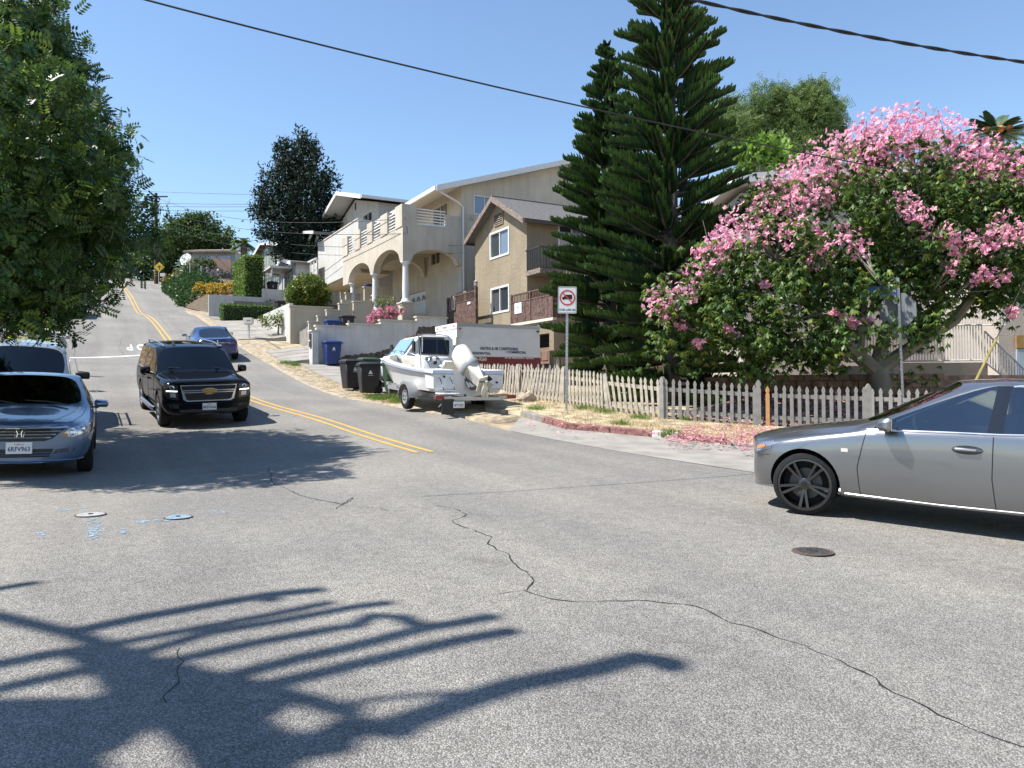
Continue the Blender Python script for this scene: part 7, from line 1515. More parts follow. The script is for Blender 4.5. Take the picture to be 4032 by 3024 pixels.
# ------------------------------------------------------------------ up the hill on the right
z7 = lambda x, y: (440 + x * .3617, 850 + y * .3617)
lw = thing('garden_wall', 'long low white wall below the tall clipped hedge', 'wall'); t0_, zz = onS(*z7(1055, 867), 33.8); t1_, zz1 = onS(*z7(1640, 878), 33.8)
stbox('wall_section', M_WST, lw, 33.8, 34.0, t0_, t1_, 4.5, (zz + zz1) / 2)
lw2 = thing('garden_wall', 'taller white wall right of the clipped hedge under the iron fence', 'wall'); t0_, zz = onS(*z7(1637, 797), 34.3); t1_, zz1 = onS(*z7(1935, 805), 34.3); stbox('wall_section', M_WST, lw2, 34.3, 34.5, t0_, t1_ + .5, 4.5, (zz + zz1) / 2); WZ = (zz + zz1) / 2; WT0, WT1 = t0_, t1_
fi = thing('iron_fence', 'black iron fence on the taller white wall', 'fence')
for k in range(16): t = WT0 + .1 + k * (WT1 - WT0) / 15; mb = MB(); mb.tube([W(35.2, t, WZ - .2), W(35.2, t, WZ + 1.3)], .016, 5); mb.build('baluster', M_IRON, fi)
for z in (WZ + .1, WZ + 1.1): mb = MB(); mb.tube([W(35.2, WT0, z), W(35.2, WT1 + .3, z)], .02, 5); mb.build('rail', M_IRON, fi)
bb = thing('block_wall', 'low grey block wall behind the small clipped hedge', 'wall'); ta, zb1 = onS(*z7(1290, 920), 33.0); tb, _ = onS(*z7(1840, 935), 33.0)
for r_ in range(4):
    n_ = int((tb - ta) / .42)
    for k in range(n_): stbox('block', mat('grey_block', (.20, .19, .18), .9, var=.25, scale=5), bb, 33.0, 33.2, ta + k * .42 + (r_ % 2) * .2, ta + k * .42 + .40 + (r_ % 2) * .2, zb1 - .82 + r_ * .205, zb1 - .82 + r_ * .205 + .195)
bin_at(W(31.6, tb - .3), 'black', 'black bin at the end of the grey block wall', 0, zb1 - 1.1, 1.0); bin_at(W(36.0, (WT0 + WT1) / 2 + .1), 'black', 'dark bin behind the black iron fence', 0, WZ - .3, 1.0)
# small pale cottage
def gable_house(root, s0, s1, t0, t1, z0, ze, za, m, roofm, ov=.5, trim=None):
    mb = MB(); wall(mb, 't', t0, s0, s1, z0, ze); wall(mb, 's', s0, t0, t1, z0, ze); wall(mb, 's', s1, t0, t1, z0, ze); wall(mb, 't', t1, s0, s1, z0, ze); sm = (s0 + s1) / 2
    for t in (t0, t1): mb.add([W(s0, t, ze), W(s1, t, ze), W(sm, t, za)], [(0, 1, 2)])
    mb.build('wall', m, root); rf = thing('roof', None, None); rf.parent = root; k = (za - ze) / (sm - s0)
    for se in (s0 - ov, s1 + ov):
        zo = ze - ov * k; A = [W(se, t0 - ov, zo), W(sm, t0 - ov, za), W(sm, t1 + ov, za), W(se, t1 + ov, zo)]; mb = MB(); mb.hexa([p + UP * .02 for p in A] + [p + UP * .16 for p in A]); mb.build('roof_slope', roofm, rf)
        mb = MB(); A = [W(se, t0 - ov - .05, zo), W(sm, t0 - ov - .05, za), W(sm, t0 - ov - .002, za), W(se, t0 - ov - .002, zo)]; mb.hexa([p - UP * .12 for p in A] + [p + UP * .17 for p in A]); mb.build('fascia', trim or M_WTRIM, rf)
cot = thing('house', 'small pale grey cottage with a low gable behind the iron fence', 'house'); TC = 9.2
sL, zL = onT(*z7(1740, 660), TC); sM, zM = onT(*z7(1830, 487), TC); sR, zR = onT(*z7(1950, 505), TC)
gable_house(cot, min(sL, sR) + .5, max(sL, sR) - .4, TC + .5, 17, 6, min(zL, zR) + .2, zM, stucco('pale_grey_siding', (.48, .49, .50), .06, .2), M_SHING)
for k in range(2): window(cot, 't', TC + .48, sM - 1.6 + k * 2.0, sM - .6 + k * 2.0, zL - 1.6, zL - .3, split=.5, fw=.08)
wbox_ = stbox('porch_roof', M_WTRIM, cot, sM - 2.2, sM + .8, TC - 1.2, TC + .4, zL - .1, zL + .05); [stbox('porch_post', M_WTRIM, cot, s_, s_ + .12, TC - 1.1, TC - .98, zL - 2.4, zL - .1) for s_ in (sM - 2.1, sM + .6)]
grn = thing('house', 'grey-green house with white windows beyond the tall hedge', 'house'); TG = 10.0
sA, zA_ = onT(*z7(1590, 375), TG); sB, zB_ = onT(*z7(1870, 400), TG)
gable_house(grn, min(sA, sB), max(sA, sB) + 3, TG, 20, 8, (zA_ + zB_) / 2 - .3, (zA_ + zB_) / 2 + .9, mat('grey_green_siding', (.16, .19, .165), .8, var=.08, scale=3), M_SHING)
sW, zW = onT(*z7(1690, 480), TG); window(grn, 't', TG, sW - .5, sW + .7, zW - .8, zW + .9, split=0, fw=.14); sW, zW = onT(*z7(1830, 450), TG); window(grn, 't', TG, sW - .7, sW + .7, zW - .5, zW + .5, split=.5, fw=.14)
# timber fence, tiled bungalow at the hilltop
wf = thing('timber_fence', 'tall weathered timber fence below the tiled bungalow', 'fence'); A, B, C_ = at(*z7(855, 560), 86), at(*z7(1080, 590), 83), at(*z7(1300, 590), 80)
M_TIMB = mat('grey_brown_timber', (.13, .085, .07), .9, var=.3, scale=5)
for P0, P1, ytop in ((A, B, 460), (B, C_, 470)):
    n_ = 22; top0, top1 = at(*z7(855 if P0 is A else 1080, 458), P0.y).z, at(*z7(1080 if P0 is A else 1300, 475), P1.y).z
    for k in range(n_):
        a, b = P0.lerp(P1, k / n_), P0.lerp(P1, (k + .93) / n_); z1 = top0 + (top1 - top0) * k / n_ + random.uniform(-.05, .05); mb = MB(); q = Vector((0, .05, 0)); mb.hexa([Vector((p.x, p.y, p.z - 2)) for p in (a, b, b + q, a + q)] + [Vector((p.x, p.y, z1)) for p in (a, b, b + q, a + q)]); mb.build('board', M_TIMB, wf)
bun = thing('house', 'grey bungalow with a barrel-tiled roof behind the timber fence', 'house'); A = at(*z7(985, 440), 92); B = at(*z7(1310, 445), 88)
xa, xb, zr2 = A.x, B.x, A.z; mb = MB(); mb.box((xa, 89, A.z - 4.5), (xb, 97, A.z)); mb.build('wall', stucco('bungalow_grey', (.34, .36, .40), .08, .2), bun)
for k in range(22):
    x = xa - .6 + k * (xb - xa + 1.2) / 22; mb = MB(); mb.tube([(x, 88.3, zr2 - .1), (x + .15, 92.5, at(*z7(1050, 400), 92.5).z + .25)], (xb - xa + 1.2) / 44, 6); mb.build('tile_row', mat('pale_clay_tile', (.42, .33, .27), .9, var=.25, scale=4), bun)
for x0 in (.30, .62): f = wbox('window', M_WTRIM, bun, xa + (xb - xa) * x0, xa + (xb - xa) * (x0 + .26), 88.9, 88.99, zr2 - 1.9, zr2 - .6); wbox('pane', M_PANEB, f, xa + (xb - xa) * (x0 + .02), xa + (xb - xa) * (x0 + .24), 88.85, 88.899, zr2 - 1.8, zr2 - .7)
p = at(*z7(808, 475), 86); dsh = thing('satellite_dish', 'white satellite dish beside the timber fence', 'dish', Matrix.Translation(p)); mb = MB(); mb.lathe([(.02, -.12), (.4, -.06), (.75, .08), (.74, .1), (.4, -.03), (.02, -.09)], 20, facing((0, 0, 0), (-.3, -1, .4))); mb.build('dish', M_WTRIM, dsh, smooth=True); mb = MB(); mb.tube([(0, 0.1, -2.5), (0, .1, 0)], .05, 6); mb.build('mast', M_GALV, dsh)
# ------------------------------------------------------------------ plants
def rot_rand(n, up_bias=0.0, rg=rng):
    """n random orthonormal frames (n,3,3); columns = leaf length, width, normal."""
    a = rg.normal(size=(n, 3)); a[:, 2] += up_bias; a /= np.linalg.norm(a, axis=1, keepdims=True) + 1e-9
    b = rg.normal(size=(n, 3)); b -= a * (a * b).sum(1, keepdims=True); b /= np.linalg.norm(b, axis=1, keepdims=True) + 1e-9
    c = np.cross(a, b); return np.stack([a, b, c], 2)
def leaf_t(l, w, fold=.25):           # single pointed leaf, two quads folded on the midrib
    return np.array([(0, 0, 0), (l * .45, w / 2, w * fold), (l, 0, -l * .08), (l * .45, -w / 2, w * fold)]), np.array([(0, 1, 2, 3)])
def pinnate_t(L_, l, w, n):           # leaflets in two rows along a stalk
    V = []; Q = []
    for k in range(n):
        x = L_ * (k + .7) / n
        for s in (1, -1):
            d = np.array((.45, s * .9, .10)); d /= np.linalg.norm(d); q = np.array((-d[1], d[0], 0)); o = np.array((x, 0, -x * x * .25 / L_)); b = len(V)
            V += [o, o + d * l * .5 + q * w / 2, o + d * l, o + d * l * .5 - q * w / 2]; Q.append((b, b + 1, b + 2, b + 3))
    return np.array(V), np.array(Q)
def palmate_t(l, w, n, droop=.5):
    V = []; Q = []
    for k in range(n):
        a = (k / (n - 1) - .5) * 3.6; d = np.array((math.cos(a), math.sin(a), -droop)); d /= np.linalg.norm(d); q = np.array((-math.sin(a), math.cos(a), 0)); b = len(V)
        V += [d * 0, d * l * .5 + q * w / 2, d * l, d * l * .5 - q * w / 2]; Q.append((b, b + 1, b + 2, b + 3))
    return np.array(V), np.array(Q)
def flower_t(l, w):
    V = []; Q = []
    for k in range(5):
        a = 2 * math.pi * k / 5; d = np.array((math.cos(a) * .86, math.sin(a) * .86, .5)); q = np.array((-math.sin(a), math.cos(a), 0)); b = len(V)
        V += [d * 0, d * l * .6 + q * w / 2, d * l * 1.0 + np.array((0, 0, -l * .18)), d * l * .6 - q * w / 2]; Q.append((b, b + 1, b + 2, b + 3))
    return np.array(V), np.array(Q)
def scatter(name, pts, tmpl, mats, parent=None, scale=(.8, 1.2), frames=None, up=0.0, mi=None):
    V, Q = tmpl; n = len(pts); Fm = frames if frames is not None else rot_rand(n, up); sc = rng.uniform(scale[0], scale[1], n)
    P = np.einsum('nij,kj->nki', Fm, V) * sc[:, None, None] + np.asarray(pts)[:, None, :]; k = len(V)
    QQ = (Q[None] + (np.arange(n) * k)[:, None, None]).reshape(-1, 4)
    m = None if mi is None else np.repeat(mi, len(Q))
    return fastmesh(name, P.reshape(-1, 3), QQ, mats, parent, m)
def shell_pts(c, r, n, inner=.55, jitter=.0):
    d = rng.normal(size=(n, 3)); d /= np.linalg.norm(d, axis=1, keepdims=True); k = rng.uniform(inner ** 2, 1, n) ** .5
    return np.asarray(c) + d * k[:, None] * np.asarray(r)
def clumps(blobs, nclump, nleaf, spread, inner=.7, flat=1.0):
    """Leaf points gathered in clumps that sit near the surface of the crown's lobes."""
    vol = np.array([np.prod(b[1]) ** (2 / 3) for b in blobs]); vol = vol / vol.sum(); out = []
    for (c, r), v in zip(blobs, vol):
        C = shell_pts(c, r, max(3, int(nclump * v)), inner); m = max(1, int(nleaf * v / len(C)))
        o = np.clip(rng.normal(size=(len(C), m, 3)), -1.5, 1.5) * spread * rng.uniform(.6, 1.3, (len(C), 1, 1)); o[:, :, 2] *= flat; out.append((C[:, None] + o).reshape(-1, 3))
    return np.concatenate(out)
def branches(root, base, blobs, r0, m, name='trunk', fork=.45, seed=1, lean=(0, 0), nsub=3):
    rg = random.Random(seed); mb = MB(); base = Vector(base); cen = sum((Vector(b[0]) for b in blobs), Vector()) / len(blobs); f = base.lerp(Vector((cen.x * .3 + base.x * .7 + lean[0], cen.y * .3 + base.y * .7 + lean[1], cen.z)), fork)
    mb.tube([base - UP * .3, base.lerp(f, .5), f], [r0 * 1.15, r0 * .9, r0 * .75], 9)
    for c, r in blobs:
        c = Vector(c); mid = f.lerp(c, .5) + Vector((rg.uniform(-.3, .3), rg.uniform(-.3, .3), rg.uniform(0, .4))); mb.tube([f, mid, c], [r0 * .5, r0 * .32, r0 * .15], 7)
        for _ in range(nsub): e = c + Vector((rg.uniform(-1, 1) * r[0], rg.uniform(-1, 1) * r[1], rg.uniform(-.5, 1) * r[2])) * .8; mb.tube([mid.lerp(c, rg.uniform(.3, 1)), e], [r0 * .16, r0 * .05], 5)
    return mb.build(name, m, root, smooth=True)
M_BARK = mat('grey_brown_bark', (.12, .10, .08), .95, var=.3, scale=5, bump=.7, bscale=14); M_BARKG = mat('smooth_green_bark', (.17, .16, .125), .85, var=.3, scale=3, bump=.4, bscale=10)
# ---- the big tree hanging in from the left ------------------------
lt = thing('tree', 'big dense green tree overhanging the parked cars at the left', 'tree')
blobs = []
for px, py, Y, r in [(-60, 120, 13.5, 1.5), (60, 300, 13.8, 1.35), (-150, 500, 13, 2.2), (230, 560, 15.0, 1.2), (60, 700, 14, 2.0), (330, 760, 16, 1.2), (120, 960, 14.5, 1.9), (420, 930, 17.5, 1.15), (250, 1040, 16.5, 1.0), (490, 925, 18.5, .95), (90, 1170, 15.0, 1.0), (-100, 1000, 13.5, 2.0), (-300, 250, 14, 2.5), (-300, 800, 15, 3), (-700, 500, 17, 4), (-600, 1000, 18, 3.2), (50, 600, 18, 2.6), (-420, -200, 15, 1.6), (200, 850, 19, 2.2), (360, 590, 17, .6), (30, -20, 14.5, .9)]:
    kf = .92 if py < 450 else .80; p = at(px, py, Y * kf); r *= kf * .95; blobs.append(((p.x, p.y, p.z), (r, r, r * .85)))
M_L1 = leafmat('carob_leaf', (.018, .048, .013), (.070, .135, .028), trans=.25)
pts = clumps(blobs, 1200, 34000, .20, .68); pts = pts[pts[:, 2] > GA(pts[:, :2]) + 2.0]
lt_c = scatter('crown', pts, pinnate_t(.20, .085, .04, 5), [M_L1, leafmat('carob_sunlit', (.10, .19, .03), (.20, .30, .05), trans=.35)], lt, (.7, 1.25), up=.15, mi=(rng.random(len(pts)) < .09).astype(int))  # brighter leaves mixed in at random, coloured as if lit by the sun
branches(lt, W(-8.0, -9.0, GST(-8.0, -9.0)), blobs, .36, M_BARK, seed=3)
# ---- Norfolk Island pines -----------------------------------------
M_NP = leafmat('pine_needles', (.012, .036, .018), (.045, .098, .032), .6, .08, spec=.25)
def norfolk(label, base, H, R0, seed, sp=.38, z_low=.4, fing=.50, wfing=.085):
    rg = np.random.default_rng(seed); root = thing('pine_tree', label, 'tree'); bx, by, bz = base; V = []; Q = []; MI_ = []; mb = MB()
    mb.tube([(bx, by, bz - .3), (bx + .05, by, bz + H * .5), (bx, by, bz + H)], [.27, .17, .03], 9); z = bz + z_low; br = MB()
    while z < bz + H - .15:
        f = (z - bz) / H; L0 = R0 * (1 - f) ** .70 * float(np.interp(f, [0, .12, .3], [.62, .82, 1])); nb_ = 8 if f < .75 else 6; ph = rg.uniform(0, 6.28)
        for k in range(nb_):
            a = ph + 2 * math.pi * k / nb_ + rg.uniform(-.25, .25); L_ = L0 * rg.uniform(.80, 1.10); rise = (.02 + .24 * f) + rg.uniform(-.08, .1); droop = max(0, .30 - f) * 1.3
            zz = z + rg.uniform(-.2, .2); dx, dy = math.cos(a), math.sin(a)
            def cp(u_): return np.array((bx + dx * L_ * u_, by + dy * L_ * u_, zz + L_ * (rise * u_ - droop * u_ * .7 + .13 * u_ * u_)))
            br.tube([cp(.0), cp(.5), cp(1.0)], [.045, .03, .015], 4, cap=False)
            nf = max(8, int(L_ * 15.0)); side = np.array((-dy, dx, 0))
            for j in range(nf):
                u_ = .22 + .78 * (j + .5) / nf; c = cp(u_); t = cp(min(1, u_ + .05)) - cp(u_ - .05); t /= np.linalg.norm(t); fl = fing * (1.05 - .55 * u_) * (.55 + .45 * min(1, (1 - f) * 3)) * rg.uniform(.8, 1.15)
                if u_ > .9: fl *= .75
                for s in (1, -1):
                    d1 = t * .30 + side * s * .58 + np.array((0, 0, .46)) + rg.normal(size=3) * .06; d1 /= np.linalg.norm(d1); d2 = t * .45 + side * s * .28 + np.array((0, 0, .85)); d2 /= np.linalg.norm(d2)
                    p1 = c + d1 * fl * .5; p2 = p1 + d2 * fl * .55
                    for q in (np.array((0, 0, 1)), side):
                        w_ = np.cross(d1, q); w_ /= np.linalg.norm(w_) + 1e-9; w_ = w_ * wfing / 2; b = len(V); V += [c - w_ * .7, c + w_ * .7, p1 + w_, p1 - w_, p2 + w_ * .35, p2 - w_ * .35]; Q += [(b, b + 1, b + 2, b + 3), (b + 3, b + 2, b + 4, b + 5)]; MI_ += [0, 1 if u_ > .45 else 0]
        z += sp * (.75 + .5 * (1 - f)) * (1 if f < .8 else .7)
    mb.build('trunk', M_BARK, root, smooth=True); br.build('limbs', M_BARK, root); fastmesh('crown', V, Q, [M_NP, leafmat('pine_tips', (.035, .085, .018), (.085, .155, .030), .55, .15, spec=.3)], root, MI_); return root
p = at(2645, 1530, 22.3); norfolk('tallest dark star-branched pine in the centre right', (p.x, p.y, G(p.x, p.y) + .1), 14.8, 3.2, 5)
p = at(2400, 1500, 25.0); norfolk('shorter dark pine left of the tallest one', (p.x, p.y, G(p.x, p.y) + .2), at(2369, 195, 25).z - G(p.x, p.y), 2.75, 11)
# ---- pink floss-silk tree -----------------------------------------
fs = thing('flowering_tree', 'spreading tree covered in pink blossom behind the picket fence', 'tree')
M_FL = leafmat('floss_leaf', (.024, .062, .014), (.10, .17, .034), trans=.3); M_FLY = leafmat('floss_leaf_pale', (.10, .17, .03), (.22, .26, .05), trans=.35); M_PINK = leafmat('pink_petal', (.60, .17, .31), (.90, .58, .64), .6, .4, .2)
lobes = [(2760, 1290, 19.0, 1.35), (2950, 1330, 18.8, 1.3), (3150, 1230, 18.8, 1.5), (2830, 1120, 19.4, 1.3), (3050, 1020, 19.6, 1.6), (3000, 1400, 18.8, .8), (3250, 1340, 19.0, 1.0), (3300, 880, 20.5, 1.9), (3080, 800, 21.0, 1.2), (3550, 760, 21, 2.0), (3780, 890, 21, 1.9), (3850, 1050, 20.6, 1.5), (3500, 1030, 20.5, 1.6), (4050, 880, 21, 2.0), (4000, 1120, 20.3, 1.1), (3650, 1180, 20.0, .9), (3800, 740, 22, 1.7), (3400, 690, 22, 1.3), (4300, 850, 22, 2.2), (3350, 1130, 20.5, 1.2), (2690, 1180, 19.2, .7), (3600, 1330, 20.0, .55), (3620, 1490, 19.6, .35), (3470, 1120, 18.1, .42), (3490, 1300, 18.1, .4), (3660, 1290, 18.6, .35)]
blobs = []
for px, py, Y, r in lobes: p = at(px, py, Y); blobs.append(((p.x, p.y, p.z), (r, r, r * .8)))
blobs_fs = blobs; pts = clumps(blobs, 620, 17000, .25, .5); pts = pts[pts[:, 2] > GA(pts[:, :2]) + 1.0]
Fm = rot_rand(len(pts)); Fm[:, :, 2] = np.array((0, 0, 1.0)) + rng.normal(size=(len(pts), 3)) * .35; Fm[:, :, 2] /= np.linalg.norm(Fm[:, :, 2], axis=1, keepdims=True); b_ = np.cross(Fm[:, :, 2], Fm[:, :, 0]); b_ /= np.linalg.norm(b_, axis=1, keepdims=True); Fm[:, :, 1] = b_; Fm[:, :, 0] = np.cross(b_, Fm[:, :, 2])
scatter('crown', pts, palmate_t(.17, .055, 6, 1.0), [M_FL, M_FLY], fs, (.75, 1.25), Fm, mi=(rng.random(len(pts)) < .14).astype(int))
# blossom in bunches along the upper outline and on some outer twigs
spots = [(2600, 1190, 18.6, .42), (2680, 1160, 18.7, .42), (2640, 1235, 18.5, .3), (2760, 1075, 18.8, .45), (2800, 1000, 19.0, .5), (2850, 950, 19.2, .5), (2900, 880, 19.6, .55), (2960, 930, 19.0, .45), (3010, 850, 19.8, .6), (3080, 760, 20.0, .65), (3150, 700, 20.2, .7), (3220, 760, 19.8, .55), (3090, 930, 18.7, .35), (3170, 900, 18.8, .4), (3250, 650, 20.6, .8), (3330, 600, 20.8, .85), (3400, 560, 21, .8), (3480, 520, 21.2, .8), (3560, 500, 21.4, .75), (3640, 510, 21.4, .75), (3720, 540, 21.4, .75), (3800, 590, 21.4, .75), (3880, 640, 21.2, .7), (3960, 670, 21, .75), (4030, 650, 21, .75), (3850, 660, 20.8, .8), (3950, 700, 20.6, .8), (4020, 720, 20.4, .7), (3500, 600, 20.8, .7), (3600, 580, 20.8, .7), (3560, 810, 19.4, .45), (3620, 860, 19.2, .35), (3250, 970, 18.6, .4), (3330, 920, 18.7, .35), (3210, 1030, 18.4, .25), (3390, 980, 18.6, .3), (3690, 930, 19.3, .45), (3770, 960, 19.2, .4), (3880, 950, 19.2, .45), (3960, 900, 19.4, .5), (4010, 940, 19.2, .4), (3850, 1090, 19.2, .3), (3740, 1050, 19.0, .22), (3930, 1090, 19.2, .25), (2750, 1350, 18.2, .16), (2870, 1300, 18.1, .14), (2900, 1325, 18.1, .14), (3280, 1230, 18.2, .12), (3330, 1250, 18.2, .14), (3360, 1270, 18.2, .14), (3010, 1125, 18.4, .14), (2680, 1280, 18.5, .12), (3420, 1260, 18.5, .1), (4000, 1230, 19, .18), (3310, 1400, 18.6, .08), (3030, 1170, 18.3, .1), (3150, 800, 19.4, .4), (3420, 690, 20.3, .5)]
FP = []
for px, py, Y, r in spots: p = at(px, py, Y); n_ = int(14 + 250 * r * r); FP.append(shell_pts(np.array(p), np.array((1.15, 1.15, .95)) * r, n_, .1))
FP = np.concatenate(FP); Fm = rot_rand(len(FP), .0); Fm2 = Fm[:, :, [1, 2, 0]]
bl_ = scatter('blossom', FP, flower_t(.098, .056), M_PINK, fs, (.5, 1.2), rot_rand(len(FP))[:, :, [1, 2, 0]]); bl_['kind'] = 'stuff'
mb = MB(); B0 = at(3470, 1600, 20.6); B0.z = G(B0.x, B0.y); fk = at(3455, 1455, 20.6)
mb.tube([B0 - UP * .3, B0.lerp(fk, .5) + Vector((.05, 0, 0)), fk], [.36, .30, .27], 12)
def limb(pts_, rs): mb.tube([at(*q) for q in pts_], rs, 8)
limb([(3455, 1465, 20.6), (3380, 1400, 20.4), (3300, 1330, 20.2), (3200, 1200, 20.0), (3100, 1080, 19.8), (3000, 960, 19.8)], [.22, .19, .16, .12, .09, .05]); limb([(3455, 1460, 20.6), (3540, 1400, 20.6), (3650, 1330, 20.7), (3760, 1260, 20.8), (3860, 1120, 20.8), (3950, 950, 21)], [.22, .19, .17, .15, .11, .06])
limb([(3450, 1450, 20.6), (3490, 1300, 20.8), (3560, 1100, 21), (3600, 850, 21.3), (3640, 600, 21.5)], [.2, .16, .13, .09, .04]); limb([(3380, 1400, 20.4), (3400, 1200, 20.6), (3350, 950, 20.6), (3400, 700, 21)], [.14, .11, .08, .04]); limb([(3200, 1200, 20.0), (3000, 1160, 19.4), (2800, 1130, 19.0), (2660, 1180, 18.8)], [.09, .07, .05, .025]); limb([(3150, 880, 19.4), (3180, 800, 19.6), (3230, 720, 20)], [.06, .05, .03]); limb([(3150, 960, 19.3), (3145, 860, 19.3), (3110, 790, 19.6)], [.05, .04, .02]); limb([(3250, 1120, 19), (3270, 1030, 18.8), (3320, 960, 18.7)], [.05, .04, .02])
for px, py, Y, r in spots:
    e = at(px, py, Y); c = min((Vector(b[0]) for b in blobs_fs), key=lambda c: (c - e).length); m_ = e.lerp(c, .5) + Vector((rng.normal() * .15, rng.normal() * .15, -.12)); mb.tube([c, m_, e, e + (e - m_) * .5 + UP * r * .3], [.035, .024, .014, .006], 5)
    for _ in range(3): mb.tube([m_, e + Vector(rng.normal(size=3) * r * .6)], [.014, .005], 4)
mb.build('trunk', M_BARKG, fs, smooth=True)
# petals on the ground under it
def litter(name, label, polys, n, tm, m, off=.015):
    P = []
    for (x0, x1, y0, y1, w_) in polys:
        k = int(n * w_); xs = rng.uniform(x0, x1, k); ys = rng.uniform(y0, y1, k)
        for a, b in zip(xs, ys): P.append((a, b))
    P = np.array(P); return P
pc = []
for px0, py0, px1, py1, n_ in [(2620, 1735, 2990, 1775, 420), (2700, 1690, 3050, 1745, 500), (2900, 1720, 3100, 1800, 420), (2560, 1700, 2760, 1735, 130), (2200, 1690, 2560, 1730, 60), (3000, 1700, 3300, 1760, 250), (2050, 1660, 2300, 1700, 40)]:
    for _ in range(n_): pc.append(onG(rng.uniform(px0, px1), rng.uniform(py0, py1)))
pc = np.array([tuple(p) for p in pc]); pc[:, 2] = GA(pc[:, :2]) + .125
Fm = rot_rand(len(pc)); Fm[:, :, 0] = np.c_[rng.normal(size=(len(pc), 2)), np.zeros(len(pc))]; Fm[:, :, 0] /= np.linalg.norm(Fm[:, :, 0], axis=1, keepdims=True); Fm[:, :, 2] = np.array((0, 0, 1.)) + rng.normal(size=(len(pc), 3)) * .25; Fm[:, :, 1] = np.cross(Fm[:, :, 2], Fm[:, :, 0])
o = scatter('fallen_petals', pc, leaf_t(.07, .045), leafmat('fallen_petal', (.40, .14, .18), (.72, .40, .42), .8, .2, .2), None, (.5, 1.2), Fm); tag(o, 'scattered pink petals along the kerb and parkway', 'petals', kind='stuff')
P = []
for _ in range(1700): f, k = rng.random(), rng.random(); a = FEN[5].lerp(FEN[10], f); b = BA.lerp(BB, f); q = a.lerp(b, k); P.append((q.x, q.y, G(q.x, q.y) + .13 + .45 * k ** 1.3))
o = scatter('leaf_litter', np.array(P), leaf_t(.10, .05), [leafmat('litter_brown', (.06, .03, .022), (.20, .10, .07), .9, .1, .2), leafmat('fallen_petal', (.4, .14, .18), (.7, .4, .4))], None, (.6, 1.3), up=.2, mi=(rng.random(1700) < .33).astype(int)); tag(o, 'dry leaves and petals covering the bank behind the fence', 'leaf litter', kind='stuff')
# ---- dark tree behind the white house ------------------------------
def simple_tree(name, label, base, blobs, ncl, nl, spread, tmpl, m, r0=.3, bark=None, seed=2, flat=1., inner=.6, scale=(.7, 1.3), up=0., nsub=3, minz=None):
    root = thing(name, label, 'tree'); pts = clumps(blobs, ncl, nl, spread, inner, flat)
    scatter('crown', pts, tmpl, m, root, scale, up=up); branches(root, base, blobs, r0, bark or M_BARK, seed=seed, nsub=nsub); return root
def bl_at(L_): return [((lambda p: (p.x, p.y, p.z))(at(px, py, Y)), (rx, rx, rz)) for px, py, Y, rx, rz in L_]
simple_tree('tree', 'tall dark feathery tree standing behind the white house', tuple(at(1180, 1040, 60)), bl_at([(1180, 620, 60, 1.6, 1.6), (1120, 700, 60, 1.8, 1.8), (1250, 720, 60, 1.7, 1.9), (1080, 800, 60, 1.8, 1.5), (1200, 830, 60, 2.2, 2.2), (1290, 850, 60, 1.4, 1.6), (1110, 900, 60, 2.0, 1.6), (1220, 950, 60, 2.0, 1.4), (1040, 840, 60, 1.0, .8), (1150, 980, 60, 1.6, 1.2), (1190, 550, 60, .7, .8), (1110, 590, 60, .6, .8), (1240, 590, 60, .6, .8)]), 560, 20000, .30, leaf_t(.30, .12), leafmat('dark_needle', (.010, .022, .016), (.032, .055, .036), .7, .08, .2), .35, seed=4, flat=1.1, inner=.3, nsub=6)
# ---- hilltop trees -------------------------------------------------
simple_tree('tree', 'round green tree at the hilltop behind the timber fence', tuple(at(780, 1060, 95)), bl_at([(760, 930, 95, 3.2, 2.2), (680, 960, 95, 2.6, 2.0), (840, 940, 95, 2.4, 1.8), (720, 890, 95, 2.2, 1.2), (800, 885, 95, 2.0, 1.0), (880, 970, 95, 1.2, 1.0), (640, 1000, 95, 1.4, 1.6)]), 260, 12000, .45, leaf_t(.36, .22), leafmat('hill_leaf', (.022, .052, .016), (.075, .135, .035)), .3, seed=6)
simple_tree('tree', 'dark bushy tree beside the utility pole at the hilltop', tuple(at(610, 1110, 99)), bl_at([(560, 1030, 99, 1.3, 2.0), (600, 1010, 99, 1.5, 2.2), (650, 1030, 99, 1.8, 2.2), (700, 1050, 97, 1.6, 1.6), (575, 1080, 99, 1.4, 1.2), (660, 1085, 98, 1.8, 1.0)]), 180, 7000, .40, leaf_t(.36, .2), leafmat('hill_leaf_dark', (.010, .028, .012), (.035, .070, .022)), .25, seed=7)
for px, Y, r, lab in ((450, 125, 1.0, 'small bush on the skyline left of the crest car'), (340, 128, 2.2, 'low tree on the skyline seen under the left tree')):
    p = at(px, 1090, Y); blobs = [((p.x, p.y, p.z - .2), (r, r, r * .8))]; root = thing('shrub', lab, 'shrub'); scatter('foliage', clumps(blobs, 20, 500, .3), leaf_t(.35, .2), leafmat('hill_leaf', (.02, .05, .02), (.07, .13, .03)), root)
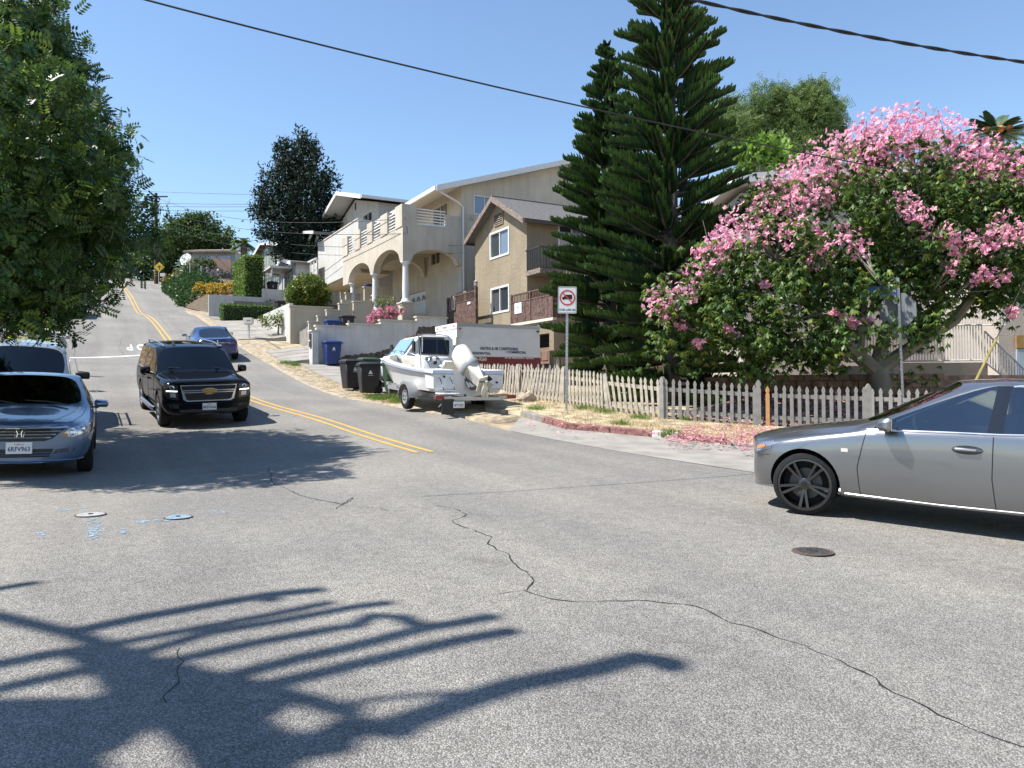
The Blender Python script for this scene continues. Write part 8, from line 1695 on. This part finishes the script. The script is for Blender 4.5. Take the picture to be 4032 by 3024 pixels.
# ---- trees behind the right house ----------------------------------
simple_tree('tree', 'light green pepper tree rising behind the pines and the pink tree', tuple(at(3080, 900, 42)), bl_at([(3080, 480, 42, 2.0, 1.4), (2960, 520, 42, 1.8, 1.3), (3200, 480, 42, 1.8, 1.4), (3010, 420, 42, 1.5, .9), (3150, 400, 42, 1.5, .9), (3250, 560, 42, 1.2, 1.2), (2900, 600, 42, 1.4, 1.2), (3080, 600, 42, 2.2, 1.2), (2880, 440, 44, 1.0, .8), (3230, 400, 42, .9, .7)]), 340, 15000, .28, pinnate_t(.34, .13, .05, 4), leafmat('pepper_leaf', (.045, .085, .022), (.14, .21, .055), .6, .35), .35, seed=8, flat=1.2)
root = thing('plant', 'bright green broad-leaved plant between the pine and the pink tree', 'plant'); p = at(2990, 640, 33); blobs = bl_at([(2950, 590, 33, .7, .5), (3040, 570, 33, .7, .45), (3000, 640, 33, .9, .5), (3080, 640, 33, .6, .4)]); scatter('foliage', clumps(blobs, 40, 420, .2), palmate_t(.28, .13, 6, .4), leafmat('bright_leaf', (.07, .15, .02), (.18, .30, .04)), root); branches(root, tuple(at(2990, 760, 33)), blobs, .07, M_BARKG, seed=9)
# ---- palms ----------------------------------------------------------
def palm(label, top, h, L_, nfr, m, droopk=1.0, wl_=.5, seed=3, fruit=False, rtrunk=.28):
    rg = np.random.default_rng(seed); root = thing('palm_tree', label, 'tree'); c = np.array(top); mb = MB(); mb.tube([c - np.array((0, 0, h)), c - np.array((0, 0, h * .5)), c], [rtrunk * 1.2, rtrunk, rtrunk * 1.15], 10); mb.build('trunk', M_BARK, root, smooth=True); V = []; Q = []
    for k in range(nfr):
        a = rg.uniform(0, 6.28); el = rg.uniform(-.25, 1.35); d = np.array((math.cos(a) * math.cos(el), math.sin(a) * math.cos(el), math.sin(el))); side = np.array((-math.sin(a), math.cos(a), 0)); Lk = L_ * rg.uniform(.8, 1.1)
        for j in range(26):
            u_ = (j + 2) / 28; p = c + d * Lk * u_ - np.array((0, 0, droopk * Lk * .42 * u_ * u_)); t = d - np.array((0, 0, droopk * .84 * u_)); t /= np.linalg.norm(t); ll = wl_ * (1 - abs(u_ - .45) * 1.1)
            for s in (1, -1): e = p + (t * .55 + side * s * .8 - np.array((0, 0, .25))) * ll; w_ = t * .022 * L_; b = len(V); V += [p - w_, p + w_, e + w_ * .3, e - w_ * .3]; Q.append((b, b + 1, b + 2, b + 3))
    fastmesh('fronds', V, Q, m, root)
    if fruit: mb = MB(); [mb.ball(c + np.array((math.cos(a) * .7, math.sin(a) * .7, .1 + .2 * rg.random())), .22, 6) for a in rg.uniform(0, 6.28, 9)]; mb.build('date_clusters', mat('orange_dates', (.42, .16, .03), .8, var=.4, scale=14), root)
    return root
M_PALM = leafmat('palm_frond', (.020, .045, .020), (.060, .10, .035), .5, .1); palm('date palm with orange fruit above the pink tree at the right edge', at(3925, 530, 46), 9, 2.3, 46, M_PALM, .9, .45, 4, True, .35); palm('feathery palm far up the hill in front of the dark tree', at(960, 960, 78), 4, 1.7, 26, leafmat('queen_palm', (.05, .09, .03), (.12, .17, .06)), 1.5, .5, 8)
# ---- shrubs and hedges ----------------------------------------------
def shrub(name, label, blobs, ncl, nl, spread, tm, mats, cat='shrub', mi=None, inner=.5, stem=None, group=None):
    root = thing(name, label, cat, group=group); pts = clumps(blobs, ncl, nl, spread, inner); m = None if mi is None else (rng.random(len(pts)) < mi).astype(int); scatter('foliage', pts, tm, mats, root, (.7, 1.25), mi=m)
    if stem: branches(root, stem, blobs, .05, M_BARK, name='stem', seed=5)
    return root
PS, pt0, pt1, pzt = PLANTER; pcen = W(PS + 1.2, (pt0 + pt1) / 2 + .1, pzt + 1.1)
shrub('citrus_bush', 'round yellow-green citrus bush in the beige planter', [((pcen.x, pcen.y, pcen.z), (1.1, 1.1, .85)), ((pcen.x - .55, pcen.y, pcen.z - .3), (.75, .75, .65)), ((pcen.x + .55, pcen.y, pcen.z - .35), (.75, .75, .65))], 260, 11000, .14, leaf_t(.13, .075), [leafmat('citrus_leaf', (.03, .07, .012), (.11, .17, .025)), leafmat('citrus_yellow', (.20, .20, .02), (.32, .28, .04))], mi=.16, inner=.7, stem=(pcen.x, pcen.y, pzt - .1))
rb = at(1100, 1265, 44.5); shrub('rose_bush', 'low rose bush with pale blooms beside the 818 mailbox', bl_at([(1060, 1262, 44.5, .55, .35), (1120, 1258, 44.5, .6, .38), (1160, 1270, 44.5, .4, .3)]), 60, 1100, .13, leaf_t(.11, .07), [leafmat('rose_leaf', (.04, .09, .015), (.13, .2, .03)), leafmat('rose_bloom', (.6, .3, .3), (.75, .5, .45))], mi=.06, stem=tuple(at(1095, 1300, 44.5)))
shrub('rose_bush', 'green rose bush between the white columns', bl_at([(1500, 1193, 38.6, .42, .3), (1530, 1190, 38.6, .3, .25)]), 30, 420, .11, leaf_t(.1, .06), [leafmat('rose_leaf', (.04, .09, .015), (.13, .2, .03)), M_PINK], mi=.08, stem=tuple(at(1505, 1235, 38.6)))
shrub('geranium', 'mound of pink geraniums spilling over the beige wall', bl_at([(1480, 1245, 38.0, .35, .25), (1530, 1235, 38.0, .4, .28), (1560, 1222, 38.0, .3, .2), (1465, 1260, 38, .2, .15)]), 40, 620, .1, flower_t(.075, .05), [leafmat('geranium_pink', (.5, .12, .25), (.7, .3, .42)), leafmat('rose_leaf', (.04, .09, .015), (.13, .2, .03))], mi=.3)
mb = MB(); A = [at(1462, 1225, 38.4), at(1640, 1215, 38.6)]; 
def hedge_box(label, P0, P1, P2, h, n, m, tm, name='hedge', jit=.05):
    """Clipped hedge: base corner P0, along P1-P0 and P2-P0, height h; leaves on its five faces, solid core inside."""
    root = thing(name, label, 'hedge'); P0, P1, P2 = Vector(P0), Vector(P1), Vector(P2); a, b, c = P1 - P0, P2 - P0, UP * h; P = []; F_ = []
    A_ = [(P0, a, c), (P0, b, c), (P0 + b, a, c), (P0 + a, b, c), (P0 + c, a, b)]; ar = np.array([u1.cross(v1).length for _, u1, v1 in A_])
    for (o, u1, v1), w_ in zip(A_, ar / ar.sum()):
        k = int(n * w_); r1 = rng.random((k, 2)); P.append(np.array(o)[None] + r1[:, :1] * np.array(u1)[None] + r1[:, 1:] * np.array(v1)[None])
    P = np.concatenate(P) + rng.normal(size=(sum(len(q) for q in P), 3)) * jit; scatter('foliage', P, tm, m, root, (.7, 1.3))
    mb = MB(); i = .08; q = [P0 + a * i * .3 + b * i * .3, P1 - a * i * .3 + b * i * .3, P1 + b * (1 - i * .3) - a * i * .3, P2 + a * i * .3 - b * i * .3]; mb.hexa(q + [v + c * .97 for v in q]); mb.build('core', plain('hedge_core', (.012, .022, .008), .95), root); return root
def g_(s, t, z): return W(s, t, z)
tL, zb1_ = onS(*z7(1450, 880), 34.6); tR, _ = onS(*z7(1650, 880), 34.6); _, zt1 = onS(*z7(1435, 425), 34.6)
hedge_box('tall clipped hedge lit yellow-green on its street side', W(34.6, tL, 6.2), W(39.5, tL, 6.2), W(34.6, tR, 6.2), zt1 - 6.2, 7000, leafmat('ficus_leaf', (.045, .10, .012), (.15, .24, .03), trans=.3), leaf_t(.16, .09))
tL, zb2 = onS(*z7(1205, 1120), 30.2); tR, _ = onS(*z7(1760, 1100), 30.2); _, zt2 = onS(*z7(1205, 955), 30.2)
hedge_box('low clipped hedge at the edge of the sloping driveway', W(30.2, tL, zb2 - .3), W(31.2, tL, zb2 - .3), W(30.2, tR, zb2 - .3), zt2 - zb2 + .25, 4200, leafmat('box_leaf', (.035, .085, .012), (.10, .19, .025), trans=.25), leaf_t(.1, .06))
# ivy and ground cover mounds
def zg(*L_): return [Vector((*onG(*z7(x, y))[:2], 0)) for x, y in L_]
M_IVY = leafmat('ivy_leaf', (.012, .040, .010), (.045, .10, .022)); M_PURP = leafmat('grey_purple_leaf', (.07, .06, .08), (.16, .14, .16)); M_OCH = leafmat('ochre_flower', (.38, .22, .02), (.62, .42, .04))
def ZB_(s_, t): return GST(s_, t) + float(np.interp(s_, [33.8, 36, 45, 55, 65, 80, 90], [1.35, 1.45, 1.5, 1.7, 2.0, 1.4, .6])) * min(1, max(0, (t - tedge(s_)) / 2.4)) ** .8
def tedge(s_): return float(np.interp(s_, [33.8, 36, 42, 45, 58, 68, 85], [5.6, 5.2, 3.9, 2.75, 2.75, 3.6, 4.6]))
P = []; nx = 12; S_ = np.linspace(34.05, 84, 40)
for s_ in S_:
    for k in range(nx + 1): t = tedge(s_) + 11 * (k / nx) ** 1.5; q = W(s_, t); P.append((q.x, q.y, ZB_(s_, t)))
o = fastmesh('garden_bank', P, [(i * (nx + 1) + k, i * (nx + 1) + k + 1, (i + 1) * (nx + 1) + k + 1, (i + 1) * (nx + 1) + k) for i in range(len(S_) - 1) for k in range(nx)], mat('bed_soil', (.10, .075, .05), .95, var=.3, bump=.5), smooth=True); tag(o, 'planted earth bank above the upper street', 'bank', kind='structure')
def bedscatter(label, s0, s1, t0, t1, n, tm, mats, mi=None, lift=.12):
    ss_ = rng.uniform(s0, s1, n); tt_ = np.array([tedge(q) for q in ss_]) + t0 + (t1 - t0) * rng.random(n); xy = np.array([W(a, b)[:2] for a, b in zip(ss_, tt_)]); base = GA(xy); add = np.interp(ss_, [33.8, 36, 45, 55, 65, 80, 90], [1.35, 1.45, 1.5, 1.7, 2.0, 1.4, .6]) * np.clip((tt_ - np.array([tedge(q) for q in ss_])) / 2.4, 0, 1) ** .8
    P = np.c_[xy, base + add + .03 + rng.random(n) * lift + .12 * np.sin(ss_ * 2.1) * np.sin(tt_ * 2.7)]; m = None if mi is None else (rng.random(n) < mi).astype(int); o = scatter('ground_cover', P, tm, mats, None, (.7, 1.3), up=.5, mi=m); tag(o, label, 'ground cover', kind='stuff')
bedscatter('dark glossy ivy bank running along the upper street', 44.5, 72, -.35, 3.6, 9000, leaf_t(.26, .17), M_IVY, lift=.3)
bedscatter('grey-purple groundcover below the timber fence', 58, 80, 3.2, 9, 5000, leaf_t(.34, .2), [M_PURP, M_IVY], .35, .6)
bedscatter('orange-tipped groundcover on the far bank', 70, 84, -.2, 3.4, 2200, leaf_t(.3, .2), [M_IVY, M_OCH], .4, .4)
bedscatter('short green cover along the top of the low white wall', 34.2, 38, .3, 2.6, 1200, leaf_t(.14, .09), leafmat('lime_cover', (.09, .15, .02), (.22, .28, .05)), None, .1)
def onB(px, py):
    d = ray(px, py)
    for k in np.arange(48, 100, .1):
        p = d * k; s_, t = ST(p)
        if t > tedge(s_) and p.z < ZB_(s_, t): return p
    return d * 62
for k in range(6):
    p = onB(*z7(965 + k * 74, 838)); r = (.62 - .05 * (k % 2)) * p.y / 60
    shrub('yellow_shrub', ['leftmost', 'second', 'third', 'fourth', 'fifth', 'rightmost'][k] + ' of the row of golden shrubs below the hedge', [((p.x, p.y, p.z + r * .55), (r, r, r * .8))], 16, 380, .13, leaf_t(.17, .10), [M_OCH, leafmat('olive_leaf', (.10, .12, .02), (.2, .2, .04))], mi=.4, group='golden shrubs')
for px, py, Y, r, lab in ((1010, 575, 83, 1.4, 'rounded dark shrub in front of the timber fence'), (820, 600, 82, 1.2, 'spiky pale agave-like plant left of the rounded shrub'), (910, 580, 84, 1.3, 'dark shrub between the spiky plant and the rounded shrub')):
    p = at(*z7(px, py), Y); shrub('shrub', lab, [((p.x, p.y, p.z), (r, r, r * .8))], 26, 700, .25, leaf_t(.5, .09) if 'spiky' in lab else leaf_t(.3, .17), leafmat('agave_leaf', (.08, .12, .06), (.2, .24, .13)) if 'spiky' in lab else M_IVY)
# cactus on the deck of the tan house
cac = thing('cactus', 'clump of yellow-green cactus on the deck of the tan house', 'cactus'); M_CAC = mat('cactus_green', (.16, .17, .06), .8, var=.3, scale=12)
for k in range(26):
    c = W(4.2 + rng.uniform(-.5, .5), 13.9 + rng.uniform(-.6, 1.0), 4.15); d = Vector((rng.uniform(-.5, .5), rng.uniform(-.5, .5), 1)).normalized(); L_ = rng.uniform(.4, 1.0); mb = MB(); e = c + d * L_ + UP * .1; mb.tube([c, c + d * L_ * .6, e], [.05, .055, .03], 6); mb.tube([c + d * L_ * .6, c + d * L_ * .6 + Vector((rng.uniform(-.3, .3), rng.uniform(-.3, .3), .25))], [.045, .025], 6); mb.build('stem', M_CAC, cac, smooth=True)
# grass: straw and green tufts on the parkway, weeds by the bins, dry bank on the left
def blades(pts, h, w_): 
    n = len(pts); a = rng.uniform(0, 6.28, n); d = np.c_[np.cos(a), np.sin(a), np.zeros(n)]; l = np.c_[rng.normal(size=(n, 2)) * .45, np.ones(n)]; hh = h * rng.uniform(.5, 1.3, n)[:, None]; V = np.stack([pts - d * w_ / 2, pts + d * w_ / 2, pts + l * hh + d * w_ * .1, pts + l * hh - d * w_ * .1], 1); return V.reshape(-1, 3), np.arange(n * 4).reshape(-1, 4)
def tuft(label, cen, n, rad, h, m, w_=.012, off=.1):
    P = []
    for c, r_ in cen: k = int(n * r_ / sum(q[1] for q in cen)); xy = np.array(c[:2]) + rng.normal(size=(k, 2)) * r_ * rad; P.append(np.c_[xy, GA(xy) + off])
    V, Q = blades(np.concatenate(P), h, w_); o = fastmesh('grass', V, Q, m); tag(o, label, 'grass', kind='stuff')
M_STR = leafmat('straw_blade', (.34, .25, .11), (.60, .48, .26), .8, .2, .2); M_GRN = leafmat('grass_blade', (.05, .11, .015), (.16, .26, .04), .6, .3)
cen = []
for k in range(90):
    f = rng.random(); i = f * (len(kl) - 1); a = kl[int(i)].lerp(kl[min(int(i) + 1, len(kl) - 1)], i % 1); b = FEN[1].lerp(FEN[7], f); cen.append((a.lerp(b, rng.uniform(.08, 1.0)), rng.uniform(.2, .5)))
tuft('dry straw blades over the parkway', cen, 5200, .8, .05, M_STR, .012, .10); tuft('green grass tufts on the parkway', [(onG(2640, 1726), .22), (onG(2625, 1738), .12), (onG(2110, 1628), .25), (onG(2300, 1625), .3), (onG(2380, 1640), .3), (onG(2520, 1665), .25), (onG(2700, 1672), .15), (onG(2450, 1690), .2)], 1500, .5, .09, M_GRN, .012, .11)
tuft('fresh green weeds beside the bins and the trailer', [(onG(1540, 1570), .35), (onG(1580, 1585), .35), (onG(1500, 1575), .3), (onG(1470, 1570), .2)], 2600, .6, .12, M_GRN, .014, .02); tuft('straw and leaf litter along the shoulder', [(W(s_, 3.9 + rng.uniform(-.2, .3)), .4) for s_ in np.linspace(-2, 12, 14)], 2600, .6, .05, M_STR, .012, .015)
tuft('patch of green weeds at the driveway corner', [(onG(1130, 1432), .4), (onG(1160, 1440), .3)], 500, .5, .12, M_GRN, .02, .02)
rows_ = [(W(s_, -6.3), W(s_, -16)) for s_ in np.arange(-12, 60, 2.0)]; P = []; nx = 8
for a, b in rows_:
    for k in range(nx + 1): q = a.lerp(b, k / nx); P.append((q.x, q.y, G(q.x, q.y) + .02 + 2.2 * min(1, k / nx * 1.6) ** 1.2))
o = fastmesh('dry_bank', P, [(i * (nx + 1) + k, i * (nx + 1) + k + 1, (i + 1) * (nx + 1) + k + 1, (i + 1) * (nx + 1) + k) for i in range(len(rows_) - 1) for k in range(nx)], mat('dry_brush_soil', (.20, .13, .07), .95, var=.4, scale=3, col2=(.32, .23, .12), bump=.7), smooth=True); tag(o, 'dry brown bank rising behind the parked van', 'bank', kind='structure')
P = []
for _ in range(2600): s_, k = rng.uniform(-6, 45), rng.random(); q = W(s_, -6.4 - 7 * k); P.append((q.x, q.y, G(q.x, q.y) + 2.2 * min(1, (.1 + 7 * k) / 9.7 * 1.6) ** 1.2))
V, Q = blades(np.array(P), .6, .05); o = fastmesh('dry_grass', V, Q, leafmat('dry_brush', (.22, .13, .05), (.46, .33, .15), .9, .2, .2)); tag(o, 'dry brown grass and brush on the left bank', 'grass', kind='stuff')
fat = thing('plant', 'bright yellow-green palmate plant behind the van', 'plant'); p = at(128, 1322, 23.5); scatter('foliage', np.array(p) + rng.normal(size=(26, 3)) * np.array((.32, .3, .22)), palmate_t(.26, .11, 7, .2), leafmat('fatsia', (.24, .32, .02), (.42, .48, .04), .5, .4), fat, up=.3); mb = MB(); mb.tube([p - UP * 1.2, p], [.03, .02], 6); mb.build('stem', M_BARKG, fat)
# ---- added limbs outside the picture, shaped by lifting the road shadow sunwards ---
shd = thing('shadow_tree', 'added bare limbs out of view, shaped to cast the shadow on the asphalt', 'tree')
def lift(x, y, h): g0 = onG(x * U, y * U); return g0 + SUNV * (h / SUNV.z)
ZA_ = lambda *P_: [(x * .633 / U, (2150 + y * .633) / U) for x, y in P_]
ZB2 = lambda *P_: [((1400 + x * .633) / U, (2300 + y * .633) / U) for x, y in P_]
SH = [(ZA_((-200, 400), (0, 440), (430, 540), (700, 640), (1050, 760), (1400, 830), (1700, 900), (2000, 985), (2212, 1040)), .085), (ZA_((430, 540), (900, 440), (1400, 350), (1700, 300), (1990, 270)), .05), (ZA_((600, 630), (1290, 500), (1700, 425), (2060, 350)), .036), (ZA_((800, 690), (1300, 540), (1800, 455)) + ZB2((0, 140), (210, 115)), .04), (ZA_((1060, 720), (1600, 600), (2100, 510)) + ZB2((0, 260), (110, 195), (280, 205), (420, 270)), .042), (ZA_((1400, 820), (1900, 690)) + ZB2((0, 385), (400, 280), (860, 200)), .046), (ZA_((1600, 880), (2000, 790)) + ZB2((0, 500), (640, 350), (980, 290)), .048), (ZB2((-100, 900), (0, 880), (200, 900), (340, 905)), .11), (ZB2((200, 900), (400, 830), (700, 720), (1000, 625), (1500, 525), (1760, 455), (1900, 480), (2000, 520)), .062), (ZB2((1760, 455), (2030, 540)), .03), (ZB2((0, 730), (400, 690), (760, 670)), .02),
      (ZA_((560, 640), (760, 760), (900, 900), (1050, 1000), (1250, 1050), (1500, 1150), (1560, 1300), (1600, 1500)), .17), (ZA_((1050, 760), (1150, 900), (1400, 1000), (1700, 1000)), .15), (ZA_((820, 800), (780, 950), (640, 1080), (420, 1180), (200, 1280), (-200, 1360)), .12), (ZA_((700, 760), (980, 850), (1250, 870), (1500, 930)), .13), (ZA_((-200, 770), (0, 735), (330, 670), (560, 640)), .05), (ZA_((-200, 950), (0, 890), (400, 800), (700, 740)), .045), (ZA_((-200, 1160), (0, 1100), (300, 1050), (600, 960)), .05), (ZA_((-200, 1290), (60, 1310), (300, 1340), (330, 1500)), .2), (ZA_((1100, 1080), (1300, 1230), (1420, 1400)), .13), (ZA_((1600, 1180), (1800, 1240), (2100, 1190), (2212, 1120)), .07), (ZA_((1560, 1330), (1900, 1270), (2150, 1230)), .06), (ZA_((-200, 290), (0, 265), (235, 225)), .04), (ZA_((1610, 300), (1680, 330), (1690, 345)), .04)]
SH = [(p_, [r_ * (1.5 if r_ < .075 else .82)] * len(p_)) for p_, r_ in SH]
allp = []
for pts_, rs in SH:
    h = 9.0; P = [lift(x, y, h) for x, y in pts_]; mb = MB(); mb.tube(P, rs, 7); mb.build('limb', M_BARK, shd, smooth=True); allp += P
root_p = lift(300, 1560, 9.0); gp = Vector((-14.5, 1.0, G(-14.5, 1.0))); mb = MB(); mb.tube([gp, gp + Vector((.3, .1, 4)), gp + Vector((1.5, .4, 6.5)), root_p], [.45, .38, .32, .26], 10); mb.build('trunk', M_BARK, shd, smooth=True)
